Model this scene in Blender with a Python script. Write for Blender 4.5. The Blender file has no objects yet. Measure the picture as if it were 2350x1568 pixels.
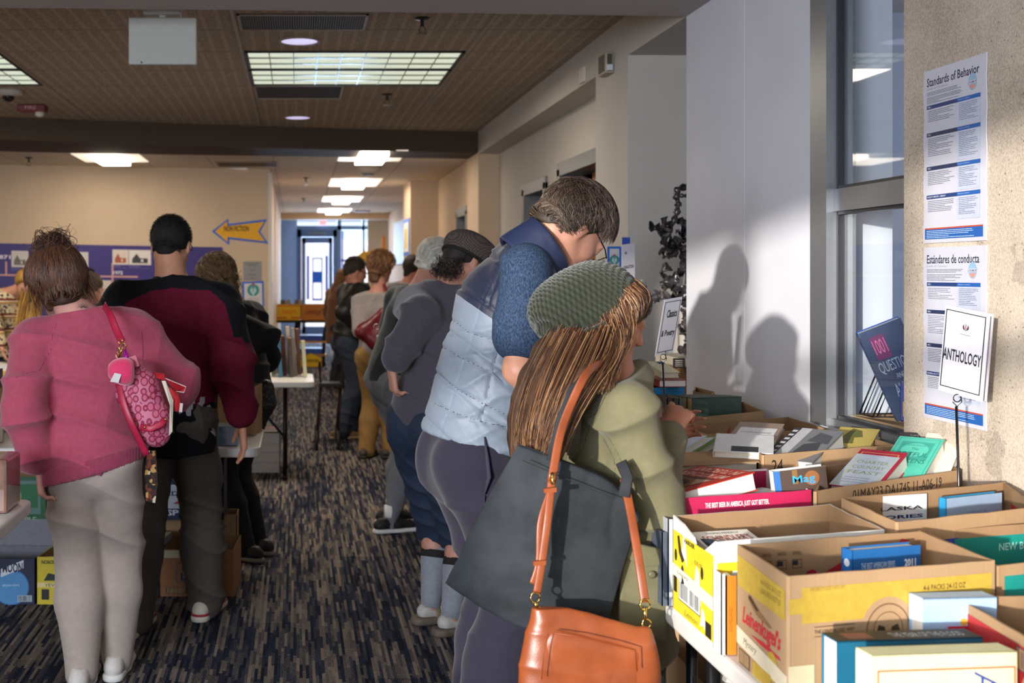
import bpy, bmesh, math, random
import numpy as np
from mathutils import Vector, Matrix
random.seed(7); np.random.seed(7)
S = bpy.context.scene; C = S.collection
# ---------------------------------------------------------------- camera
F = 2770.0; VX, VY, EYE = 680.0, 630.0, 1.55
cam = bpy.data.cameras.new('camera'); camo = bpy.data.objects.new('camera', cam); C.objects.link(camo)
camo.location = (0, 0, EYE); camo.rotation_euler = (math.radians(90), 0, 0)
cam.sensor_width = 36; cam.lens = 36*F/2350; cam.shift_x = (1175-VX)/2350; cam.shift_y = -(784-VY)/2350
cam.clip_start = .05; cam.clip_end = 300
cam.dof.use_dof = True; cam.dof.focus_distance = 3.7; cam.dof.aperture_fstop = 4.5
S.camera = camo
# ---------------------------------------------------------------- colour
S.view_settings.view_transform = 'Standard'; S.view_settings.look = 'None'
S.view_settings.gamma = 1; S.view_settings.use_curve_mapping = False
S.view_settings.exposure = 0.0
# ---------------------------------------------------------------- world: cool winter daylight outside
w = bpy.data.worlds.new('world'); S.world = w; w.use_nodes = True
bg = w.node_tree.nodes['Background']; bg.inputs[0].default_value = (.62, .76, 1, 1); bg.inputs[1].default_value = 1.6
# ---------------------------------------------------------------- low sun through the unseen, shaped opening behind the camera
sl = bpy.data.lights.new('sun', 'SUN'); so = bpy.data.objects.new('sun', sl); C.objects.link(so)
sl.energy = 6.5; sl.color = (1, .93, .84); sl.angle = math.radians(1.1)
so.rotation_euler = Vector((.553, .833, -.095)).to_track_quat('-Z', 'Y').to_euler()
def area(name, loc, tgt, sx, sy, e, col):
    l = bpy.data.lights.new(name, 'AREA'); l.shape = 'RECTANGLE'; l.size = sx; l.size_y = sy; l.energy = e; l.color = col
    o = bpy.data.objects.new(name, l); C.objects.link(o); o.location = loc
    o.rotation_euler = (Vector(tgt)-Vector(loc)).to_track_quat('-Z', 'Y').to_euler(); return o
# daylight entering by the unseen opening behind the camera and the far vestibule
area('window_daylight', (-2.9, -2.9, 1.9), (1.2, 5, 1.2), 3.4, 1.9, 540, (.82, .89, 1))
area('vestibule_daylight', (.7, 29.6, 1.8), (.6, 22, 1.2), 2.2, 2.4, 750, (.5, .7, 1))
# warm white lamps of the ceiling fixtures; last entries are added fill, no fixture
for x, y, e in ((.39, 8.85, 75), (-2.75, 8.85, 75), (-2.06, 13.4, 26), (.82, 13.2, 20), (.82, 17, 34), (.8, 20.7, 34), (.78, 24.4, 30), (-3.4, 9.9, 40), (-4.4, 7.0, 55), (-.6, 2.2, 34)):
    area('ceiling_lamp_and_fill', (x, y, 2.98 if 6 < y < 12 else 2.80), (x, y, 0), 1.2, .9, e*.66, (1, .87, .72) if y > 3 else (1, .93, .86))
# ---------------------------------------------------------------- helpers
def P(px, py, d): return Vector(((px-VX)*d/F, d, EYE-(py-VY)*d/F))
def PZ(px, py, z): return P(px, py, F*(EYE-z)/(py-VY))
def lin(h):
    h = h.lstrip('#'); v = [int(h[i:i+2], 16)/255 for i in (0, 2, 4)]
    return tuple((x/12.92 if x <= .04045 else ((x+.055)/1.055)**2.4) for x in v)+(1,)
class N:
    """small node helper"""
    def __init__(s, name):
        s.m = bpy.data.materials.new(name); s.m.use_nodes = True; s.t = s.m.node_tree; s.b = s.t.nodes['Principled BSDF']; s.out = s.t.nodes['Material Output']
    def n(s, typ, ins=None, **kw):
        x = s.t.nodes.new(typ)
        for k, v in kw.items(): setattr(x, k, v)
        for k, v in (ins or {}).items(): s.put(x.inputs[k], v)
        return x
    def put(s, sock, v):
        if isinstance(v, bpy.types.NodeSocket): s.t.links.new(v, sock)
        else: sock.default_value = v
    def math(s, op, a, b=0.0, c=0.0):
        x = s.n('ShaderNodeMath', operation=op); s.put(x.inputs[0], a); s.put(x.inputs[1], b); s.put(x.inputs[2], c); return x.outputs[0]
    def mix(s, f, a, b):
        x = s.n('ShaderNodeMix', data_type='RGBA'); s.put(x.inputs[0], f); s.put(x.inputs[6], a); s.put(x.inputs[7], b); return x.outputs[2]
    def obj(s): return s.n('ShaderNodeTexCoord').outputs['Object']
    def sep(s, v): return s.n('ShaderNodeSeparateXYZ', {0: v}).outputs
    def noise(s, sc, det=3.0, v=None, rough=.55):
        x = s.n('ShaderNodeTexNoise'); x.inputs['Scale'].default_value = sc; x.inputs['Detail'].default_value = det; x.inputs['Roughness'].default_value = rough
        s.put(x.inputs['Vector'], v if v is not None else s.obj()); return x.outputs[0]
    def scale(s, v, sc): return s.n('ShaderNodeMapping', {0: v, 3: sc}).outputs[0]
    def ramp(s, f, stops, interp='LINEAR'):
        x = s.n('ShaderNodeValToRGB'); r = x.color_ramp; r.interpolation = interp
        while len(r.elements) < len(stops): r.elements.new(.5)
        for e, (p, c) in zip(r.elements, stops): e.position = p; e.color = c
        s.put(x.inputs[0], f); return x.outputs[0]
    def bump(s, h, st=.3, dist=.002):
        x = s.n('ShaderNodeBump', {'Height': h}); x.inputs['Strength'].default_value = st; x.inputs['Distance'].default_value = dist
        s.put(s.b.inputs['Normal'], x.outputs[0]); return x
    def col(s, v): s.put(s.b.inputs['Base Color'], v)
    def rough(s, v): s.put(s.b.inputs['Roughness'], v)
    def spec(s, v): s.b.inputs['Specular IOR Level'].default_value = v
_mc = {}
def M(col, rough=.6, var=.12, sc=40, bump=0.0, bsc=200, metal=0, spec=.4, stretch=None, coat=0, sheen=0):
    key = (col, rough, var, sc, bump, bsc, metal, spec, stretch, coat, sheen)
    if key in _mc: return _mc[key]
    n = N('m_'+col.strip('#')); c = lin(col)
    v = n.obj()
    if stretch: v = n.scale(v, stretch)
    if var:
        a = tuple(x*(1-var) for x in c[:3])+(1,); b = tuple(min(1, x*(1+var)) for x in c[:3])+(1,)
        n.col(n.ramp(n.noise(sc, 3, v), [(.3, a), (.7, b)]))
    else: n.col(c)
    n.rough(rough); n.spec(spec); n.b.inputs['Metallic'].default_value = metal
    n.b.inputs['Coat Weight'].default_value = coat
    if sheen: n.b.inputs['Sheen Weight'].default_value = sheen; n.b.inputs['Sheen Roughness'].default_value = .5
    if bump: n.bump(n.noise(bsc, 2, v), bump, .002)
    _mc[key] = n.m; return n.m
def EM(col, st):
    k = ('em', col, st)
    if k in _mc: return _mc[k]
    n = N('light_'+col.strip('#')); n.b.inputs['Emission Color'].default_value = lin(col); n.b.inputs['Emission Strength'].default_value = st
    n.col((.8, .8, .8, 1)); _mc[k] = n.m; return n.m

class MB:
    def __init__(s): s.v = []; s.f = []; s.m = []
    def add(s, vs, fs, mi=0):
        o = len(s.v); s.v += [tuple(v) for v in vs]; s.f += [tuple(i+o for i in f) for f in fs]; s.m += [mi]*len(fs)
    def box(s, lo, hi, mi=0):
        x0, y0, z0 = lo; x1, y1, z1 = hi
        s.add([(x0, y0, z0), (x1, y0, z0), (x1, y1, z0), (x0, y1, z0), (x0, y0, z1), (x1, y0, z1), (x1, y1, z1), (x0, y1, z1)],
              [(0, 3, 2, 1), (4, 5, 6, 7), (0, 1, 5, 4), (1, 2, 6, 5), (2, 3, 7, 6), (3, 0, 4, 7)], mi)
    def obox(s, c, ax, half, mi=0):
        c = Vector(c); ax = [Vector(a).normalized() for a in ax]; vs = []
        for k in (-1, 1):
            for i, j in ((-1, -1), (1, -1), (1, 1), (-1, 1)): vs.append(c+ax[0]*i*half[0]+ax[1]*j*half[1]+ax[2]*k*half[2])
        s.add(vs, [(0, 3, 2, 1), (4, 5, 6, 7), (0, 1, 5, 4), (1, 2, 6, 5), (2, 3, 7, 6), (3, 0, 4, 7)], mi)
    def prism(s, poly, off, mi=0):
        n = len(poly); off = Vector(off); a = [Vector(p) for p in poly]; b = [p+off for p in a]
        s.add(a+b, [tuple(range(n))[::-1], tuple(range(n, 2*n))]+[(i, (i+1) % n, n+(i+1) % n, n+i) for i in range(n)], mi)
    def tube(s, pts, r, n=8, mi=0, flat=None):
        pts = [Vector(p) for p in pts]; rr = r if hasattr(r, '__len__') else [r]*len(pts)
        up = Vector((0, 0, 1)); vs = []
        for i, p in enumerate(pts):
            t = (pts[min(i+1, len(pts)-1)]-pts[max(i-1, 0)]).normalized()
            if flat is not None: a = Vector(flat).normalized(); b = t.cross(a).normalized(); ra, rb = rr[i]*.22, rr[i]
            else:
                a = t.cross(up if abs(t.z) < .95 else Vector((1, 0, 0))).normalized(); b = t.cross(a); ra = rb = rr[i]
            for k in range(n):
                th = 2*math.pi*k/n; vs.append(p+a*math.cos(th)*ra+b*math.sin(th)*rb)
        fs = [(i*n+k, i*n+(k+1) % n, (i+1)*n+(k+1) % n, (i+1)*n+k) for i in range(len(pts)-1) for k in range(n)]
        fs += [tuple(range(n))[::-1], tuple((len(pts)-1)*n+k for k in range(n))]
        s.add(vs, fs, mi)
    def lathe(s, c, prof, n=24, ax=(0, 0, 1), mi=0):
        c = Vector(c); ax = Vector(ax).normalized(); a = ax.cross(Vector((0, 1, 0)) if abs(ax.y) < .9 else Vector((1, 0, 0))).normalized(); b = ax.cross(a)
        vs = [c+ax*h+(a*math.cos(2*math.pi*k/n)+b*math.sin(2*math.pi*k/n))*r for r, h in prof for k in range(n)]
        m = len(prof)
        fs = [(i*n+k, i*n+(k+1) % n, (i+1)*n+(k+1) % n, (i+1)*n+k) for i in range(m-1) for k in range(n)]
        fs += [tuple(range(n))[::-1], tuple((m-1)*n+k for k in range(n))]
        s.add(vs, fs, mi)
    def build(s, name, mats, parent=None, smooth=False, bevel=0, fix=True):
        me = bpy.data.meshes.new(name); me.from_pydata(s.v, [], s.f)
        mats = mats if isinstance(mats, (list, tuple)) else [mats]
        for m in mats: me.materials.append(m)
        if len(mats) > 1: me.polygons.foreach_set('material_index', s.m)
        if fix:
            bm = bmesh.new(); bm.from_mesh(me); bmesh.ops.recalc_face_normals(bm, faces=bm.faces); bm.to_mesh(me); bm.free()
        if smooth: me.polygons.foreach_set('use_smooth', [True]*len(me.polygons))
        o = bpy.data.objects.new(name, me); C.objects.link(o)
        if parent is not None: adopt(o, parent)
        if bevel:
            b = o.modifiers.new('bevel', 'BEVEL'); b.width = bevel; b.segments = 2; b.limit_method = 'ANGLE'
        return o
def adopt(o, p):
    o.parent = p
    mw = Matrix.Translation(p['_w']) if '_w' in p else Matrix.Identity(4)
    o.matrix_parent_inverse = mw.inverted()
def tag(o, label, cat, group=None, kind=None):
    if label: o['label'] = label
    if cat: o['category'] = cat
    if group: o['group'] = group
    if kind: o['kind'] = kind
    return o
def thing(name, label, cat, loc=(0, 0, 0), group=None):
    o = bpy.data.objects.new(name, None); C.objects.link(o); o.location = loc; o.empty_display_size = .05
    o['_w'] = tuple(float(x) for x in loc); return tag(o, label, cat, group)
def struct(mb, name, mat, **k):
    o = mb.build(name, mat, **k); o['kind'] = 'structure'; return o

def text_mesh(s, size, bold=0.0, sx=1.0, shear=0.0, align='LEFT'):
    cu = bpy.data.curves.new('t', 'FONT'); cu.body = s; cu.size = size; cu.offset = bold*size; cu.shear = shear
    cu.align_x = align; cu.resolution_u = 2
    ob = bpy.data.objects.new('t', cu); me = bpy.data.meshes.new_from_object(ob)
    vs = [(v.co.x*sx, v.co.y) for v in me.vertices]; fs = [tuple(p.vertices) for p in me.polygons]
    bpy.data.objects.remove(ob); bpy.data.meshes.remove(me); bpy.data.curves.remove(cu); return vs, fs
class Face:
    """a flat side of a thing: print on it in metres from its lower left corner"""
    def __init__(s, o, u, v, eps=.0008, bend=None):
        s.o = Vector(o); s.u = Vector(u).normalized(); s.v = Vector(v).normalized(); s.n = s.u.cross(s.v).normalized(); s.e = eps
        s.mb = MB(); s.mats = []; s.k = 0; s.W = Vector(u).length; s.H = Vector(v).length
    def mi(s, col):
        m = M(col, .55, .05) if isinstance(col, str) else col
        if m not in s.mats: s.mats.append(m)
        return s.mats.index(m)
    def pt(s, u, v, e): return s.o+s.u*u+s.v*v+s.n*e
    def poly(s, pts, col, up=True):
        if up: s.k += 1
        e = s.e+s.k*.00003
        s.mb.add([s.pt(u, v, e) for u, v in pts], [tuple(range(len(pts)))], s.mi(col))
    def rect(s, u0, v0, u1, v1, col, up=True): s.poly([(u0, v0), (u1, v0), (u1, v1), (u0, v1)], col, up)
    def frame(s, u0, v0, u1, v1, t, col):
        s.rect(u0, v0, u1, v0+t, col); s.rect(u0, v1-t, u1, v1, col); s.rect(u0, v0, u0+t, v1, col); s.rect(u1-t, v0, u1, v1, col)
    def disc(s, u, v, r, col, n=24, ry=None):
        ry = ry or r; s.poly([(u+r*math.cos(2*math.pi*k/n), v+ry*math.sin(2*math.pi*k/n)) for k in range(n)], col)
    def text(s, t, u, v, size, col, rot=0, **kw):
        s.k += 1; e = s.e+s.k*.00003; vs, fs = text_mesh(t, size, **kw); c, sn = math.cos(rot), math.sin(rot)
        s.mb.add([s.pt(u+x*c-y*sn, v+x*sn+y*c, e) for x, y in vs], fs, s.mi(col))
    def fit(s, t, u0, v0, u1, v1, col, rot=0, **kw):
        """text stretched into a box"""
        s.k += 1; e = s.e+s.k*.00003; vs, fs = text_mesh(t, 1, **kw)
        xs = [a for a, b in vs]; ys = [b for a, b in vs]; x0, x1, y0, y1 = min(xs), max(xs), min(ys), max(ys)
        if rot == 90: q = [(u0+(u1-u0)*(1-(b-y0)/(y1-y0)), v0+(v1-v0)*(a-x0)/(x1-x0)) for a, b in vs]
        elif rot == 270: q = [(u0+(u1-u0)*(b-y0)/(y1-y0), v1-(v1-v0)*(a-x0)/(x1-x0)) for a, b in vs]
        elif rot == 180: q = [(u1-(u1-u0)*(a-x0)/(x1-x0), v1-(v1-v0)*(b-y0)/(y1-y0)) for a, b in vs]
        else: q = [(u0+(u1-u0)*(a-x0)/(x1-x0), v0+(v1-v0)*(b-y0)/(y1-y0)) for a, b in vs]
        s.mb.add([s.pt(a, b, e) for a, b in q], fs, s.mi(col))
    def lines(s, u0, v1, u1, n, pitch, t, col, rng=None):
        s.k += 1
        for i in range(n):
            e = u1-(u1-u0)*random.uniform(0, .25) if i % 4 != 3 else u0+(u1-u0)*random.uniform(.3, .7)
            u = u0
            while u < e:
                wd = random.uniform(.006, .022); s.rect(u, v1-i*pitch-t, min(u+wd, e), v1-i*pitch, col, False); u += wd+t*.9
    def barcode(s, u0, v0, u1, v1, col='#151515'):
        u = u0; s.k += 1
        while u < u1-.001:
            wd = random.choice((.0008, .0012, .002, .003)); s.rect(u, v0, min(u+wd, u1), v1, col, False); u += wd+random.choice((.001, .0015, .0025))
    def build(s, name, parent):
        return s.mb.build(name, s.mats, parent, fix=False) if s.mb.f else None
# ---------------------------------------------------------------- distance-field modelling (bodies, clothes, soft things)
def V3(p): return np.array([float(x) for x in p], dtype=np.float64)
def nrm(v): v = V3(v); return v/max(1e-9, np.linalg.norm(v))
class Field:
    def __init__(s, lo, hi, h):
        s.h = h; s.lo = V3(lo); n = np.ceil((V3(hi)-s.lo)/h).astype(int)+1; s.n = n
        s.ax = [(s.lo[i]+h*np.arange(n[i])).astype(np.float32) for i in range(3)]
        s.f = np.full(tuple(n), .5, dtype=np.float32)
    def _sl(s, lo, hi):
        a = np.maximum(np.floor((lo-s.lo)/s.h).astype(int), 0); b = np.minimum(np.ceil((hi-s.lo)/s.h).astype(int)+1, s.n)
        if np.any(b <= a): return None
        sl = tuple(slice(int(a[i]), int(b[i])) for i in range(3))
        g = [s.ax[0][sl[0]][:, None, None], s.ax[1][sl[1]][None, :, None], s.ax[2][sl[2]][None, None, :]]
        return sl, g
    def _mix(s, sl, d, k, sub):
        f = s.f[sl]
        if sub:
            d = -d; h = np.clip(.5+.5*(d-f)/k, 0, 1); s.f[sl] = f+(d-f)*h+k*h*(1-h)
        else:
            h = np.clip(.5+.5*(f-d)/k, 0, 1); s.f[sl] = f+(d-f)*h-k*h*(1-h)
    def rc(s, a, b, ra, rb=None, k=.02, flat=None, sub=False):
        a, b = V3(a), V3(b); rb = ra if rb is None else rb; m = max(ra, rb)+k+2*s.h
        q = s._sl(np.minimum(a, b)-m, np.maximum(a, b)+m)
        if q is None: return s
        sl, g = q; ba = b-a; w = [g[i]-np.float32(a[i]) for i in range(3)]
        if flat is not None:
            n, fs = nrm(flat[0]), flat[1]-1; dn = w[0]*n[0]+w[1]*n[1]+w[2]*n[2]
            w = [w[i]+dn*np.float32(n[i]*fs) for i in range(3)]; ba = ba+n*np.dot(ba, n)*fs
        L = max(1e-9, float(ba@ba)); t = np.clip((w[0]*ba[0]+w[1]*ba[1]+w[2]*ba[2])/L, 0, 1).astype(np.float32)
        d = np.sqrt(sum((w[i]-t*np.float32(ba[i]))**2 for i in range(3)))-(ra+(rb-ra)*t)
        s._mix(sl, d.astype(np.float32), k, sub); return s
    def ell(s, c, r, R=None, k=.02, sub=False):
        c = V3(c); r = V3(r); m = max(r)+k+2*s.h; q = s._sl(c-m, c+m)
        if q is None: return s
        sl, g = q; w = [g[i]-np.float32(c[i]) for i in range(3)]
        if R is not None: R = np.array(R, dtype=np.float32); w = [w[0]*R[0, i]+w[1]*R[1, i]+w[2]*R[2, i] for i in range(3)]
        k0 = np.sqrt(sum((w[i]/r[i])**2 for i in range(3)))+1e-6; k1 = np.sqrt(sum((w[i]/r[i]**2)**2 for i in range(3)))+1e-6
        s._mix(sl, (k0*(k0-1)/k1).astype(np.float32), k, sub); return s
    def cut(s, p, n, k=.006):
        p = V3(p); n = nrm(n); d = (s.ax[0][:, None, None]-p[0])*n[0]+(s.ax[1][None, :, None]-p[1])*n[1]+(s.ax[2][None, None, :]-p[2])*n[2]
        h = np.clip(.5+.5*(d-s.f)/k, 0, 1); s.f = (s.f+(d-s.f)*h+k*h*(1-h)).astype(np.float32); return s
    def mesh(s):
        f = s.f.copy(); f[0] = f[-1] = .5; f[:, 0] = f[:, -1] = .5; f[:, :, 0] = f[:, :, -1] = .5
        ins = f < 0; nx, ny, nz = f.shape
        c = np.zeros((nx-1, ny-1, nz-1), np.int8)
        for i in (0, 1):
            for j in (0, 1):
                for k in (0, 1): c += ins[i:nx-1+i, j:ny-1+j, k:nz-1+k]
        act = (c > 0) & (c < 8); idx = np.argwhere(act); nv = len(idx)
        if nv == 0: return np.zeros((0, 3)), np.zeros((0, 4), int)
        num = -np.ones(act.shape, np.int64); num[tuple(idx.T)] = np.arange(nv)
        acc = np.zeros((nv, 3)); cnt = np.zeros(nv)
        I, J, K = idx.T
        for ax in range(3):
            o = [a for a in range(3) if a != ax]
            for u in (0, 1):
                for v in (0, 1):
                    d0 = [0, 0, 0]; d0[o[0]] = u; d0[o[1]] = v; d1 = list(d0); d1[ax] = 1
                    a = f[I+d0[0], J+d0[1], K+d0[2]]; b = f[I+d1[0], J+d1[1], K+d1[2]]; m = (a < 0) != (b < 0)
                    t = np.where(m, a/np.where(m, a-b, 1), 0); p = np.zeros((nv, 3)); p[:, o[0]] = u; p[:, o[1]] = v; p[:, ax] = t
                    acc[m] += p[m]; cnt[m] += 1
        V = s.lo+(idx+acc/cnt[:, None])*s.h; Q = []
        for ax in range(3):
            o1, o2 = (ax+1) % 3, (ax+2) % 3
            a = [slice(1, -1)]*3; a[ax] = slice(0, -1); b = [slice(1, -1)]*3; b[ax] = slice(1, None)
            A, B = ins[tuple(a)], ins[tuple(b)]
            for flip, m in ((False, A & ~B), (True, ~A & B)):
                e = np.argwhere(m)
                if not len(e): continue
                base = e.copy(); base[:, o1] += 1; base[:, o2] += 1
                def g(d1, d2):
                    q = base.copy(); q[:, o1] -= d1; q[:, o2] -= d2; return num[q[:, 0], q[:, 1], q[:, 2]]
                quad = np.stack([g(1, 1), g(0, 1), g(0, 0), g(1, 0)], 1)
                Q.append(quad[:, ::-1] if flip else quad)
        Q = np.concatenate(Q); Q = Q[(Q >= 0).all(1)]
        return V, Q
def smooth_verts(V, Q, it=2, lam=.5):
    a = np.concatenate([Q[:, 0], Q[:, 1], Q[:, 2], Q[:, 3]]); b = np.concatenate([Q[:, 1], Q[:, 2], Q[:, 3], Q[:, 0]])
    a, b = np.concatenate([a, b]), np.concatenate([b, a]); n = len(V); deg = np.bincount(a, minlength=n).clip(1)
    for _ in range(it):
        avg = np.stack([np.bincount(a, V[b, i], n) for i in range(3)], 1)/deg[:, None]; V = V+(avg-V)*lam
    return V
def normals(V, Q):
    fn = np.cross(V[Q[:, 2]]-V[Q[:, 0]], V[Q[:, 3]]-V[Q[:, 1]]); n = np.stack([sum(np.bincount(Q[:, j], fn[:, i], len(V)) for j in range(4)) for i in range(3)], 1)
    return n/np.maximum(np.linalg.norm(n, axis=1), 1e-12)[:, None]
def wob(V, sc, seed=0, n=5):
    r = np.random.RandomState(seed); out = np.zeros(len(V))
    for i in range(n):
        d = r.normal(size=3); d /= np.linalg.norm(d); out += np.sin(V@d*sc*r.uniform(.6, 1.6)+r.uniform(0, 6.3)+1.5*np.sin(V@r.normal(size=3)*sc*.4))
    return out/n
def folds(V, dirv, freq, seed=0):
    """soft ridges whose crests run across dirv"""
    w_ = wob(V, freq*.35, seed, 4); ph = V@nrm(dirv)*freq+w_*3.2
    m = np.clip(.5+1.2*wob(V, freq*.18, seed+9, 4), 0, 1)
    return (1-np.abs(np.sin(ph)))**2*2*m-.5*m
def np_obj(name, V, Q, mats, parent=None, attr=None, midx=None):
    me = bpy.data.meshes.new(name); nv, nf = len(V), len(Q); k = Q.shape[1]
    me.vertices.add(nv); me.vertices.foreach_set('co', V.astype(np.float32).ravel()); me.loops.add(nf*k); me.loops.foreach_set('vertex_index', Q.astype(np.int32).ravel())
    me.polygons.add(nf); me.polygons.foreach_set('loop_start', (np.arange(nf)*k).astype(np.int32)); me.polygons.foreach_set('loop_total', np.full(nf, k, np.int32))
    me.polygons.foreach_set('use_smooth', np.ones(nf, bool))
    for m in (mats if isinstance(mats, (list, tuple)) else [mats]): me.materials.append(m)
    if midx is not None: me.polygons.foreach_set('material_index', midx.astype(np.int32))
    me.update(calc_edges=True)
    for an, av in (attr or {}).items():
        at = me.attributes.new(an, 'FLOAT', 'POINT'); at.data.foreach_set('value', av.astype(np.float32))
    o = bpy.data.objects.new(name, me); C.objects.link(o)
    if parent is not None: adopt(o, parent)
    return o
def fobj(fd, name, mat, parent=None, it=2, disp=None, attr=None):
    V, Q = fd.mesh(); V = smooth_verts(V, Q, it)
    A = {k: fn(V) for k, fn in (attr or {}).items()}
    if disp is not None: V = V+normals(V, Q)*disp(V)[:, None]
    return np_obj(name, V, Q, mat, parent, A)
def ribbons(name, paths, r0, mat, parent=None, taper=.25, sides=3):
    """many fine strands, arrays (n, k, 3)"""
    A = np.asarray(paths, float); n, k, _ = A.shape; T = np.gradient(A, axis=1); T /= np.maximum(np.linalg.norm(T, axis=2), 1e-9)[..., None]
    ref = np.random.RandomState(3).normal(size=(n, 1, 3)); a = np.cross(T, ref); a /= np.maximum(np.linalg.norm(a, axis=2), 1e-9)[..., None]; b = np.cross(T, a)
    rr = (r0*(1-(1-taper)*np.linspace(0, 1, k)**2))[None, :, None]*np.random.RandomState(4).uniform(.7, 1.3, (n, 1, 1))
    V = np.stack([A+a*np.cos(2*np.pi*j/sides)*rr+b*np.sin(2*np.pi*j/sides)*rr for j in range(sides)], 2).reshape(-1, 3)
    base = (np.arange(n)[:, None, None]*k+np.arange(k-1)[None, :, None])*sides; j = np.arange(sides)[None, None, :]; j2 = (j+1) % sides
    Q = np.stack([base+j, base+j2, base+sides+j2, base+sides+j], -1).reshape(-1, 4)
    rnd = np.repeat(np.random.RandomState(5).uniform(0, 1, n), k*sides)
    return np_obj(name, V, Q, mat, parent, {'rnd': rnd})
def hair_mat(cols, rough=.42):
    n = N('hair'); a = n.n('ShaderNodeAttribute', attribute_name='rnd'); st = [(i/(max(1, len(cols)-1)), lin(c)) for i, c in enumerate(cols)]
    n.col(n.ramp(a.outputs['Fac'], st)); n.rough(rough); n.spec(.5); return n.m
def resample(g, k):
    g = np.array([[float(c) for c in p] for p in g]); t = np.linspace(0, len(g)-1, k); i = np.clip(t.astype(int), 0, len(g)-2); u = (t-i)[:, None]
    p0 = g[np.clip(i-1, 0, len(g)-1)]; p1 = g[i]; p2 = g[i+1]; p3 = g[np.clip(i+2, 0, len(g)-1)]
    return .5*(2*p1+(p2-p0)*u+(2*p0-5*p1+4*p2-p3)*u*u+(3*p1-p0-3*p2+p3)*u**3)
def locks(guides, n, k=14, jit=.012, wav=.004, wf=3, seed=0, shrink=.6):
    r = np.random.RandomState(seed); G = np.stack([resample(g, k) for g in guides]); m = len(G); out = []
    t = np.linspace(0, 1, k)[:, None]
    for _ in range(n):
        u = r.uniform(0, m-1); i = min(int(u), m-2); p = G[i]*(1-(u-i))+G[i+1]*(u-i)
        p = p+r.normal(size=3)*jit*(1-shrink*t)+wav*np.sin(t*6.28*wf*r.uniform(.6, 1.4)+r.uniform(0, 6.28, 3))*t
        L = r.uniform(.78, 1.0); s_ = np.linspace(0, (k-1)*L, k); j = np.clip(s_.astype(int), 0, k-2); q = (s_-j)[:, None]; out.append(p[j]*(1-q)+p[j+1]*q)
    return np.array(out)
# ---------------------------------------------------------------- people
SKIN = {}
def skin_mat(c='#c98f78'):
    if c not in SKIN:
        n = N('skin'); v = n.noise(22, 4); cc = lin(c); n.col(n.ramp(v, [(.3, tuple(x*.86 for x in cc[:3])+(1,)), (.7, tuple(min(1, x*1.1) for x in cc[:3])+(1,))]))
        n.rough(.5); n.spec(.35); n.b.inputs['Subsurface Weight'].default_value = .12; n.b.inputs['Subsurface Scale'].default_value = .01
        n.b.inputs['Subsurface Radius'].default_value = (1, .3, .2); n.bump(n.noise(260, 2), .12, .001); SKIN[c] = n.m
    return SKIN[c]
def ik(a, b, l1, l2, hint):
    a, b, hint = V3(a), V3(b), V3(hint); d = b-a; L = np.linalg.norm(d); mx = (l1+l2)*.998
    if L > mx: b = a+d/L*mx; d = b-a; L = mx
    u = d/L; x = (l1*l1-l2*l2+L*L)/(2*L); h = math.sqrt(max(0, l1*l1-x*x)); q = hint-u*(hint@u); q = q/max(1e-6, np.linalg.norm(q))
    return a+u*x+q*h, b
def rotm(ax, deg): return np.array(Matrix.Rotation(math.radians(deg), 3, Vector(ax)))
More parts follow.
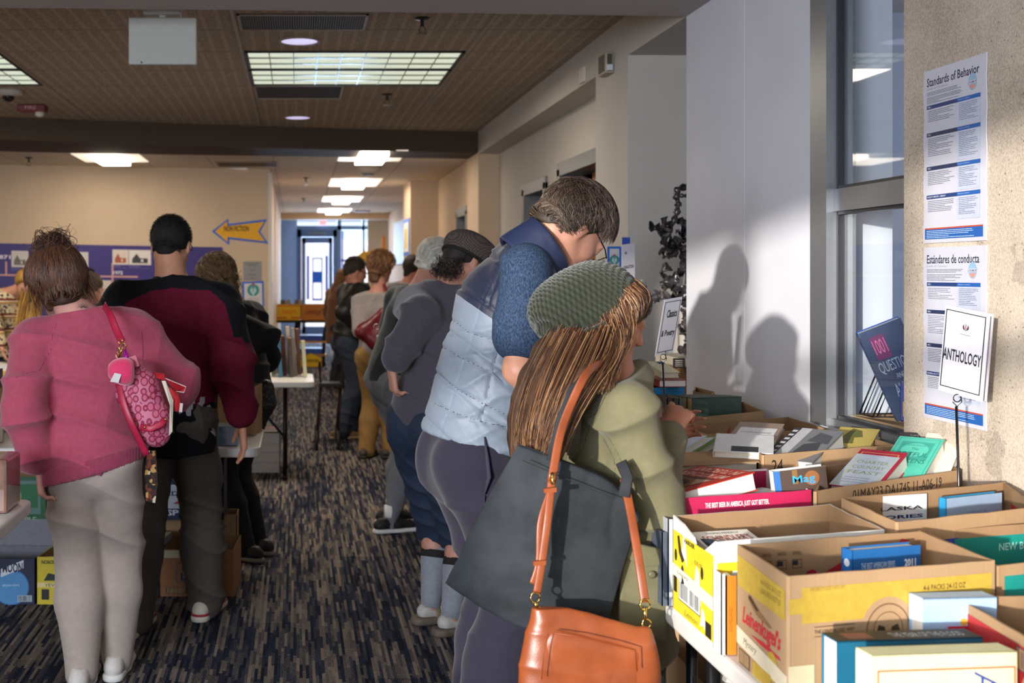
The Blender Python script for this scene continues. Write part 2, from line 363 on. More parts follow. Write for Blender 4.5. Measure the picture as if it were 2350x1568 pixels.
class Pose:
    def __init__(s, x, y, H, yaw, lean=0, side=0, hz=None, head=(0, 0, 0), tl=1.0, headpos=None, wr=(None, None), el=((-1, -.5, -.3), (1, -.5, -.3)), feet=None, twist=0, neck=None, shw=1.0):
        s.H = H; yw = math.radians(yaw); s.F = np.array([math.sin(yw), math.cos(yw), 0]); s.R = np.array([math.cos(yw), -math.sin(yw), 0]); s.Z = np.array([0, 0, 1.])
        hz = hz or .52*H; s.pel = np.array([x, y, hz])
        def up(l, sd): return rotm(s.R, -l)@(rotm(s.F, sd)@s.Z)
        u1, u2 = up(lean*.55, side*.6), up(lean*1.15, side*1.2); s.u1, s.u2 = u1, u2
        s.waist = s.pel+u1*.105*H*tl; s.chest = s.waist+(u1+u2)*.5*.11*H*tl; s.neck = s.chest+u2*.10*H*tl
        tw = rotm(s.Z, twist); s.SR = tw@s.R; s.SF = tw@s.F; s.SR = nrm(s.SR-u2*(s.SR@u2)); s.SF = nrm(np.cross(u2, s.SR))
        s.sh = [s.chest+u2*.056*H*tl+s.SR*q*.106*H*shw for q in (-1, 1)]
        pit, yw2, rol = head; hu = nrm(u2*.5+s.Z*.5); a = rotm(s.Z, -yw2)@s.F; ar = np.cross(a, s.Z); Rp = rotm(ar, -pit)@rotm(a, rol)
        s.hf, s.hu, s.hr = Rp@a, Rp@s.Z, Rp@ar; s.hs = .132*H/.235   # head height .132 H
        s.hc = V3(headpos) if headpos is not None else s.neck+(nrm(u2*.45+s.hu*.55)*.072+s.hu*.035+s.hf*.02)*H
        s.el, s.wr = [], []
        for i in (0, 1):
            q = -1 if i == 0 else 1; tgt = wr[i] if wr[i] is not None else s.sh[i]+s.SR*q*.05*H+s.F*.03*H-s.Z*.30*H
            h = el[i]; hint = s.R*h[0]+s.F*h[1]+s.Z*h[2]; e, w_ = ik(s.sh[i], tgt, .165*H, .15*H, hint); s.el.append(e); s.wr.append(w_)
        s.hip = [s.pel+s.R*q*.05*H-s.Z*.005*H for q in (-1, 1)]; s.kn, s.an, s.fd = [], [], []
        feet = feet or [(-.1, 0, 0), (.1, 0, 0)]   # right offset, forward offset, toe-out degrees
        for i in (0, 1):
            r_, f_, t_ = feet[i]; a = s.pel*[1, 1, 0]+s.R*r_+s.F*f_+s.Z*.045*H
            k, a2 = ik(s.hip[i], a, .245*H, .245*H, s.F); a2 = a; s.kn.append(k); s.an.append(a2); s.fd.append(rotm(s.Z, -t_)@s.F)
    def h(s, r, f, u): return s.hc+(s.hr*r+s.hf*f+s.hu*u)*s.hs
    def Rh(s): return np.stack([s.hr, s.hf, s.hu], 1)
def hand(fd, p, i, W, D, palm, curl=25, k=.006, spread=1.0, sc=1.0):
    """W wrist, D direction of fingers, palm direction the palm faces"""
    H = p.H*sc; D = nrm(D); palm = nrm(V3(palm)-D*(V3(palm)@D)); side = np.cross(D, palm)*(1 if i == 1 else -1); side = side   # towards the thumb
    pw, pl = .022*H, .052*H
    for q in (-1, -.33, .33, 1): fd.rc(W+side*q*.010*H, W+D*pl+side*q*.0165*H, .0085*H, .0078*H, k=.01)
    for j, (q, L) in enumerate(((1.15, .040), (.4, .045), (-.38, .042), (-1.12, .033))):
        b = W+D*pl*.96+side*q*.0165*H; d = nrm(D+side*q*.07*spread); c = curl*(1+.18*j); seg = [.46, .30, .26]
        for n_, fr in enumerate(seg):
            ax = np.cross(d, palm); d2 = rotm(ax, c*(.7 if n_ == 0 else 1))@d; e = b+d2*L*H*fr*1.15
            fd.rc(b, e, .0052*H*(1-.08*n_), .0048*H*(1-.1*n_), k=k); b, d = e, d2
    t0 = W+D*.012*H+side*.017*H; t1 = t0+nrm(D*.55+side*.65+palm*.35)*.028*H; t2 = t1+nrm(D*.9+side*.15+palm*.35)*.03*H
    fd.rc(t0, t1, .0085*H, .0062*H, k=.01); fd.rc(t1, t2, .0062*H, .005*H, k=k)
def head_sdf(fd, p, k=.012, beard=0):
    s = p.hs; R = p.Rh(); e = lambda c, r, kk=k, sub=False: fd.ell(p.h(*c), np.array(r)*s, R, kk, sub)
    e((0, -.012, .03), (.076, .097, .088)); e((0, .03, -.03), (.06, .066, .082), .03); e((0, .052, -.088), (.032, .036, .026), .03)
    for q in (-1, 1):
        fd.rc(p.h(q*.052, .0, -.05), p.h(q*.018, .066, -.094), .02*s, .02*s, k=.03); e((q*.04, .066, -.028), (.022, .022, .022), .025)
        e((q*.031, .105, .004), (.017, .012, .011), .012, True); e((q*.031, .086, .004), (.0135, .0135, .011), .004)
        e((q*.082, -.004, -.004), (.009, .018, .031), .008); e((q*.091, .004, .002), (.006, .009, .016), .006, True); e((q*.078, .002, -.03), (.008, .01, .012), .006)
        fd.rc(p.h(q*.012, .094, .024), p.h(q*.045, .082, .026), .009*s, k=.014)
    fd.rc(p.h(0, .094, .012), p.h(0, .115, -.03), .0085*s, .012*s, k=.012)
    for q in (-1, 1): e((q*.011, .106, -.034), (.009, .011, .008), .006)
    e((0, .094, -.058), (.025, .014, .006), .006); e((0, .093, -.069), (.022, .014, .007), .006); fd.rc(p.h(-.02, .108, -.0635), p.h(.02, .108, -.0635), .0015*s, k=.004, sub=True)
def person(name, label, p, skin='#c98f78', h=.009, fat=0.0, beard=0, hands=None, group=None):
    t = thing(name, label, 'person', tuple(p.pel*[1, 1, 0]), group); H = p.H; p.t = t
    pts = [p.pel, p.neck, p.hc, *p.el, *p.wr, *p.an]; lo = np.min(pts, 0)-.24; hi = np.max(pts, 0)+.24; lo[2] = max(lo[2], -.02)
    fd = Field(lo, hi, h); fl = (p.F, 1.35)
    fd.rc(p.pel+p.Z*.01, p.waist, .078*H, .066*H, k=.04, flat=fl); fd.rc(p.waist, p.chest, .066*H, .075*H, k=.04, flat=(p.SF, 1.4)); fd.rc(p.chest, p.chest+p.u2*.05*H, .075*H, .06*H, k=.04, flat=(p.SF, 1.5))
    [fd.rc(q_, p.chest+p.u2*.094*H, .028*H, .034*H, k=.04) for q_ in p.sh]; fd.rc(p.neck-p.u2*.01*H, p.h(0, -.03, -.05), .040*H, .036*H, k=.035)
    for i in (0, 1):
        fd.rc(p.sh[i], p.el[i], .030*H, .0225*H, k=.03); fd.rc(p.el[i], p.wr[i], .0245*H, .0155*H, k=.015)
        fd.rc(p.hip[i], p.kn[i], .048*H, .031*H, k=.03); fd.rc(p.kn[i], p.kn[i]*.65+p.an[i]*.35-p.F*.008*H, .031*H, .031*H, k=.02); fd.rc(p.kn[i]*.65+p.an[i]*.35-p.F*.008*H, p.an[i], .031*H, .019*H, k=.02)
        fd.rc(p.an[i]-p.Z*.018*H, p.an[i]+p.fd[i]*.075*H-p.Z*.026*H, .018*H, .013*H, k=.02)
        hd = (hands or {}).get(i, {}); D = hd.get('D', p.wr[i]-p.el[i]); pm = hd.get('palm', -p.R*(1 if i else -1)+p.F*.2)
        hand(fd, p, i, p.wr[i]+nrm(D)*.008*H, D, pm, hd.get('curl', 22), spread=hd.get('spread', 1), sc=hd.get('sc', 1))
    head_sdf(fd, p)
    fobj(fd, 'body', skin_mat(skin), t, it=2)
    for q in (-1, 1):
        m = MB(); c = p.h(q*.031, .0835, .004); r = .0118*p.hs
        m.lathe(c, [(r*math.sin(math.pi*k/10), -r*math.cos(math.pi*k/10)) for k in range(1, 10)], 14, tuple(p.hf)); m.lathe(c+p.hf*r*.93, [(.0055*p.hs, 0), (.003*p.hs, .001)], 12, tuple(p.hf), mi=1)
        m.build('eye', [M('#e8e2da', .2, 0), M('#2c1d14', .15, 0)], t, smooth=True)
    return t
def garment(p, name, mat, hem=None, sleeve=1.0, lo_=.018, h=.009, fold=.006, ff=26, seed=1, arms=(1, 1), neckcut=.0, bag=0, torso=1.0, band=None, attr=None, extra=None, hipw=.083, down=.14, armlo=0, collar=.047, shr=0.0, bell=0.0, smooth=2, cuff=0.0):
    """a top: hem = world z (or (point, normal)) where it ends; sleeve 0..2 (1 = elbow, 2 = wrist)"""
    H = p.H; pts = [p.pel-p.Z*(down+.06)*H, p.neck, *p.sh, *[p.el[i] for i in (0, 1) if arms[i]], *([p.wr[i] for i in (0, 1) if arms[i]] if sleeve > 1 else [])]
    lo = np.min(pts, 0)-.2; hi = np.max(pts, 0)+.2; fd = Field(lo, hi, h); fl = (p.F, 1.32)
    a = p.pel-p.Z*down*H
    fd.rc(a, p.pel+p.Z*.02*H, (hipw+bell)*H+lo_, hipw*H+lo_+bag*.5, k=.04, flat=fl); fd.rc(p.pel+p.Z*.02*H, p.waist, hipw*H+lo_+bag*.6, .072*H*torso+lo_+bag, k=.05, flat=fl)
    fd.rc(p.waist, p.chest, .072*H*torso+lo_+bag, .079*H*torso+lo_, k=.05, flat=(p.SF, 1.3)); fd.rc(p.chest, p.chest+p.u2*.045*H, .081*H*torso+lo_, .066*H*torso+lo_*.8, k=.05, flat=(p.SF, 1.42))
    [fd.rc(q_, p.chest+p.u2*.092*H, .031*H+lo_*.8, .043*H+lo_*.5, k=.045) for q_ in p.sh]; fd.rc(p.chest+p.u2*.06*H, p.neck+p.u2*.012*H, .05*H, collar*H, k=.04)
    for i in (0, 1):
        if not arms[i]: continue
        s_ = sleeve; R1 = .031*H+lo_+armlo; R2 = .0245*H+lo_+armlo; ew = p.el[i]
        if s_ < 1: ew = p.sh[i]+(p.el[i]-p.sh[i])*s_; fd.rc(p.sh[i], ew, R1-shr, R2+.010, k=.025); fd.cut(ew, nrm(ew-p.sh[i])) if 0 else None
        else:
            fd.rc(p.sh[i], ew, R1, R2, k=.03); W = ew+(p.wr[i]-ew)*(s_-1)*.99; dr = nrm(p.wr[i]-ew)
            fd.rc(ew, W-dr*.02*H, R2, .0205*H+lo_*.8+armlo*.7, k=.02); fd.rc(W-dr*.03*H, W, .0195*H+lo_*.3, .0185*H+cuff, k=.012)
    if extra: extra(fd, p)
    for i in (0, 1):
        if arms[i] and sleeve < 1:
            pass
    fd.cut(p.neck+p.u2*(.010+neckcut)*H, nrm(p.u2*.85-p.SF*.15) if neckcut <= 0 else p.u2)
    if hem is not None:
        if isinstance(hem, tuple): fd.cut(hem[0], hem[1])
        else: fd.cut((0, 0, hem), (0, 0, -1))
    def disp(V):
        d = fold*folds(V, nrm(p.u2+p.R*.4), ff, seed)+fold*.6*folds(V, nrm(p.R-p.u1*.35+p.F*.3), ff*.8, seed+3)+fold*.5*wob(V, 14, seed+5)
        if band is not None:
            z = (V-V3(band[0]))@nrm(band[1]); d = np.where((z < 0), -.004, d)*1.0
        return d
    return fobj(fd, name, mat, p.t, it=smooth, disp=disp, attr=attr)
def trousers(p, name, mat, top=None, lo_=.014, h=.009, fold=.005, ff=30, seed=2, leg=1.0, flare=0.0, ankle=None, attr=None, extra=None, hipw=.078):
    """leg 1 = to the ankle, .5 = to the knee"""
    H = p.H; pts = [p.waist, *p.kn, *p.an]; lo = np.min(pts, 0)-.2; hi = np.max(pts, 0)+.2; lo[2] = max(-.01, lo[2]); fd = Field(lo, hi, h); fl = (p.F, 1.3)
    fd.rc(p.pel-p.Z*.015*H, p.pel+p.Z*.06*H, hipw*H+lo_, .07*H+lo_, k=.04, flat=fl)
    for i in (0, 1):
        b = p.hip[i]-p.F*.012*H; fd.rc(b, p.hip[i]*.4+p.kn[i]*.6, .053*H+lo_, .043*H+lo_+flare*.4, k=.016); fd.ell(p.pel-p.F*.026*H+p.R*(-1 if i == 0 else 1)*.036*H-p.Z*.015*H, (.046*H+lo_*.5,)*3, None, .06)
        if leg >= 1:
            an = p.an[i]+p.Z*.0*H; fd.rc(p.hip[i]*.4+p.kn[i]*.6, p.kn[i], .043*H+lo_+flare*.4, .036*H+lo_+flare*.6, k=.016)
            fd.rc(p.kn[i], p.kn[i]*.6+an*.4-p.F*.006*H, .036*H+lo_+flare*.6, .034*H+lo_+flare*.9, k=.02); fd.rc(p.kn[i]*.6+an*.4-p.F*.006*H, an-p.Z*.01*H, .034*H+lo_+flare*.9, (ankle if ankle else .025*H+lo_+flare), k=.02)
        else:
            e = p.hip[i]+(p.kn[i]-p.hip[i])*leg*2; fd.rc(p.hip[i]*.4+p.kn[i]*.6, e, .044*H+lo_+flare*.6, .042*H+lo_+flare, k=.016); fd.cut(e-p.Z*.0, (0, 0, -1))
    if extra: extra(fd, p)
    if isinstance(top, tuple): fd.cut(*top)
    elif top is not None: fd.cut((0, 0, top), (0, 0, 1))
    fd.cut((0, 0, .012), (0, 0, -1))
    return fobj(fd, name, mat, p.t, it=2, disp=lambda V: fold*folds(V, nrm(p.Z+p.R*.5), ff, seed)*np.clip((p.pel[2]+.1-V[:, 2])*4, .3, 1)+fold*.7*folds(V, nrm(p.R+p.F), ff*.6, seed+4)+fold*.5*wob(V, 12, seed), attr=attr)
def shoe(p, i, up='#e8e4da', sole='#ddd8cc', accent=None, h=.006, high=0):
    a = p.an[i]*[1, 1, 0]; f = p.fd[i]; r = np.cross(f, p.Z); H = p.H; L = .15*H; s0 = a-f*.04*H
    lo = np.minimum(s0, a+f*.12*H)-.09; hi = np.maximum(s0, a+f*.12*H)+.09; lo[2] = -.01; hi[2] = .16; fd = Field(lo, hi, h)
    fd.rc(s0+p.Z*.045, a+f*.02*H+p.Z*.05, .036, .04, k=.03); fd.rc(a+f*.02*H+p.Z*.045, a+f*.10*H+p.Z*.03, .04, .033, k=.03, flat=(p.Z, 1.15)); fd.rc(s0+p.Z*.05+f*.012, s0+p.Z*(.075+high)+f*.025, .031, .031, k=.02); fd.cut((0, 0, .024), (0, 0, -1)); fd.cut((0, 0, .088+high), (0, 0, 1))
    o = fobj(fd, 'shoe', M(up, .6, .08), p.t, it=2)
    fs = Field(lo, hi, h); fs.rc(s0+p.Z*.016, a+f*.03*H+p.Z*.016, .042, .042, k=.02); fs.rc(a+f*.03*H+p.Z*.016, a+f*.103*H+p.Z*.018, .043, .039, k=.02); fs.cut((0, 0, .028), (0, 0, 1), .003); fs.cut((0, 0, .001), (0, 0, -1), .003)
    fobj(fs, 'sole', M(sole, .7, .05), o, it=1)
    if accent:
        fs = Field(lo, hi, h*.8); fs.rc(s0+p.Z*.03, a+f*.03*H+p.Z*.03, .0415, .043, k=.01); fs.rc(a+f*.03*H+p.Z*.03, a+f*.103*H+p.Z*.03, .043, .038, k=.01); fs.cut((0, 0, .037), (0, 0, 1), .002); fs.cut((0, 0, .028), (0, 0, -1), .002); fobj(fs, 'sole_stripe', M(accent, .6, .05), o, it=0)
    m = MB()
    for j in range(4):
        q = a+f*(.025+.016*j)*H*1.0+p.Z*(.088-.008*j); m.tube([q-r*.018, q+p.Z*.006, q+r*.018], .003, 6)
    m.build('laces', M(up, .7, .1), o, smooth=True)
def hair_cap(p, mat, th=.012, h=.007, front=.55, low=-.035, extra=None, disp=None, back=0.0):
    """the solid mass of hair; front = how far forward, low = how far down at the back"""
    s = p.hs; c = p.h(0, -.015, .033); lo = p.hc-.28*s*1.3; hi = p.hc+.28*s*1.3; fd = Field(lo, hi, h)
    fd.ell(c, np.array((.079+th, .1+th, .09+th))*s, p.Rh(), .01); fd.rc(p.h(0, -.06, -.0), p.h(0, -.058, low-.02), (.056+th*.55)*s, (.038+th*.5)*s, k=.04)
    fd.cut(p.h(0, .02, -.005), nrm(p.hf*1.2-p.hu*.75*(1.1-front)*1.6), .02)      # open the face
    fd.cut(p.h(0, -.07, low-.025-back), nrm(-p.hu+p.hf*.2), .015)
    if extra: extra(fd, p)
    return fobj(fd, 'hair', mat, p.t, it=2, disp=disp)
def scalp(p, n, length, k=7, seed=0, lift=.25, flow=(0, -.5, -1), swirl=0.0, front=.55, low=-.06, grav=0.0, off=.01, wav=.003, part=0, keep=None, target=None):
    r = np.random.RandomState(seed); s = p.hs; out = []; rad = np.array((.079, .1, .09))+off; ctr = np.array((0, -.015, .033)); fl = V3(flow)
    g = np.array([-p.hr[2], -p.hf[2], -p.hu[2]])   # world down in head space
    while len(out) < n:
        d = nrm(r.normal(size=3)); q = ctr+d*rad
        if (q-np.array((0, .02, -.005)))@nrm((0, 1.2, -.75*(1.1-front)*1.6)) > .0: continue
        if q[2] < low: continue
        if abs(q[0]) > .055 and q[2] < .012 and q[1] > -.035: continue
        if keep and not keep(q): continue
        v = fl+np.array((q[0]*part, 0, 0))+swirl*np.cross((0, 0, 1), d)+r.normal(size=3)*.22; nn = nrm(d/rad); v = v-nn*(v@nn); v = nrm(v)+nn*lift*r.uniform(.2, 1.2); path = [q]; L = length*r.uniform(.6, 1.1)
        ph = r.uniform(0, 6.28, 3); tg = None if target is None else np.array(target)+r.normal(size=3)*.012
        for j in range(k-1):
            if tg is not None: v = nrm(nrm(tg-q)+.35*v)
            v = nrm(v+g*grav+np.sin(ph+j*1.3)*wav*60*.1); q = q+v*L/(k-1); dd = (q-ctr)/rad; m = np.linalg.norm(dd)
            if m < 1.0: q = ctr+dd/m*rad*1.0
            if tg is None and m > 1.02+lift*.35: q = ctr+dd/m*rad*(1.02+lift*.35)
            if q[2] < .03:
                rc_ = .058+off*.55; m = math.hypot(q[0], q[1]+.06)
                if m < rc_ and q[1] < -.02: q = np.array((q[0]*rc_/m, (q[1]+.06)*rc_/m-.06, q[2]))
            path.append(q)
        out.append([p.h(*x) for x in path])
    return np.array(out)

def seam(lines, w_):
    """distance mask to seen polylines, for stitched seams and printed lines on cloth"""
    def f(V):
        px, py = VX+F*V[:, 0]/V[:, 1], VY-F*(V[:, 2]-EYE)/V[:, 1]; d = np.full(len(V), 1e3)
        for L in lines:
            for (x0, y0), (x1, y1) in zip(L[:-1], L[1:]):
                ux, uy = x1-x0, y1-y0; t = np.clip(((px-x0)*ux+(py-y0)*uy)/(ux*ux+uy*uy), 0, 1); d = np.minimum(d, np.hypot(px-x0-t*ux, py-y0-t*uy))
        return w_-d
    return f
def seam_mat(m0, col, attr='seam', at2=None):
    """m0: the cloth material; a seam colour where the mask is above zero"""
    m = m0.copy(); t = m.node_tree; b = t.nodes['Principled BSDF']; src = b.inputs['Base Color'].links[0].from_socket if b.inputs['Base Color'].links else None
    a = t.nodes.new('ShaderNodeAttribute'); a.attribute_name = attr; g = t.nodes.new('ShaderNodeMath'); g.operation = 'GREATER_THAN'; g.inputs[1].default_value = 0; t.links.new(a.outputs['Fac'], g.inputs[0])
    x = t.nodes.new('ShaderNodeMix'); x.data_type = 'RGBA'; t.links.new(g.outputs[0], x.inputs[0])
    if src: t.links.new(src, x.inputs[6])
    else: x.inputs[6].default_value = b.inputs['Base Color'].default_value
    x.inputs[7].default_value = lin(col); t.links.new(x.outputs[2], b.inputs['Base Color']); return m
# ================================================================ THE ROOM
XW = 1.92; ZC = 3.06; Z2 = 2.85; ZS = 2.82
def carpet():
    n = N('carpet'); o = n.obj(); x, y, z = n.sep(o)
    tile = n.n('ShaderNodeCombineXYZ', {0: n.math('FLOOR', n.math('DIVIDE', x, .25)), 1: n.math('FLOOR', n.math('ADD', y, n.math('MULTIPLY', n.math('FLOOR', n.math('DIVIDE', x, .25)), .37)))}).outputs[0]
    tw = n.n('ShaderNodeTexWhiteNoise', {0: tile}, noise_dimensions='3D').outputs[0]
    def streak(w_, L, seed):
        c = n.math('FLOOR', n.math('DIVIDE', x, w_)); r = n.n('ShaderNodeTexWhiteNoise', {1: n.math('ADD', c, seed)}, noise_dimensions='1D').outputs[0]
        s_ = n.math('FLOOR', n.math('ADD', n.math('DIVIDE', y, L), n.math('MULTIPLY', r, 17)))
        return n.n('ShaderNodeTexWhiteNoise', {0: n.n('ShaderNodeCombineXYZ', {0: c, 1: s_, 2: seed}).outputs[0]}, noise_dimensions='3D').outputs[0]
    a, b = streak(.0125, .16, 1.0), streak(.0125, .55, 5.0)
    v = n.math('ADD', n.math('MULTIPLY', a, .55), n.math('MULTIPLY', b, .45)); v = n.math('ADD', v, n.math('MULTIPLY', n.math('SUBTRACT', tw, .5), .28))
    fine = n.noise(260, 2, n.scale(o, (1, .55, 1))); v = n.math('ADD', v, n.math('MULTIPLY', n.math('SUBTRACT', fine, .5), 1.5))
    c1 = n.ramp(v, [(.0, lin('#10131c')), (.30, lin('#1b202d')), (.43, lin('#25314f')), (.52, lin('#3c3a3a')), (.64, lin('#625a52')), (.8, lin('#7d7268')), (1, lin('#8d8074'))])
    n.col(c1); n.rough(.95); n.spec(.1); n.bump(n.noise(500, 2), .6, .003); return n.m
def paint(c, b=.05, sc=3, big=.04):
    n = N('paint_'+c.strip('#')); cc = lin(c); n.col(n.ramp(n.noise(sc, 3), [(.3, tuple(k*(1-big) for k in cc[:3])+(1,)), (.7, tuple(k*(1+big) for k in cc[:3])+(1,))])); n.rough(.75); n.spec(.25); n.bump(n.noise(140, 2), b, .002); return n.m
def tile_ceiling():
    n = N('ceiling_tiles'); x, y, z = n.sep(n.obj())
    fx = n.math('FRACT', n.math('DIVIDE', x, .0925)); fy = n.math('FRACT', n.math('DIVIDE', y, .0307)); ty = n.math('FRACT', n.math('DIVIDE', n.math('SUBTRACT', y, .07), .737))
    w_ = n.noise(30, 2); j = n.math('MULTIPLY', n.math('SUBTRACT', w_, .5), .35)
    slot = n.math('MULTIPLY', n.math('LESS_THAN', n.math('ABSOLUTE', n.math('SUBTRACT', n.math('ADD', fy, j),   .5)), .17), n.math('LESS_THAN', n.math('ABSOLUTE', n.math('SUBTRACT', fx, .5)), .39))
    slot = n.math('MULTIPLY', slot, n.math('GREATER_THAN', n.noise(70, 2), .40))
    edge = n.math('LESS_THAN', ty, .016); rib = n.math('GREATER_THAN', n.math('ABSOLUTE', n.math('SUBTRACT', fx, .5)), .47)
    d = n.math('MAXIMUM', n.math('MAXIMUM', n.math('MULTIPLY', slot, .95), edge), n.math('MULTIPLY', rib, .28))
    n.col(n.mix(d, lin('#c2b2a0'), lin('#2a211b'))); n.rough(.95); n.spec(.1); n.bump(n.noise(60, 3), .5, .01); return n.m
def grid_ceiling():
    n = N('ceiling_grid'); x, y, z = n.sep(n.obj())
    a = n.math('LESS_THAN', n.math('FRACT', n.math('DIVIDE', n.math('SUBTRACT', x, .47), .737)), .022); b = n.math('LESS_THAN', n.math('FRACT', n.math('DIVIDE', n.math('SUBTRACT', y, .3), 1.47)), .011)
    n.col(n.mix(n.math('MULTIPLY', n.math('MAXIMUM', a, b), .5), lin('#e2d4c0'), lin('#8a7866'))); n.rough(.9); n.bump(n.noise(300, 2), .3, .003); return n.m
CREAM = paint('#c9b296'); WHITE = paint('#d2d3dc', .04); GREYC = paint('#bdb7ae', .04); ALU = M('#83868b', .38, .04, metal=.6)
mb = MB(); mb.box((-6.2, -3.4, -.1), (4.4, 31, 0)); struct(mb, 'floor', carpet())
mb = MB(); mb.box((-6.2, 5.6, ZC), (XW+.3, 13.2, ZC+.08)); struct(mb, 'ceiling', tile_ceiling())
NB = paint('#b0a7a2', .03)
mb = MB(); mb.prism([(-6.2, -3.4, ZS), (4.4, -3.4, ZS), (4.4, 5.94, ZS), (XW, 5.94, ZS), (-.2, 5.80, ZS), (-6.2, 5.55, ZS)], (0, 0, .3)); struct(mb, 'ceiling_entrance', NB)
mb = MB(); mb.prism([(-6.2, 13.0, Z2), (-6.2, 10.9, Z2), (-2.84, 12.0, Z2), (-.386, 12.9, Z2), (2.2, 13.2, Z2), (2.2, 26.2, Z2), (-.6, 26.2, Z2), (-.6, 14.8, Z2), (-6.2, 14.3, Z2)], (0, 0, .06)); struct(mb, 'ceiling_corridor', grid_ceiling())
mb = MB(); nf = [(-6.2, 10.3), (-2.84, 11.55), (-1.2, 12.05), (.54, 12.5), (2.3, 12.85)]; ff_ = [(2.3, 13.5), (.54, 13.25), (-1.2, 13.0), (-2.84, 12.7), (-6.2, 11.6)]
mb.prism([(a, b, Z2-.012) for a, b in nf+ff_], (0, 0, ZC-Z2+.02)); struct(mb, 'trim_1', paint('#4d3f32', .3, 60, .12))  # darker paint that also carries the shade on the beam's face
# left wall with the timeline, corridor side wall
mb = MB(); mb.prism([(-6.2, 13.85, 0), (-.33, 14.87, 0), (-.33, 25.6, 0), (-.55, 25.6, 0), (-.55, 15.0, 0), (-6.2, 14.05, 0)], (0, 0, Z2)); struct(mb, 'wall_left', CREAM)
mb = MB(); mb.box((-6.35, -3.4, 0), (-6.2, 14.1, ZC)); struct(mb, 'wall_far_left', CREAM)
mb = MB(); mb.box((-.35, 14.85, 0), (-.285, 15.0, 1.45)); mb.box((-.345, 14.86, 1.45), (-.30, 14.97, 2.8)); struct(mb, 'trim_2', M('#cfc6ba', .5, .04))
# unseen back wall; its opening and bars are shaped to pattern the sun
OX0, OX1, OZ0, OZ1 = -4.75, -1.35, .10, 2.74
mb = MB(); mb.box((-6.2, -3.4, 0), (OX0, -3.25, ZS)); mb.box((OX1, -3.4, 0), (4.4, -3.25, ZS)); mb.box((OX0, -3.4, 0), (OX1, -3.25, OZ0)); mb.box((OX0, -3.4, OZ1), (OX1, -3.25, ZS)); struct(mb, 'wall_back', WHITE)
mb = MB()
for x in (-4.72, -3.75, -2.85, -2.25, -1.4): mb.box((x-.035, -3.38, OZ0), (x+.035, -3.28, OZ1))
for z in (.13, 1.02, 2.08, 2.71): mb.box((OX0, -3.38, z-.04), (OX1, -3.28, z+.04))
struct(mb, 'window_sun_gobo', ALU)
# near right wall: white panels, end face, recessed window, speckled concrete pillar
mb = MB(); mb.box((XW, 4.495, 0), (XW+.3, 5.168, ZS)); mb.box((XW, 5.172, 0), (XW+.3, 5.94, ZS)); mb.box((XW, 3.79, 0), (XW+.3, 4.495, 1.0)); mb.box((XW+.004, 5.16, 0), (XW+.29, 5.18, ZS)); struct(mb, 'wall_right', WHITE)
def concrete():
    n = N('concrete'); a = n.noise(3, 4); b = n.noise(160, 3); c = n.n('ShaderNodeTexVoronoi', {'Vector': n.obj()}); c.inputs['Scale'].default_value = 48
    base = n.ramp(n.math('ADD', n.math('MULTIPLY', a, .5), n.math('MULTIPLY', b, .5)), [(.33, lin('#968878')), (.5, lin('#bdaf9e')), (.66, lin('#d3c7b6'))])
    d = n.math('LESS_THAN', c.outputs[0], .13); d = n.math('MULTIPLY', d, n.math('GREATER_THAN', n.noise(9, 2), .5)); st = n.math('MULTIPLY', n.math('GREATER_THAN', n.noise(4.5, 5), .63), .25)
    n.col(n.mix(n.math('MAXIMUM', n.math('MULTIPLY', d, .7), st), base, lin('#4d4036'))); n.rough(.85); n.bump(b, .35, .003); return n.m
mb = MB(); mb.box((XW-.012, 1.0, 0), (XW+.5, 3.79, ZS)); struct(mb, 'wall_pillar', concrete())
mb = MB(); mb.box((XW, -3.4, 0), (XW+.3, 1.0, ZS)); struct(mb, 'wall_right_near', WHITE)
mb = MB()
mb.box((XW-.006, 4.36, 1.0), (XW+.10, 4.497, ZS)); mb.box((XW+.02, 3.79, 1.777), (XW+.09, 4.37, 1.857)); mb.box((XW+.01, 3.79, .985), (XW+.10, 4.37, 1.03)); mb.box((XW+.02, 3.786, 1.0), (XW+.08, 3.815, ZS))
struct(mb, 'window_2', ALU)
mb = MB()
for z0, z1 in ((1.03, 1.777), (1.857, ZS)): mb.box((XW+.03, 4.345, z0), (XW+.06, 4.362, z1)); mb.box((XW+.03, 3.815, z0), (XW+.06, 3.835, z1)); mb.box((XW+.03, 3.83, z1-.012), (XW+.06, 4.35, z1)); mb.box((XW+.03, 3.83, z0), (XW+.06, 4.35, z0+.012))
struct(mb, 'trim_3', M('#26272c', .4, .05))
n = N('pane'); n.t.nodes.remove(n.b); tr = n.n('ShaderNodeBsdfTransparent'); tr.inputs[0].default_value = (.95, .97, .97, 1); gl = n.n('ShaderNodeBsdfGlossy'); gl.inputs['Roughness'].default_value = .02
lw = n.n('ShaderNodeLayerWeight'); lw.inputs[0].default_value = .5; mx = n.n('ShaderNodeMixShader', {0: n.math('ADD', n.math('MULTIPLY', n.math('POWER', lw.outputs[1], 4.5), .8), .03), 1: tr.outputs[0], 2: gl.outputs[0]}); n.t.links.new(mx.outputs[0], n.out.inputs[0]); GLASS = n.m
mb = MB(); mb.box((XW+.042, 3.8, 1.03), (XW+.048, 4.36, 1.78)); mb.box((XW+.042, 3.8, 1.85), (XW+.048, 4.36, ZS)); struct(mb, 'window_3', GLASS)
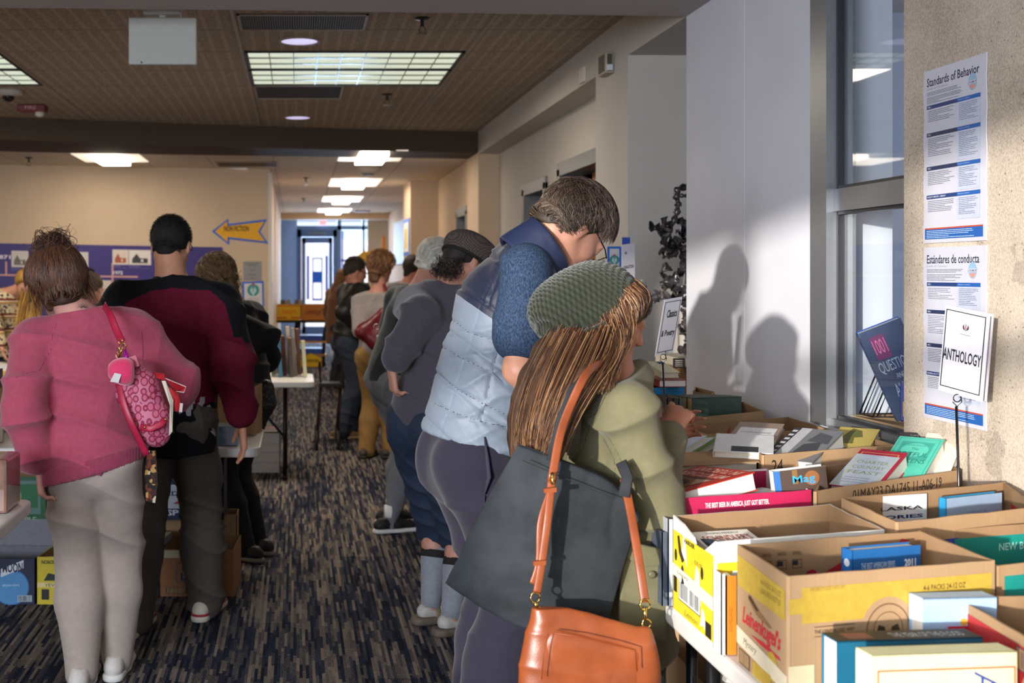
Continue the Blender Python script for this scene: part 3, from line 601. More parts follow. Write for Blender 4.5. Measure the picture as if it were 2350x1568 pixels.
# room seen through the pane
mb = MB(); mb.box((2.22, 5.55, 0), (2.62, 5.75, ZS)); mb.box((2.62, 5.85, 0), (4.4, 6.0, ZS)); mb.box((2.2, 5.45, 0), (2.24, 5.75, ZS)); mb.box((4.3, 1.0, 0), (4.4, 2.6, ZS)); mb.box((XW+.5, 1.0, 0), (4.4, 1.1, ZS)); struct(mb, 'wall_display_room', WHITE)
mb = MB(); mb.box((XW+.06, 3.79, .9), (2.75, 5.45, 1.0)); struct(mb, 'trim_4', M('#8b8c90', .5, .05))
# alcove, columns, recessed wall with doors, soffit
mb = MB(); mb.box((XW, 6.99, 0), (3.1, 7.74, ZS)); struct(mb, 'wall_column_near', GREYC)
mb = MB(); mb.box((3.0, 5.94, 0), (3.1, 7.0, ZS)); struct(mb, 'wall_alcove', WHITE)
mb = MB(); mb.box((XW, 5.94, ZS), (3.1, 12.75, ZC+.08)); struct(mb, 'ceiling_soffit', GREYC)
def wall_with_doors(name, X, y0, y1, zt, doors, th=.15):
    m = MB(); y = y0
    for a, b, z in doors: m.box((X, y, 0), (X+th, a, zt)); m.box((X, a, z), (X+th, b, zt)); y = b
    m.box((X, y, 0), (X+th, y1, zt)); struct(m, name, GREYC if X > 2 else CREAM)
wall_with_doors('wall_recess', 2.14, 7.74, 12.72, ZS, [(8.45, 9.75, 2.38), (10.33, 11.28, 2.32)])
mb = MB(); mb.box((XW, 12.72, 0), (2.29, 13.57, Z2+.1)); struct(mb, 'wall_column_far', CREAM)
wall_with_doors('wall_corridor_right', 1.96, 13.57, 25.6, Z2, [(13.8, 14.62, 2.27)])
mb = MB(); mb.box((1.58, 16.7, 0), (1.98, 17.8, Z2)); struct(mb, 'wall_column_corridor', CREAM)
mb = MB(); mb.box((2.9, 8.0, 0), (3.0, 15.3, ZS)); mb.box((2.29, 7.76, 0), (3.0, 7.8, ZS)); mb.box((2.29, 12.6, 0), (2.9, 12.7, ZS)); mb.box((2.11, 15.2, 0), (3, 15.3, ZS)); mb.box((2.2, 7.8, ZS-.1), (3, 15.3, ZS)); struct(mb, 'wall_rooms', M('#3b332c', .8, .1))
DG = M('#70706f', .45, .05); WD = M('#8a4a22', .4, .25, 9, stretch=(14, 14, 1))
for k_, (X, a, b, z, lb) in enumerate([(2.14, 8.45, 9.75, 2.38, 1), (2.14, 10.33, 11.28, 2.32, 2), (1.96, 13.8, 14.62, 2.27, 3)]):
    m = MB(); m.box((X-.025, a-.06, 0), (X+.17, a+.04, z+.02)); m.box((X-.025, b-.04, 0), (X+.17, b+.06, z+.02)); m.box((X-.025, a-.06, z-.04), (X+.17, b+.06, z+.07))
    fr = struct(m, 'door_%d' % lb, DG, bevel=.004)
    m = MB(); m.box((X+.13, a+.05, .01), (X+.17, a+(.62 if lb == 1 else .45)*(b-a), z-.05)); d = m.build('door_leaf', WD, fr)
    m = MB(); m.tube([(X+.11, a+.14, 1.02), (X+.07, a+.14, 1.02), (X+.07, a+.26, 1.02)], .01, 8); m.build('handle', ALU, d, smooth=True)
# corridor end header, vestibule
mb = MB(); mb.box((-.55, 25.6, 2.72), (2.1, 25.95, Z2+.06)); mb.box((-.55, 26.2, 2.9), (2.6, 31, 2.96)); struct(mb, 'trim_5', CREAM)
VB = paint('#93a6c4')
mb = MB(); mb.box((-.55, 25.6, 0), (-.40, 29.1, 2.95)); mb.box((-.40, 29, 0), (.02, 29.1, 2.95)); struct(mb, 'wall_vestibule_left', VB)
mb = MB(); mb.box((1.62, 27.4, 0), (2.16, 27.5, 2.95)); mb.box((2.5, 25.6, 0), (2.6, 29, 2.95)); struct(mb, 'wall_vestibule_right', CREAM)
mb = MB(); mb.box((.02, 29, 2.62), (2.6, 29.08, 2.72)); mb.box((.02, 29, 2.86), (2.6, 29.08, 2.95)); mb.box((.98, 29, 0), (1.08, 29.08, 2.9)); mb.box((1.58, 29, 0), (1.64, 29.08, 2.9)); mb.box((2.2, 29, 0), (2.26, 29.08, 2.9)); mb.box((1.08, 29, .9), (2.6, 29.06, .96)); mb.box((1.08, 29, 1.45), (1.6, 29.06, 1.5)); struct(mb, 'window_4', M('#5a6f90', .4, .05))
mb = MB(); mb.box((.02, 28.98, 0), (.12, 29.06, 2.62)); mb.box((.88, 28.98, 0), (.98, 29.06, 2.62)); mb.box((.02, 28.98, 2.45), (.98, 29.06, 2.62)); fr = struct(mb, 'door_4', M('#4c5f7e', .4, .05))
mb = MB(); mb.box((.13, 28.97, .02), (.22, 29.02, 2.44)); mb.box((.78, 28.97, .02), (.87, 29.02, 2.44)); mb.box((.13, 28.97, 2.3), (.87, 29.02, 2.44)); mb.box((.13, 28.97, .02), (.87, 29.02, .3)); dl = mb.build('door_leaf', M('#566a8c', .4, .05), fr)
mb = MB(); mb.box((.22, 28.995, .3), (.78, 29.0, 2.3)); mb.build('pane', GLASS, dl)
BT = M('#1f62c8', .5, .05)
mb = MB()
for a, b, c_, d_ in ((.25, .95, .31, 2.0), (.70, .95, .76, 2.0), (.38, .95, .41, 1.95), (.60, .95, .63, 1.95), (.38, 1.92, .63, 1.95), (.38, .92, .63, .97)): mb.box((a, 28.985, b), (c_, 28.993, d_))
mb.box((.40, 28.983, 1.35), (.61, 28.992, 1.62)); mb.build('tape_border', BT, dl); mb = MB(); mb.box((.27, 28.96, 2.52), (.72, 28.99, 2.56)); mb.build('door_closer', DG, dl)
mb = MB(); mb.box((1.08, 28.98, 1.86), (1.58, 28.99, 1.91)); mb.box((1.09, 28.98, .98), (1.13, 28.99, 2.6)); tag(mb.build('tape_strip', BT), 'blue tape stuck across the far entrance window', 'tape')
mb = MB(); mb.box((-3, 36, -.1), (6, 36.2, 2.6)); struct(mb, 'wall_outside', M('#cfc8c4', .8, .1, 1.5))
mb = MB(); mb.box((-12, -30, -.3), (12, -3.45, -.15)); mb.box((-3, 29.2, -.3), (6, 40, -.15)); struct(mb, 'floor_outside', M('#8d8a84', .9, .1))
# ---------------------------------------------------------------- ceiling fittings
TB = M('#a89a8a', .6, .04)
mb = MB()
for x in (-4.3, -2.0, -.37, 1.16): mb.box((x-.012, 5.8, ZC-.006), (x+.012, 12.7, ZC+.004))
struct(mb, 'trim_6', TB)
def troffer(x0, x1, label):
    t = thing('ceiling_light', label, 'light', ((x0+x1)/2, 8.85, ZC), 'twin louvred ceiling lights')
    for y0, y1 in ((8.15, 8.84), (8.87, 9.57)):
        m = MB(); b = .02; m.box((x0, y0, ZC-.012), (x1, y0+b, ZC+.0)); m.box((x0, y1-b, ZC-.012), (x1, y1, ZC)); m.box((x0, y0, ZC-.012), (x0+b, y1, ZC)); m.box((x1-b, y0, ZC-.012), (x1, y1, ZC)); fr = m.build('frame', M('#201d1b', .5, 0), t)
        m = MB(); m.box((x0+b, y0+b, ZC-.003), (x1-b, y1-b, ZC-.0015)); m.build('diffuser', EM('#e6f0d6', .75), t)
        m = MB()
        for i in range(1, 9): x = x0+(x1-x0)*i/9; m.box((x-.004, y0+b, ZC-.011), (x+.004, y1-b, ZC-.003))
        for i in (1, 2): y = y0+(y1-y0)*i/3; m.box((x0+b, y-.02, ZC-.0105), (x1-b, y+.02, ZC-.003))
        m.build('louvre', M('#b9c4bc', .25, 0, metal=.6), t)
troffer(-.35, 1.14, 'large lit louvred ceiling light above the aisle'); troffer(-3.5, -2.01, 'lit louvred ceiling light cut by the left picture edge')
def grille(x0, y0, x1, y1, z, label, slats=True, dark='#3d332b'):
    t = thing('air_vent', label, 'vent', ((x0+x1)/2, (y0+y1)/2, z), None); m = MB(); m.box((x0, y0, z-.006), (x1, y1, z-.002)); m.build('backing', M(dark, .8, .1), t); m = MB(); b = .015
    m.box((x0, y0, z-.012), (x1, y0+b, z)); m.box((x0, y1-b, z-.012), (x1, y1, z)); m.box((x0, y0, z-.012), (x0+b, y1, z)); m.box((x1-b, y0, z-.012), (x1, y1, z)); m.build('frame', TB, t)
    if slats:
        m = MB(); k = int((x1-x0)/.014)
        for i in range(k): x = x0+.014*(i+.5); m.box((x-.003, y0+b, z-.011), (x+.003, y1-b, z-.004))
        m.build('slats', M('#6e6054', .6, 0), t)
grille(-.345, 6.98, .42, 7.42, ZC, 'ribbed air vent in front of the round downlight'); grille(-.34, 9.62, .38, 10.32, ZC, 'dark flat vent just behind the big louvred light', False)
grille(-.93, 13.85, -.22, 14.5, Z2, 'grey vent above the timeline wall corner', False, '#6d6052')
for x, y, lb in ((.02, 7.8, 'round downlight in front of the big louvred light'), (.0125, 11.6, 'round downlight behind the big louvred light')):
    t = thing('downlight', lb, 'light', (x, y, ZC), 'round recessed downlights'); m = MB(); m.lathe((x, y, ZC-.008), [(.118, .008), (.118, 0), (.136, 0), (.14, .008)], 36); m.build('trim_ring', TB, t, smooth=True)
    m = MB(); m.lathe((x, y, ZC-.004), [(.118, 0), (.118, .001)], 36); m.build('diffuser', EM('#cdc4ee', .95), t)
def panel_light(x0, x1, y0, y1, lb):
    t = thing('panel_light', lb, 'light', ((x0+x1)/2, (y0+y1)/2, Z2), 'bright corridor panel lights'); m = MB(); m.box((x0, y0, Z2-.009), (x1, y1, Z2-.001)); m.build('housing', EM('#ffe9cf', .9), t)
    w_ = (x1-x0); m = MB(); m.prism([(x0+w_*.28, y0+.03, Z2-.009), (x1-w_*.28, y0+.03, Z2-.009), (x1-w_*.28, y1-.03, Z2-.009), (x0+w_*.28, y1-.03, Z2-.009)], (0, 0, -.045)); m.build('lens', EM('#fff0dc', 11), t)
panel_light(-2.42, -1.70, 12.95, 13.88, 'lit ceiling panel above the timeline wall'); panel_light(.47, 1.17, 12.6, 13.78, 'lit ceiling panel half hidden by the dark beam')
panel_light(.47, 1.17, 16.3, 17.75, 'nearest of the three corridor panel lights in a row'); panel_light(.45, 1.12, 20.0, 21.5, 'middle of the three corridor panel lights in a row'); panel_light(.43, 1.1, 23.7, 25.2, 'farthest of the three corridor panel lights, by the blue entrance')
for x, y, z, lb in ((.74, 7.1, ZC, 'sprinkler head nearest the camera by the slotted tiles'), (.76, 10.1, ZC, 'sprinkler head behind the big louvred light'), (-2.97, 13.4, Z2, 'sprinkler head above the timeline wall on the left'), (.13, 16.2, Z2, 'sprinkler head in the corridor ceiling near its left side'), (.13, 20.6, Z2, 'sprinkler head farther down the corridor ceiling')):
    t = thing('sprinkler', lb, 'sprinkler', (x, y, z), 'ceiling sprinklers'); m = MB(); m.lathe((x, y, z-.012), [(.045, .012), (.035, 0), (.012, 0), (.010, -.03), (.014, -.035), (.012, -.04)], 18); m.build('escutcheon', M('#3a322c', .4, 0, metal=.5), t, smooth=True)
    m = MB(); m.lathe((x, y, z-.095), [(.028, 0), (.028, .003), (.004, .006)], 18); [m.tube([(x+q*.008, y, z-.05), (x+q*.02, y, z-.07), (x+q*.006, y, z-.092)], .003, 6) for q in (-1, 1)]; m.build('deflector', M('#4a4038', .35, 0, metal=.6), t)
t = thing('ceiling_sign', 'blank grey rectangular panel hanging under the tiled ceiling', 'panel', (-.68, 6.25, ZC)); a = P(295, 40, 6.2); b = P(451, 148, 6.2)
m = MB(); m.box((a.x, 6.2, b.z), (b.x, 6.235, a.z)); pl = m.build('panel', M('#a3a39b', .6, .03), t, bevel=.006); m = MB(); m.lathe((P(325, 146, 6.2).x, 6.197, P(325, 146, 6.2).z+.006), [(.005, 0), (.005, .006)], 12, (0, 1, 0)); m.build('sensor_dot', M('#101010', .4, 0), pl)
m = MB(); m.box((P(330, 0, 6.2).x, 6.17, a.z+.012), (P(415, 0, 6.2).x, 6.27, a.z+.05)); m.box((P(365, 0, 6.2).x, 6.2, a.z), (P(380, 0, 6.2).x, 6.24, ZC)); m.build('bracket', M('#b4b0a6', .5, .03), t, bevel=.004)
t = thing('security_camera', 'white dome camera on the ceiling at far left', 'camera', (-2.36, 9.9, ZC)); m = MB(); m.lathe((-2.36, 9.9, ZC-.05), [(.12, .05), (.12, .02), (.06, 0)], 28); m.build('housing', M('#b6aea4', .4, 0), t, smooth=True); m = MB(); m.lathe((-2.36, 9.9, ZC-.095), [(.01, 0), (.035, .008), (.05, .03), (.052, .046)], 24); m.build('dome', M('#15120f', .1, 0), t, smooth=True)
t = thing('fire_alarm', 'red ceiling fire alarm with a clear strobe', 'alarm', (-2.4, 10.75, ZC)); q0 = P(40, 237, 10.7); q1 = P(104, 256, 10.7); m = MB(); m.box((q0.x, 10.68, q1.z), (q1.x, 10.82, ZC)); al = m.build('casing', M('#6d1510', .4, .05), t, bevel=.008)
fc = Face((q0.x, 10.68, q1.z), (q1.x-q0.x, 0, 0), (0, 0, ZC-q1.z)); fc.fit('FIRE', .07, .018, .17, .05, '#c9a59b'); fc.build('lettering', al); m = MB(); m.lathe((q0.x+.19, 10.73, q1.z-.045), [(.01, 0), (.04, .012), (.042, .045)], 20); m.build('strobe', M('#d8cfc4', .1, 0), t, smooth=True)
t = thing('smoke_detector', 'white round detector on the ceiling behind the dark beam', 'detector', (.87, 14.6, Z2)); m = MB(); m.lathe((.87, 14.6, Z2-.09), [(.08, 0), (.12, .02), (.15, .06), (.15, .09)], 28); m.build('housing', M('#cbbfb0', .4, 0), t, smooth=True); m = MB(); m.lathe((.87, 14.6, Z2-.10), [(.05, 0), (.085, .012)], 24); m.build('grille', M('#2d2620', .5, 0), t)
t = thing('motion_sensor', 'beige wall sensor high up on the right fascia', 'sensor', (XW, 7.4, 2.83)); m = MB(); m.box((XW-.05, 7.30, 2.77), (XW, 7.48, 2.90)); m.build('casing', M('#a79c86', .5, .04), t, bevel=.008); m = MB(); m.box((XW-.056, 7.33, 2.785), (XW-.045, 7.45, 2.885)); m.box((XW-.04, 7.294, 2.78), (XW-.012, 7.30, 2.885)); m.build('grille', M('#4d463c', .6, 0), t); m = MB(); m.box((XW-.045, 7.291, 2.785), (XW-.008, 7.2945, 2.82)); m.build('lens', M('#c9cfd2', .2, 0), t)
m = MB(); m.box((XW-.02, 8.0, 2.83), (XW, 8.12, 2.93)); tag(m.build('access_plate', M('#cfc7bd', .5, 0), bevel=.003), 'small white plate on the fascia beyond the wall sensor', 'plate')
m = MB(); m.box((1.2, 24.5, Z2-.03), (1.5, 24.62, Z2)); tag(m.build('exit_light', M('#7a1a12', .5, .05)), 'small dark red fitting on the far corridor ceiling', 'fitting')
m = MB(); m.box((.55, 28.9, 2.74), (.72, 28.96, 2.84)); tag(m.build('exit_sign', EM('#ff2a20', 1.5)), 'tiny glowing red exit sign over the blue far door', 'sign')
# ---------------------------------------------------------------- left wall: timeline board, arrow, notices
wu = Vector((5.87, 1.02, 0)).normalized(); wn = Vector((wu.y, -wu.x, 0))
def onwall(px, py):   # the wall point seen at a photo position
    tx = (px-VX)/F; a = Vector((-6.2, 13.85)); d = (tx*a.y-a.x)/(wu.x-tx*wu.y); y = a.y+wu.y*d; return Vector((a.x+wu.x*d, y, EYE-(py-VY)*y/F))
def wallface(x0, y0, x1, y1, off=0.0):
    a = onwall(x0, y1); b = onwall(x1, y1); c_ = onwall(x0, y0); return Face(a+wn*off, b-a, Vector((0, 0, c_.z-a.z)), eps=.001)
t = thing('timeline_board', 'purple history timeline board along the cream wall', 'board', tuple(onwall(250, 860))); a = onwall(-200, 860); b = onwall(510, 860); zt = onwall(510, 558).z
m = MB(); m.prism([a+wn*.002, b+wn*.002, b+wn*.02, a+wn*.02], (0, 0, zt-a.z)); bd = m.build('panel', M('#3b2f74', .5, .05, 3), t)
fc = Face(a+wn*.02, b-a, Vector((0, 0, zt-a.z)), eps=.0015); PK = '#d09a94'; W_ = (b-a).length; s_ = W_/710
def bx(x): return (x+200)*s_
def bz(y): return (860-y)*s_*1.0
H_ = zt-a.z; bz = lambda y: H_*(860-y)/302
fc.rect(0, bz(633), bx(310), bz(629), PK); 
for x in (8, 251): fc.rect(bx(x-2), bz(655 if x > 100 else 632), bx(x+2), bz(600), PK)
fc.fit('1871', bx(-15), bz(594), bx(18), bz(585), '#e7dfe8', bold=.03); fc.fit('1972', bx(253), bz(626), bx(275), bz(618), '#e7dfe8', bold=.03)
for x0, y0, x1, y1, c1, c2 in ((20, 575, 58, 612, '#cfc6bd', '#6f6862'), (160, 575, 195, 610, '#c9c2bc', '#4b4744'), (251, 568, 288, 603, '#d9c8ba', '#a8573a'), (289, 568, 341, 603, '#dcd4cc', '#3f3b3a'), (210, 640, 248, 676, '#dac9bd', '#b98a76'), (255, 645, 300, 680, '#d8cec4', '#77706c')):
    fc.rect(bx(x0), bz(y1), bx(x1), bz(y0), '#d6ccc4'); e = 2; fc.rect(bx(x0+e), bz(y1-e), bx(x1-e), bz(y0+e), c1); w_ = x1-x0; h_ = y1-y0
    fc.poly([(bx(x0+.15*w_), bz(y1-.12*h_)), (bx(x0+.15*w_), bz(y0+.6*h_)), (bx(x0+.35*w_), bz(y0+.25*h_)), (bx(x0+.5*w_), bz(y0+.55*h_)), (bx(x0+.85*w_), bz(y0+.55*h_)), (bx(x0+.85*w_), bz(y1-.12*h_))], c2); fc.rect(bx(x0+.55*w_), bz(y0+.8*h_), bx(x0+.65*w_), bz(y0+.62*h_), c1)
    fc.rect(bx(x0), bz(y1+4), bx(x0+w_*.5), bz(y1+3), '#8f86b4'); fc.rect(bx(x0), bz(y1+8), bx(x0+w_*.9), bz(y1+7), '#6c629c')
fc.build('timeline_print', bd)
def poly_on_wall(pts, off, th, name, mat, parent):
    q = [onwall(x, y)+wn*off for x, y in pts]; m = MB(); m.prism(q, wn*th); return m.build(name, mat, parent)
t = thing('arrow_sign', 'yellow arrow sign edged in blue tape reading NON FICTION', 'sign', tuple(onwall(550, 562)))
out = [(486, 531), (524, 502), (524, 514), (613, 503), (597, 532), (616, 559), (526, 549), (526, 563)]; inn = [(493, 531), (521, 508), (521, 519), (606, 509), (592, 532), (608, 554), (522, 544), (522, 556)]
o_ = poly_on_wall(out, .003, .004, 'tape_border', BT, t); a_ = poly_on_wall(inn, .007, .003, 'arrow_panel', M('#e0a414', .5, .05), t); fc = wallface(514, 517, 571, 534, .0105); fc.fit('NON FICTION', 0, .015, fc.W, fc.H*.9, '#1d1a17', bold=.02); fc.build('lettering', a_)
t = thing('notice_plate', 'grey metal notice on the cream wall above the tree-logo poster', 'sign', tuple(onwall(579, 645))); o_ = poly_on_wall([(558, 600), (600, 600), (600, 643), (558, 643)], .002, .006, 'plate', M('#8f8d8c', .35, .05), t); fc = wallface(558, 600, 600, 643, .008)
for v_, a_, b_ in ((.9, .15, .85), (.8, .25, .75), (.55, .35, .65), (.3, .3, .7), (.12, .4, .6)): fc.rect(fc.W*a_, fc.H*v_-.006, fc.W*b_, fc.H*v_, '#45423f')
fc.build('lettering', o_)
def treelogo(fc, u, v, r):
    fc.disc(u, v, r, '#3d8f8b'); [fc.poly([(u+q*.1*r, v-.8*r), (u+q*.5*r, v-.1*r), (u+q*.25*r, v+.6*r)], '#cfe3df') for q in (-1, 1)]; fc.poly([(u-.25*r, v+1.15*r), (u+.25*r, v+1.15*r), (u, v+.55*r)], '#c23030'); fc.rect(u-.06*r, v-r, u+.06*r, v+.3*r, '#cfe3df')
t = thing('taped_poster', 'white poster with a teal tree logo taped up with blue tape', 'poster', tuple(onwall(579, 704))); o_ = poly_on_wall([(555, 647), (605, 645), (606, 705), (557, 706)], .002, .002, 'tape_border', BT, t); p_ = poly_on_wall([(560, 651), (601, 650), (602, 701), (561, 702)], .004, .002, 'sheet', M('#cfcac8', .6, .03), t)
fc = wallface(561, 651, 601, 701, .0065); treelogo(fc, fc.W/2, fc.H*.7, .075); [fc.rect(fc.W*.15, fc.H*(.3-.08*i), fc.W*.85, fc.H*(.3-.08*i)+.006, '#8a8683') for i in range(3)]; fc.build('print', p_)
# corridor right wall: picture, poster
t = thing('wall_picture', 'grey picture hung high on the far right corridor wall', 'picture', (1.95, 23, 1.9)); m = MB(); m.box((1.93, 21.4, 1.75), (1.96, 23.9, 2.55)); m.build('frame', M('#8f8a86', .5, .3, 8), t)
t = thing('wall_artwork', 'dark mottled panel on the corridor wall beside the column', 'panel', (1.95, 20.5, 1.2)); m = MB(); m.box((1.93, 19.6, .9), (1.958, 21.1, 2.35)); m.build('canvas', M('#51433b', .6, .6, 14), t)
t = thing('column_poster', 'blue-edged yellow poster on the side of the corridor column', 'poster', (1.57, 17.2, 2)); m = MB(); m.box((1.572, 16.8, 1.82), (1.58, 17.7, 2.34)); q = m.build('tape_border', BT, t); m = MB(); m.box((1.566, 16.9, 1.87), (1.572, 17.6, 2.29)); q = m.build('sheet', M('#d9d6cf', .6, 0), t); m = MB(); m.box((1.564, 17.05, 1.92), (1.5665, 17.45, 2.2)); m.build('print', M('#d2b117', .6, .1), q)
m = MB(); m.box((-.40, 26.6, 1.95), (-.385, 27.5, 2.35)); tag(m.build('wall_notice', M('#c9b9ae', .6, .1)), 'small pale notice on the blue vestibule wall', 'notice')
m = MB(); m.box((-.40, 27.7, 1.35), (-.37, 28.2, 1.7)); tag(m.build('door_button', M('#56616f', .5, .1), bevel=.01), 'grey push plate on the blue vestibule wall', 'plate')
# yellow bookmobile sign farther down
t = thing('arrow_sign', 'yellow arrow sign on an orange post down the corridor', 'sign', (1.35, 20.5, 0)); a, b = P(820, 605, 19.5), P(887, 570, 19.5)
m = MB(); m.prism([P(818, 590, 19.5), P(838, 573, 19.5), P(838, 578, 19.5), P(888, 568, 19.5), P(888, 596, 19.5), P(838, 600, 19.5), P(838, 606, 19.5)], (0, .02, 0)); q = m.build('arrow_panel', M('#d9a814', .5, .05), t); fc = Face(P(840, 592, 19.498), (.33, 0, 0), (0, 0, .1), eps=.001); fc.fit('FICTION', 0, .0, .26, .06, '#2b2520'); fc.build('lettering', q)
m = MB(); m.box((P(877, 0, 19.6).x, 19.6, 0), (P(885, 0, 19.6).x, 19.66, P(0, 543, 19.6).z)); m.build('post', M('#d9861c', .5, .05), t)
# ================================================================ PEOPLE
def knit_tone(c, b=.5, sc=240): return M(c, .85, .1, 60, b, sc, sheen=.25, spec=.15)
def heather(c1, c2, sc=300, stretch=(1, 1, .35)):
    n = N('heather'); n.col(n.ramp(n.noise(sc, 3, n.scale(n.obj(), stretch)), [(.38, lin(c1)), (.62, lin(c2))])); n.rough(.9); n.spec(.15); n.bump(n.noise(400, 2), .3, .001); return n.m
def split_mat(name, specs, rough=.85, spec=.2, bump=(200, .3)):
    """specs: base colour then (attribute, colour): colour where the attribute is above zero"""
    n = N(name); c = lin(specs[0]); v = n.noise(50, 3); out = n.ramp(v, [(.3, tuple(x*.88 for x in c[:3])+(1,)), (.7, tuple(x*1.12 for x in c[:3])+(1,))])
    for a, col in specs[1:]:
        at = n.n('ShaderNodeAttribute', attribute_name=a); out = n.mix(n.math('GREATER_THAN', at.outputs['Fac'], 0.0), out, lin(col))
    n.col(out); n.rough(rough); n.spec(spec); n.bump(n.noise(bump[0], 2), bump[1], .0015); return n.m
def interp(x, xs, ys): return np.interp(x, xs, ys)
def proj(V): return VX+F*V[:, 0]/V[:, 1], VY-F*(V[:, 2]-EYE)/V[:, 1]

# ---- woman in the pink sweatshirt, seen from behind
x, y = P(212, 0, 4.57)[:2]
p1 = Pose(x, y, 1.66, -4, lean=7, side=-5, head=(20, -22, -8), headpos=P(131, 655, 4.66), wr=(P(90, 1070, 4.50), P(345, 885, 4.86)), el=((-.35, -1, .1), (1.0, -.7, -.6)), feet=[(-.035, -.03, 6), (.085, .10, 8)], shw=1.02)
person('person', 'woman from behind in a faded pink sweatshirt and loose cream trousers', p1, '#bd8a7c', h=.0065, hands={0: dict(D=(.10, .02, -1), palm=(1, .1, .1), curl=38)})
def ex(fd, p):
    fd.rc(p.el[0]+np.array((-.005, 0, -.03)), p.wr[0]+np.array((.0, 0, .055)), .062, .058, k=.04); fd.rc(p.sh[1], p.el[1], .06, .062, k=.04)
hp, hn = V3(P(212, 1082, 4.57)), nrm((.27, 0, -1))
garment(p1, 'sweatshirt', seam_mat(knit_tone('#a3485d'), '#7d3247'), attr={'seam': seam([[(128, 742), (118, 800), (92, 850), (62, 858), (40, 872)], [(326, 760), (330, 830), (322, 900)]], 1.3)}, hem=(hp, hn), sleeve=2, lo_=.034, h=.0065, fold=.010, ff=17, seed=4, extra=ex, hipw=.092, torso=1.05, armlo=.012, neckcut=.006, collar=.052)
m = MB(); c = p1.neck+p1.u2*.012
g2 = []
for k in range(41): a = 2*math.pi*k/40; g2.append(V3(c)+p1.SR*.086*math.cos(a)+p1.SF*.072*math.sin(a)-p1.u2*(.018*abs(math.cos(a))-.001+.01*max(0, math.sin(a))))
m.tube(g2, .011, 10); m.build('collar', knit_tone('#9d4358'), p1.t, smooth=True)
m = MB(); [m.tube([p1.wr[0]*(1-t)+p1.el[0]*t+np.array((0, 0, .0)) for t in (-.005, .07, .16)], [.031, .036, .040], 20) for _ in (0,)]; m.build('cuff', knit_tone('#9a4256'), p1.t, smooth=True)
fd = Field(p1.pel-.3, p1.pel+np.array((.3, .3, .1)), .0065)
H = 1.66; fd.rc(p1.pel-p1.Z*.12*H, p1.pel, .092*H+.056, .092*H+.054, k=.03, flat=(p1.F, 1.3)); fd.cut(hp, hn); fd.cut(hp+V3((0, 0, .062)), -hn); fobj(fd, 'waistband', knit_tone('#8f3c52'), p1.t, disp=lambda V: .0018*np.sin(V[:, 0]*700))
trousers(p1, 'sweatpants', M('#a99b91', .85, .06, 40, .25, 300, sheen=.2, spec=.15), top=(hp+V3((0, 0, .012)), -hn), lo_=.020, h=.0075, fold=.009, ff=13, seed=12, flare=.024, ankle=.060, hipw=.080)
for i in (0, 1): shoe(p1, i, '#cfc9c2', '#e2dfd8')
H1 = hair_mat(['#22140f', '#38221a', '#4e3022', '#6a4430', '#8a5c3a'])
def bun(fd, p):
    s = p.hs; fd.ell(p.h(.0, -.052, .118), np.array((.088, .074, .064))*s, p.Rh(), .02); fd.ell(p.h(.01, -.06, .165), np.array((.058, .052, .044))*s, p.Rh(), .02)
hair_cap(p1, M('#35221b', .6, .3, 30, .6, 120, stretch=(1, 1, .25)), th=.040, extra=bun, low=-.085, disp=lambda V: .005*wob(V, 60, 3))
A = scalp(p1, 4200, .12, 9, 1, lift=.05, low=-.115, off=.052, wav=.012, target=(0, -.055, .17)); ribbons('hair_strands', A, .0011, H1, p1.t)
r = np.random.RandomState(8); L = []
for i in range(560):
    c = p1.h(*(np.array((.0, -.055, .145))+r.normal(size=3)*(.020, .016, .016))); a, b = nrm(r.normal(size=3)), nrm(r.normal(size=3)); R_ = r.uniform(.03, .062); t0 = r.uniform(0, 6.28)
    L.append([c+(a*math.cos(t)+b*math.sin(t))*R_ for t in np.linspace(t0, t0+r.uniform(2.5, 5), 12)])
ribbons('bun_strands', np.array(L), .0013, H1, p1.t)
L = []
for i in range(26):
    q = np.array((r.uniform(-.05, .06), r.uniform(-.08, -.02), .14+r.uniform(-.02, .03))); v = nrm((r.normal()*.8, r.normal()*.4, 1)); o_ = []
    for j in range(12): o_.append(p1.h(*q)); v = nrm(v+r.normal(size=3)*.28-np.array((0, 0, .13))); q = q+v*.0085
    L.append(o_)
for i in range(260):   # loose ends over the ears and nape
    sd = r.choice((-1, 1)); q = np.array((sd*r.uniform(.09, .12), r.uniform(-.07, .01), r.uniform(-.03, .09))); v = nrm((sd*.15, -.2, -1)); o_ = []
    for j in range(12): o_.append(p1.h(*q)); v = nrm(v+r.normal(size=3)*.12+np.array((0, 0, -.06))); q = q+v*.012
    L.append(o_)
ribbons('flyaway_hair', np.array(L), .0008, H1, p1.t)
m = MB(); c = p1.h(-.094, .012, -.036); m.tube([c+V3((math.sin(a)*.002, math.cos(a)*.010, math.sin(a)*.013-.012)) for a in np.linspace(0, 6.28, 24)], .0025, 8); tag(m.build('earring', M('#c9a557', .25, 0, metal=1), p1.t, smooth=True), 'gold hoop earring', None)
def skinmark(p, c0, name):  # small flower tattoo below the hairline
    m = MB()
    for j in range(7):
        a = math.pi*(j-3)/6.5; c = V3(c0); r_ = nrm(V3((1, 0, 0))); u_ = nrm(V3((0, -.35, .94))); q = [c+(r_*math.sin(a+d)+u_*math.cos(a+d))*l for d, l in ((0, .004), (.22, .014), (0, .021), (-.22, .014), (0, .004))]; m.tube(q, .0006, 5)
    m.build(name, M('#3b3a44', .6, 0), p.t)
skinmark(p1, p1.neck+np.array((.012, -.061, .042)), 'tattoo')

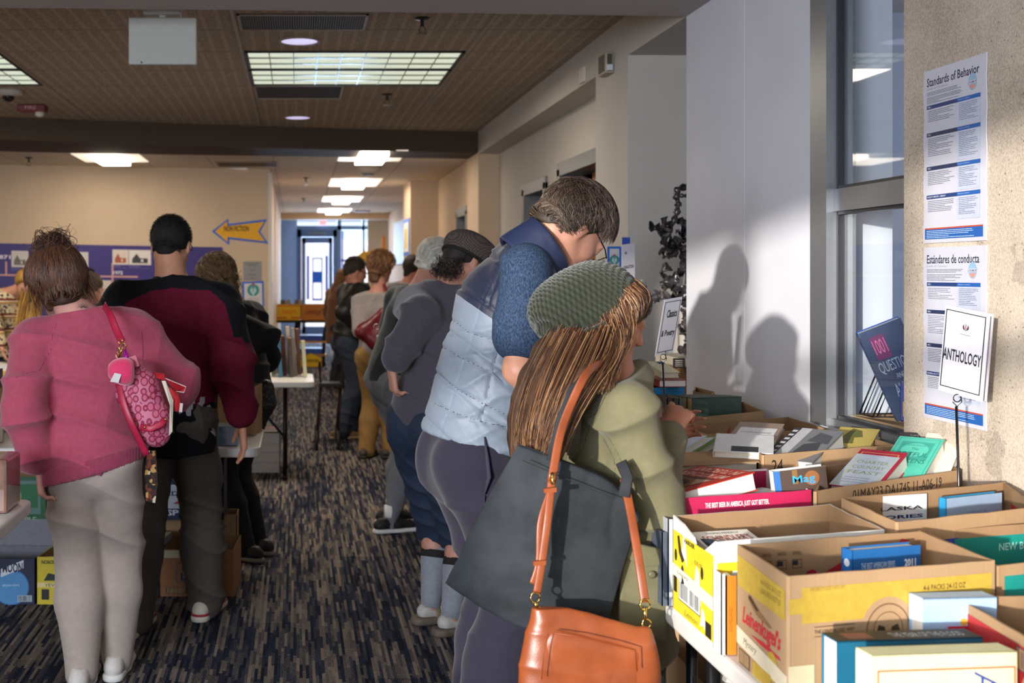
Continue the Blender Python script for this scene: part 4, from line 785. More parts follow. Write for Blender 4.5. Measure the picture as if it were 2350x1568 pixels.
# ---- young man in the maroon and black pullover
x, y = P(392, 0, 5.3)[:2]
p2 = Pose(x, y, 1.80, 2, lean=7, head=(20, 8, 0), headpos=P(393, 563, 5.38), wr=(P(300, 880, 5.62), P(556, 968, 5.22)), el=((-1, -.4, -.3), (.15, -1, .0)), feet=[(-.145, -.10, 10), (.135, .17, 14)], shw=1.12)
person('person', 'young man from behind in a black and maroon pullover and dark trousers', p2, '#b98468', h=.0068, hands={1: dict(D=(.05, .22, -1), palm=(-.9, -.1, -.2), curl=12, spread=2.2)})
def at(V):
    px, py = proj(V); xx = (px-392)/522
    yb = interp(px, [235, 300, 345, 400, 480, 520, 560], [745, 690, 668, 663, 668, 700, 790]); return yb-py
def at2(V):
    px, py = proj(V); e = np.abs(px-interp(py, [700, 760, 870], [534, 545, 552]))-interp(py, [700, 870], [16, 3]); return np.where(py < 775, -e, -1)
def at3(V):
    px, py = proj(V); return np.where((px < 508) & (px > 270), py-interp(px, [300, 410, 500], [905, 925, 930])-6*np.sin(px*.1), -1.)
def at4(V):   # torn white lettering print across the hem of the back
    px, py = proj(V); yc = interp(px, [395, 430, 470, 500], [925, 922, 945, 985]); u = (px-395); st = np.sin(u*.33+(py-yc)*.10)+.45*np.sin(u*.75-(py-yc)*.16)+.2
    return np.where((px > 396) & (px < 500) & (V[:, 1] < p2.pel[1]), np.minimum(st, (interp(px, [395, 430, 450, 470, 500], [20, 32, 22, 34, 28])-np.abs(py-yc))*.1), -1)
garment(p2, 'pullover', split_mat('pullover', ['#560a22', ('yoke', '#0c0c12'), ('hemzone', '#0e0e15'), ('print', '#9c9ca4')]), hem=.765, sleeve=2, lo_=.038, h=.0065, fold=.009, ff=15, seed=21, hipw=.087, torso=1.1, armlo=.010, attr={'yoke': lambda V: np.where(at(V) > 0, 1., at2(V)), 'hemzone': at3, 'print': at4}, neckcut=.004, collar=.050)
m = MB(); c = p2.neck+p2.u2*.030; m.tube([V3(c)+p2.SR*.080*math.cos(a)+p2.SF*.072*math.sin(a)-p2.u2*(.006*abs(math.cos(a))) for a in np.linspace(0, 6.2832, 40)], .014, 10); m.build('collar', M('#101015', .85, .05), p2.t, smooth=True)
trousers(p2, 'trousers', M('#4a443f', .8, .12, 50, .3, 250), lo_=.022, h=.0075, fold=.010, ff=24, seed=5, flare=.016)
for i in (0, 1): shoe(p2, i, '#c9c6b4', '#cfc9bb', '#a02532', high=.01)
HB = hair_mat(['#0e0b0a', '#191412', '#241c18'], .6)
hair_cap(p2, M('#15110f', .85, .3, 90, .8, 500), th=.006, low=-.05)
ribbons('hair_strands', scalp(p2, 4200, .015, 4, 2, lift=.9, flow=(0, -.4, -.6), low=-.085, off=.007), .0007, HB, p2.t)
m = MB(); [m.tube([p2.h(q*.083, -.005, .008), p2.h(q*.082, .05, .012), p2.h(q*.07, .095, .012)], .0018, 6) for q in (-1, 1)]; m.tube([p2.h(-.07, .095, .012), p2.h(0, .108, .014), p2.h(.07, .095, .012)], .002, 6); m.build('glasses', M('#15130f', .3, 0), p2.t, smooth=True)

# ---- woman in the knitted hat
def PB(x, y, d): return P(x, y, d*.95)
x, y = PB(1418, 0, 3.32)[:2]
p3 = Pose(x, y, 1.53, 88, lean=-3, twist=-4, head=(24, -2, 4), headpos=PB(1400, 733, 3.32), wr=(PB(1500, 1010, 3.62), PB(1530, 1005, 3.34)), el=((-.4, -.3, -1), (.2, .1, -1.0)), feet=[(-.10, 0, 5), (.10, -.02, 5)], tl=.96, hz=.82)
person('person', 'woman in a chunky green knit hat and olive jacket reading at the table', p3, '#b87f66', h=.0062, hands={1: dict(D=(.45, .4, .6), palm=(.3, .7, -.3), curl=45)})
OL = M('#67634a', .8, .10, 26, .3, 260, sheen=.1, spec=.2)
def ex3(fd, p):
    fd.rc(p.sh[1]+np.array((-.01, .0, -.02)), p.el[1], .062, .056, k=.04); fd.rc(p.el[1], p.wr[1], .054, .040, k=.03)
garment(p3, 'jacket', seam_mat(OL, '#4b4a30'), attr={'seam': seam([[(1385, 880), (1352, 930), (1328, 1000), (1318, 1070)], [(1398, 885), (1366, 935), (1342, 1002), (1332, 1072)], [(1375, 1010), (1415, 1085), (1455, 1150)], [(1385, 1002), (1425, 1075), (1465, 1142)], [(1440, 1170), (1470, 1240), (1530, 1255)]], 1.1)}, hem=.585, sleeve=2, lo_=.022, h=.006, fold=.014, ff=20, seed=31, hipw=.098, torso=1.02, extra=ex3, bell=.012, down=.19, neckcut=-.004)
k3 = 839
def stitched(parent, pts, name='seam'):
    m = MB(); m.tube(pts, .0022, 6); m.build(name, M('#565539', .85, .05), parent, smooth=True)
jk = [o for o in p3.t.children if o.name.startswith('jacket')][0]
# cargo pocket with flap and button
def pocket(d):
    q = [PB(1425, 1262, d), PB(1530, 1282, d+.02), PB(1528, 1470, d+.03), PB(1418, 1440, d)]; m = MB(); m.prism(q, (-.004, -.02, 0)); m.build('pocket', OL, jk, bevel=.006)
    q = [PB(1420, 1235, d-.012), PB(1536, 1262, d+.01), PB(1530, 1292, d+.01), PB(1480, 1300, d-.0), PB(1424, 1272, d-.012)]; m = MB(); m.prism(q, (-.003, -.02, 0)); m.build('pocket_flap', OL, jk, bevel=.005)
    m = MB(); m.lathe(PB(1496, 1319, d-.012), [(.007, 0), (.009, .002), (.009, .004), (.005, .005)], 18, (-.1, -1, 0)); m.build('button', M('#55543c', .4, 0), jk, smooth=True)
pocket(3.095)
trousers(p3, 'trousers', M('#23232a', .8, .1), lo_=.006, h=.009, fold=.003, seed=5)
for i in (0, 1): shoe(p3, i, '#3a302a', '#243020')
H3 = hair_mat(['#2a1a12', '#472d20', '#66442e', '#8a6242', '#b08a60'], .36)
d3 = 3.3
# hair: under-layer and strands following the same locks
gl = [[PB(1285, 762, 3.25), PB(1235, 850, 3.22), PB(1205, 930, 3.2), PB(1192, 1000, 3.16), PB(1196, 1060, 3.14), PB(1215, 1110, 3.12)],
      [PB(1310, 775, 3.20), PB(1268, 860, 3.16), PB(1240, 940, 3.13), PB(1225, 1010, 3.11), PB(1225, 1070, 3.08), PB(1225, 1140, 3.07)],
      [PB(1345, 780, 3.18), PB(1305, 860, 3.13), PB(1275, 930, 3.1), PB(1256, 1000, 3.085), PB(1242, 1070, 3.06), PB(1222, 1170, 3.05)],
      [PB(1385, 765, 3.18), PB(1350, 850, 3.12), PB(1315, 915, 3.08), PB(1285, 990, 3.06), PB(1258, 1070, 3.05), PB(1240, 1150, 3.05)],
      [PB(1418, 745, 3.19), PB(1400, 820, 3.14), PB(1355, 880, 3.08), PB(1315, 945, 3.06), PB(1285, 1020, 3.05), PB(1262, 1100, 3.05)]]
fd = Field(V3(PB(1160, 1200, 3.0)), V3(PB(1480, 720, 3.5)), .006)
for g in gl:
    g2 = resample(g, 9)
    for a, b, ra in zip(g2[:-2], g2[1:-1], (.030, .034, .034, .031, .026, .020, .013)): fd.rc(a+np.array((0, .03, 0)), b+np.array((0, .03, 0)), ra*.85, ra*.8, k=.03)
hb = fobj(fd, 'hair', M('#3c281b', .5, .35, 30, .8, 160, stretch=(1, 1, .2)), p3.t, it=3)
ribbons('hair_strands', locks(gl, 3800, 16, jit=.011, wav=.004, wf=2, seed=3, shrink=.35), .0008, H3, hb)
fr = [[PB(1440, 700, 3.2), PB(1446, 740, 3.18), PB(1436, 780, 3.17), PB(1420, 815, 3.16), PB(1412, 850, 3.15)], [PB(1418, 715, 3.19), PB(1436, 760, 3.17), PB(1430, 800, 3.15), PB(1412, 845, 3.14), PB(1402, 900, 3.12)], [PB(1390, 735, 3.19), PB(1405, 780, 3.16), PB(1400, 830, 3.13), PB(1385, 870, 3.1), PB(1372, 905, 3.09)]]
ribbons('side_hair', locks(fr, 750, 12, jit=.008, wav=.003, seed=5), .0010, H3, hb)
bg_ = [[PB(1452, 652, 3.3), PB(1480, 668, 3.3), PB(1490, 692, 3.3), PB(1486, 715, 3.3), PB(1478, 732, 3.3)], [PB(1448, 662, 3.22), PB(1470, 680, 3.22), PB(1474, 705, 3.22), PB(1462, 730, 3.22), PB(1448, 750, 3.22)], [PB(1436, 690, 3.2), PB(1450, 715, 3.19), PB(1448, 740, 3.19), PB(1438, 765, 3.19), PB(1430, 790, 3.18)]]
ribbons('fringe', locks(bg_, 520, 10, jit=.007, wav=.002, seed=6), .0010, H3, hb)
# the hat
hx = nrm(V3(PB(1430, 575, 3.3))-V3(PB(1290, 800, 3.3)))
fd = Field(V3(PB(1205, 805, 3.05)), V3(PB(1500, 580, 3.6)), .0042)
cA = PB(1368, 693, 3.31); ax = nrm(V3(PB(1462, 652, 3.31))-V3(PB(1275, 758, 3.31))); nn_ = nrm(np.cross(ax, (0, 1, 0))); nn_ = nn_ if nn_[2] > 0 else -nn_; R_ = np.stack([ax, np.cross(nn_, ax), nn_], 1)
fd.ell(cA, (.117, .103, .099), R_, .03); fd.ell(PB(1300, 705, 3.30), (.088, .082, .078), R_, .035); fd.ell(PB(1268, 722, 3.29), (.058, .062, .066), None, .04); fd.ell(PB(1330, 660, 3.30), (.085, .080, .058), R_, .03)
cut0 = V3(PB(1372, 738, 3.31)); cn = nrm(nrm((.5, 0, -1))); fd.cut(V3(PB(1378, 745, 3.31)), nrm(np.array([math.sin(math.radians(29)), 0, -math.cos(math.radians(29))])), .02)
def knit(V):
    q = (V-V3(cA))@R_; th = np.arctan2(q[:, 1], q[:, 0]*.3+q[:, 2]); u = q[:, 0]*430+.8*np.sin(q[:, 1]*25); v = q[:, 1]*0+np.arctan2(q[:, 1], q[:, 2]+.12)*.13*430
    fo = -.010*np.exp(-((q[:, 2]+.15*q[:, 0]-.0)/.02)**2)*(q[:, 0] < .03)*(q[:, 1] < 0)+.006*wob(V, 30, 2)
    return .0034*np.sin(u)*np.sin(v)+fo
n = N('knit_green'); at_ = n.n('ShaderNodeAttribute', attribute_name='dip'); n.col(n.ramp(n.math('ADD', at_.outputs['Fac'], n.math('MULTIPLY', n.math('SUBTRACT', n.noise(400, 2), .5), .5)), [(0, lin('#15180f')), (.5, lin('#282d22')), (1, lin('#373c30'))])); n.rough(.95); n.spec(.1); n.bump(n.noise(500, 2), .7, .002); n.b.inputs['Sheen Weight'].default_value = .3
KG = n.m
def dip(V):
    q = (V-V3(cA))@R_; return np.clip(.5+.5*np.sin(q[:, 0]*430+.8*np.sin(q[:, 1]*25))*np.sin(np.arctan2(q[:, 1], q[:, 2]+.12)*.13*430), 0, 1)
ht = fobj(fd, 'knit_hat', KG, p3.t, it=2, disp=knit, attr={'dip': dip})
g2 = [V3(PB(1470, 655, 3.31)), V3(PB(1450, 705, 3.21)), V3(PB(1395, 750, 3.185)), V3(PB(1330, 775, 3.20)), V3(PB(1280, 775, 3.26)), V3(PB(1272, 760, 3.33))]
g2 = resample(g2, 40); A = g2
fd = Field(g2.min(0)-.04, g2.max(0)+.04, .004)
for a, b in zip(g2[:-1], g2[1:]): fd.rc(a, b, .0155, k=.008, flat=((0, 1, 0), 1.5))
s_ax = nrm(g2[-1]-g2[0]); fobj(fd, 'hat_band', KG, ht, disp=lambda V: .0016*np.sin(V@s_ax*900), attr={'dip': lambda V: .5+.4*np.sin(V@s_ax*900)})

# ---- tall man in the padded vest
x, y = P(1088, 0, 3.80)[:2]
p4 = Pose(x, y, 1.88, 80, lean=21, twist=-22, head=(54, -8, 0), headpos=P(1314, 526, 3.74), wr=(P(1330, 900, 3.95), P(1322, 1000, 3.62)), el=((-.5, -.8, -.5), (.3, -.6, -.6)), feet=[(-.12, .05, 5), (.12, -.02, 5)], tl=1.13, hz=.99, shw=1.02)
person('person', 'tall man in a navy and grey padded vest bending over the books', p4, '#b5826c', h=.0062, hands={1: dict(D=(.8, .1, -.5), palm=(0, .4, -.8), curl=20)})
garment(p4, 't_shirt', heather('#1b283d', '#37475f'), hem=1.12, sleeve=.66, lo_=.020, h=.007, fold=.005, ff=18, seed=41, armlo=.010, torso=.9, shr=.012)
n = N('vest'); at_ = n.n('ShaderNodeAttribute', attribute_name='yoke'); n.col(n.mix(n.math('GREATER_THAN', at_.outputs['Fac'], 0.), lin('#616c7a'), lin('#141a2e'))); n.rough(.55); n.spec(.35); n.bump(n.noise(30, 4), .35, .006); n.b.inputs['Sheen Weight'].default_value = .05
def vy(V):
    px, py = proj(V); return interp(px, [980, 1040, 1120, 1190, 1260, 1330], [650, 668, 725, 772, 770, 760])-py
def puff(V):
    q = V-V3(p4.pel); a = q@nrm(p4.u1*.9+p4.SF*.25); b = q@nrm(p4.SF)+.0; ph = (a+.16*b)/.135; f_ = ph-np.floor(ph); g = 1-(2*np.abs(f_-.5))**14
    bb = (q@p4.SF*.8+q@p4.SR*.6)/.19; fb = bb-np.floor(bb); gb = 1-(2*np.abs(fb-.5))**24
    return .008*np.minimum(g, 1)*np.clip(gb+.5, 0, 1)+.0045*folds(V, nrm(p4.u1-p4.SF*.8), 40, 7)*g+.0015*folds(V, nrm(p4.u1+p4.SF*.6), 60, 11)+.003*wob(V, 30, 9)-.004
def armholes(fd, p):
    pass
VM = seam_mat(n.m, '#2b3340')
H = 1.88
fd = Field(np.minimum(p4.pel, p4.neck)-.32, np.maximum(p4.neck, p4.pel)+.3, .0062); lo_ = .034
fd.rc(p4.pel-p4.Z*.05*H, p4.pel+p4.Z*.02*H, .078*H+lo_, .080*H+lo_, k=.04, flat=(p4.F, 1.15)); fd.rc(p4.pel, p4.waist, .080*H+lo_, .076*H+lo_, k=.05, flat=(p4.F, 1.2))
fd.rc(p4.waist, p4.chest, .076*H+lo_, .084*H+lo_, k=.05, flat=(p4.SF, 1.15)); fd.rc(p4.chest, p4.chest+p4.u2*.045*H, .082*H+lo_, .062*H+lo_, k=.05, flat=(p4.SF, 1.3)); a_ = p4.sh[0]*.88+p4.sh[1]*.12; b_ = p4.sh[0]*.12+p4.sh[1]*.88
[fd.rc(q_, p4.chest+p4.u2*.095*H, .036*H+.020, .046*H, k=.05) for q_ in (a_, b_)]; fd.rc(p4.neck-p4.u2*.05*H, p4.neck, .055*H, .048*H, k=.04)
for i in (0, 1):
    o_ = p4.SR*(1 if i else -1); fd.rc(p4.sh[i]+(p4.el[i]-p4.sh[i])*.12+o_*.058, p4.sh[i]+(p4.el[i]-p4.sh[i])*.45+o_*.045, .070, .080, k=.012, sub=True)
fd.cut(p4.pel+p4.Z*.035, nrm(np.array((-.22, 0, -1)))); fd.cut(p4.neck+p4.u2*.01*H, nrm(p4.u2)); SL = seam([[(1148, 760), (1143, 802), (1130, 851), (1115, 924), (1099, 975)], [(1036, 733), (1077, 763), (1141, 786)], [(1019, 798), (1057, 821), (1130, 855), (1158, 880)], [(1008, 859), (1046, 893), (1111, 928), (1168, 955)], [(995, 925), (1050, 950), (1100, 968), (1190, 985)], [(1196, 700), (1192, 760), (1210, 800)], [(1110, 560), (1150, 610), (1120, 700)]], 1.1)
vs = fobj(fd, 'padded_vest', VM, p4.t, it=3, disp=lambda V: puff(V)-.004*np.clip(SL(V)/5+1, 0, 1), attr={'yoke': vy, 'seam': SL})
# stand-up collar and piping at the armhole
c0, c1, cn_ = V3(P(1196, 606, 3.71)), V3(P(1268, 553, 3.71)), nrm((.83, 0, .56)); fd = Field(c0-.2, c1+.2, .005)
fd.rc(c0, c1+cn_*.02, .106, .098, k=.01, flat=((0, 1, 0), 1.05)); fd.rc(c0-cn_*.04, c1+cn_*.08, .088, .083, k=.006, sub=True, flat=((0, 1, 0), 1.05)); fd.cut(c1-cn_*.008, cn_, .004); fd.cut(c0-cn_*.01, -cn_, .004)
fobj(fd, 'vest_collar', M('#1b2440', .5, .05, 20, .3, 40), vs, disp=lambda V: .002*wob(V, 60, 3))
m = MB()
for q0, q1, q2 in (((1155, 770), (1135, 880), (1105, 1000)), ((1030, 780), (1080, 860), (1190, 960)), ((1060, 930), (1110, 905), (1150, 880))): pass
trousers(p4, 'sweatpants', M('#201e2c', .88, .07, 40, .25, 300, sheen=.12, spec=.15), top=1.07, lo_=.020, h=.0068, fold=.009, ff=14, seed=14, flare=.026, hipw=.080)
pt_ = [o for o in p4.t.children if o.name.startswith('sweatpants')][0]
m = MB(); m.tube([P(1112, 1003, 3.60), P(1118, 1050, 3.585), P(1123, 1095, 3.58), P(1111, 1135, 3.585)], [.002, .006, .007, .003], 8); m.tube([P(1111, 1138, 3.585), P(1112, 1220, 3.60)], .0018, 6); m.build('pocket_seam', M('#232233', .9, 0), pt_, smooth=True)
for i in (0, 1): shoe(p4, i, '#8a8d90', '#d8d6d0')
H4 = hair_mat(['#211813', '#33261f', '#46352b', '#5c4a3e', '#857565'], .42)
hair_cap(p4, M('#33281f', .6, .35, 40, .8, 140), th=.016, low=-.055, front=.6)
ribbons('back_hair', scalp(p4, 1900, .05, 7, 14, lift=.12, flow=(0, -.35, -1), low=-.12, off=.020, front=.6, keep=lambda q: q[1] < .0), .0009, H4, p4.t)
ribbons('hair_strands', scalp(p4, 4400, .055, 9, 4, lift=.16, flow=(0, .8, -.55), part=2, low=-.085, off=.020, wav=.04, front=.6, keep=lambda q: not (abs(q[0]) > .06 and q[2] < .035 and q[1] > -.035)), .0009, H4, p4.t)
m = MB(); [m.tube([p4.h(q*.084, -.010, .012), p4.h(q*.083, .03, .016), p4.h(q*.079, .085, .012), p4.h(q*.066, .112, .008)], .0021, 8) for q in (-1, 1)]; m.tube([p4.h(-.066, .112, .008), p4.h(-.036, .118, .020), p4.h(-.010, .121, .012), p4.h(.010, .121, .012), p4.h(.036, .118, .020), p4.h(.066, .112, .008)], .0014, 6)
gs = m.build('glasses', M('#23242a', .3, 0, metal=.6), p4.t, smooth=True); m = MB(); [m.lathe(p4.h(q*.037, .117, -.003), [(.020, 0), (.020, .0012)], 24, tuple(p4.hf)) for q in (-1, 1)]; m.build('lens', GLASS, gs)

# ---- man in the flat cap and shorts
x, y = P(985, 0, 5.33)[:2]
p5 = Pose(x, y, 1.72, 48, lean=16, head=(30, 10, 0), headpos=P(1068, 600, 5.35), wr=(P(899, 842, 5.25), None), el=((.74, -.67, -.1), (1, -.5, -.3)), feet=[(-.02, .03, 20), (.15, -.03, 12)], tl=1.14)
person('person', 'man in a tweed flat cap, charcoal sweatshirt, navy shorts and striped socks', p5, '#b07f6c', h=.009, hands={0: dict(D=(.1, .1, -1), palm=(.8, .2, 0), curl=45)})
garment(p5, 'sweatshirt', knit_tone('#433f48'), hem=.875, down=.22, sleeve=1.97, lo_=.034, h=.008, fold=.009, ff=15, seed=51, hipw=.088, armlo=.012)
trousers(p5, 'shorts', M('#17253a', .8, .12, 40, .3, 200), leg=.66, lo_=.036, h=.008, fold=.008, seed=52, flare=.020)
for i in (0, 1):
    a, b = p5.kn[i], p5.an[i]; rr_ = lambda t: float(np.interp(t, [.2, .5, .75, 1.02], [.062, .064, .052, .042])); m = MB(); ts = np.linspace(.22, 1.02, 9); m.tube([a*(1-t)+b*t for t in ts], [rr_(t) for t in ts], 24); sk = m.build('sock', knit_tone('#7f838b'), p5.t, smooth=True)
    for t0, t1 in ((.20, .36), (.42, .50)): m = MB(); ts = np.linspace(t0, t1, 4); m.tube([a*(1-t)+b*t for t in ts], [rr_(t)+.0025 for t in ts], 24); tag(m.build('sock_stripe', M('#1c1715', .9, .1), sk, smooth=True), 'dark brown stripe', None)
    f_ = p5.fd[i]; c = p5.an[i]*[1, 1, 0]; m = MB(); fs = Field(c-np.array((.2, .2, .02)), c+np.array((.25, .25, .12)), .006); fs.rc(c-f_*.05+p5.Z*.02, c+f_*.15+p5.Z*.02, .045, .045, k=.01); fs.cut((0, 0, .036), (0, 0, 1)); fs.cut((0, 0, .001), (0, 0, -1)); so_ = fobj(fs, 'sandal', M('#5f5348', .7, .1), p5.t)
    fs = Field(c-np.array((.2, .2, .02)), c+np.array((.25, .25, .16)), .006); fs.rc(c-f_*.03+p5.Z*.055, c+f_*.12+p5.Z*.045, .034, .034, k=.02); fobj(fs, 'sock_foot', knit_tone('#a9a69f'), p5.t)
    for q in (.02, .09): r_ = np.cross(f_, p5.Z); cc = c+f_*q; m = MB(); m.tube([cc+r_*.045*math.cos(t)+p5.Z*(.03+.055*math.sin(t)) for t in np.linspace(0, 3.1416, 14)], .013, 8, flat=tuple(r_)); m.build('sandal_strap', M('#7b6a55', .7, .1), so_, smooth=True)
def cap_(p, mat, mat2):
    s = p.hs; fd = Field(p.hc-.2, p.hc+.25, .006); fd.ell(p.h(0, -.015, .055), np.array((.104, .126, .082))*s, p.Rh(), .01); fd.ell(p.h(0, .04, .085), np.array((.09, .11, .056))*s, p.Rh(), .02); fd.cut(p.h(0, 0, .008), -p.hu, .008); o = fobj(fd, 'flat_cap', mat, p.t, disp=lambda V: .003*wob(V, 40, 2))
    m = MB(); c = p.h(0, -.012, .008); m.tube([V3(c)+p.hr*.092*s*math.cos(a)+p.hf*.114*s*math.sin(a) for a in np.linspace(0, 6.2832, 40)], .008*s, 8); m.build('cap_band', mat2, o, smooth=True)
n = N('tweed'); ck = n.n('ShaderNodeTexChecker', {0: n.obj(), 'Scale': 160.0}); n.put(ck.inputs['Color1'], lin('#2e2723')); n.put(ck.inputs['Color2'], lin('#5a4f47')); n.col(ck.outputs[0]); n.rough(.95)
cap_(p5, n.m, M('#1a1817', .9, .1))
hair_cap(p5, M('#1d1512', .7, .4, 30, .9, 60), th=.001, low=-.08)
r = np.random.RandomState(2); L = []
for i in range(420):
    q = np.array((r.uniform(-.075, .075), -.085+r.normal()*.014, r.uniform(-.10, -.02))); c = p5.h(*q); a, b = nrm(r.normal(size=3)), nrm(r.normal(size=3)); R_c = r.uniform(.008, .02)
    L.append([c+(a*math.cos(t)+b*math.sin(t))*R_c+np.array((0, 0, -.008*t)) for t in np.linspace(0, 5, 9)])
ribbons('curly_hair', np.array(L), .0013, hair_mat(['#120d0b', '#2b1e18', '#3d2c22']), p5.t)

# ---- grey haired person in the dark fleece
x, y = P(903, 0, 7.4)[:2]
p6 = Pose(x, y, 1.76, 62, lean=24, head=(30, 5, 0), headpos=P(1003, 604, 7.4), wr=(None, P(1010, 800, 7.2)), feet=[(-.1, .05, 10), (.12, -.1, 10)], tl=1.05)
person('person', 'white haired person in a dark green fleece and grey joggers', p6, '#b58372', h=.011)
garment(p6, 'fleece', knit_tone('#1c2427'), hem=.90, sleeve=2, lo_=.038, h=.010, fold=.010, ff=13, seed=61, collar=.055, neckcut=-.012)
trousers(p6, 'joggers', M('#68696e', .85, .08, 30, .3, 200), lo_=.016, h=.010, fold=.008, seed=62, ankle=.042)
for i in (0, 1):
    shoe(p6, i, '#131316', '#cfcdc9', h=.008); m = MB(); m.tube([p6.an[i]+p6.Z*.015, p6.an[i]+p6.Z*.085], .036, 16); m.build('sock', M('#dedbd6', .8, .05), p6.t, smooth=True)
HW = hair_mat(['#b0aca0', '#cac6ba', '#dedacd', '#efece2'])
hair_cap(p6, M('#c9c5b8', .7, .15, 30, .6, 100), th=.022, low=-.06); ribbons('hair_strands', scalp(p6, 1300, .06, 7, 6, lift=.3, flow=(0, -.6, -1), low=-.09, off=.026, wav=.01), .0014, HW, p6.t)

# ---- woman with the red shoulder bag
x, y = P(865, 0, 10.2)[:2]
p7 = Pose(x, y, 1.66, 28, lean=4, head=(14, 20, 0), headpos=P(876, 614, 10.25), wr=(P(838, 770, 10.4), P(905, 780, 10.5)), el=((.3, -1, -.2), (-.3, -1, -.2)), feet=[(-.08, -.04, 0), (.1, .04, 6)])
person('person', 'woman with curly brown hair, grey top and tan trousers', p7, '#b07a68', h=.013)
garment(p7, 'top', knit_tone('#847a77'), hem=.84, sleeve=1.9, lo_=.022, h=.011, fold=.008, seed=71)
trousers(p7, 'trousers', M('#8a6838', .8, .1, 20, .3, 150), lo_=.020, h=.012, fold=.010, seed=72, flare=.012)
for i in (0, 1): shoe(p7, i, '#3d3830', '#2a2622', h=.009)
hair_cap(p7, M('#54361f', .75, .4, 25, 1, 40), th=.030, low=-.13, h=.009, disp=lambda V: .008*wob(V, 70, 3)); ribbons('hair_strands', scalp(p7, 1400, .07, 7, 7, lift=.45, flow=(0, -.3, -1), low=-.14, off=.032, wav=.08), .0022, hair_mat(['#3d2615', '#65432a', '#8a5f38', '#a87a4b']), p7.t)

# ---- man in the black leather jacket
x, y = P(800, 0, 11.5)[:2]
p8 = Pose(x, y, 1.76, 70, lean=8, head=(22, 10, 0), headpos=P(817, 622, 11.5), wr=(P(850, 762, 11.7), P(832, 762, 11.25)), el=((-.4, -1, -.4), (.3, -1, -.4)), feet=[(-.11, .13, 5), (.11, -.12, 5)])
person('person', 'man with glasses in a black leather jacket and blue jeans', p8, '#a8705c', h=.013)
garment(p8, 'leather_jacket', M('#191613', .45, .2, 15, .4, 40, spec=.4), hem=.84, sleeve=2, lo_=.035, h=.011, fold=.012, seed=81, collar=.052, neckcut=-.008, armlo=.006)
trousers(p8, 'jeans', M('#2b3444', .8, .2, 20, .4, 120), lo_=.022, h=.012, fold=.010, seed=82, flare=.010)
for i in (0, 1): shoe(p8, i, '#7a6040', '#b59a72', h=.009)
hair_cap(p8, M('#2b1d14', .7, .3, 30, .5, 80), th=.010, low=-.06, h=.009); ribbons('hair_strands', scalp(p8, 700, .035, 5, 8, lift=.3, flow=(0, -.4, -1), low=-.08, off=.013), .0016, hair_mat(['#22160f', '#3a281b', '#54412f']), p8.t)
m = MB(); [m.tube([p8.h(q*.084, -.01, .012), p8.h(q*.08, .085, .012), p8.h(q*.05, .11, .012)], .003, 6) for q in (-1, 1)]; m.tube([p8.h(-.05, .11, .012), p8.h(0, .118, .014), p8.h(.05, .11, .012)], .003, 6); m.build('glasses', M('#14110f', .3, 0), p8.t, smooth=True)

# ---- curly fair haired woman beyond the young man
x, y = P(566, 0, 6.62)[:2]
p9 = Pose(x, y, 1.66, -62, lean=12, head=(34, 6, 0), headpos=P(497, 640, 6.62), wr=(P(510, 812, 6.40), P(530, 800, 6.75)), el=((.2, -1.0, -.8), (1, -.5, -.3)), feet=[(-.08, -.05, 5), (.1, -.02, 12)], tl=1.02)
person('person', 'woman with long curly fair hair in a black jacket and leggings', p9, '#b57e6b', h=.011)
garment(p9, 'jacket', M('#15151c', .8, .15, 25, .4, 60), hem=.80, sleeve=2, lo_=.032, h=.009, fold=.012, ff=20, seed=91, armlo=.008)
trousers(p9, 'leggings', M('#0e0e12', .7, .1), lo_=.006, h=.010, fold=.003, seed=92)
for i in (0, 1): shoe(p9, i, '#211d22', '#77716c', h=.008)
hair_cap(p9, M('#5f4831', .7, .4, 20, .8, 50), th=.020, low=-.10, h=.008, disp=lambda V: .005*wob(V, 60, 5)); r = np.random.RandomState(12); L = []
HC = hair_mat(['#4a3524', '#6e5337', '#8c6c48', '#a9895e'])
for i in range(520):
    q = np.array((r.uniform(-.09, .09), -.075+r.normal()*.02, r.uniform(-.08, .09))); c = p9.h(*q); L_ = r.uniform(.12, .30); ph = r.uniform(0, 6.28); o_ = []
    e = V3(P(545, 735, 6.56))+r.normal(size=3)*.03
    for j in range(14): t = j/13; o_.append(c*(1-t)+(c+(e-c)*.9+np.array((0, 0, -.12)))*t*1.0+np.array((0, 0, .04*math.sin(3.14*t)))+np.array((math.cos(ph+t*22), math.sin(ph+t*22), 0))*.010)
    L.append(o_)
ribbons('curls', np.array(L), .0017, HC, p9.t); ribbons('hair_strands', scalp(p9, 900, .09, 8, 9, lift=.25, flow=(0, -.4, -1), low=-.1, off=.024, wav=.05), .0015, HC, p9.t)

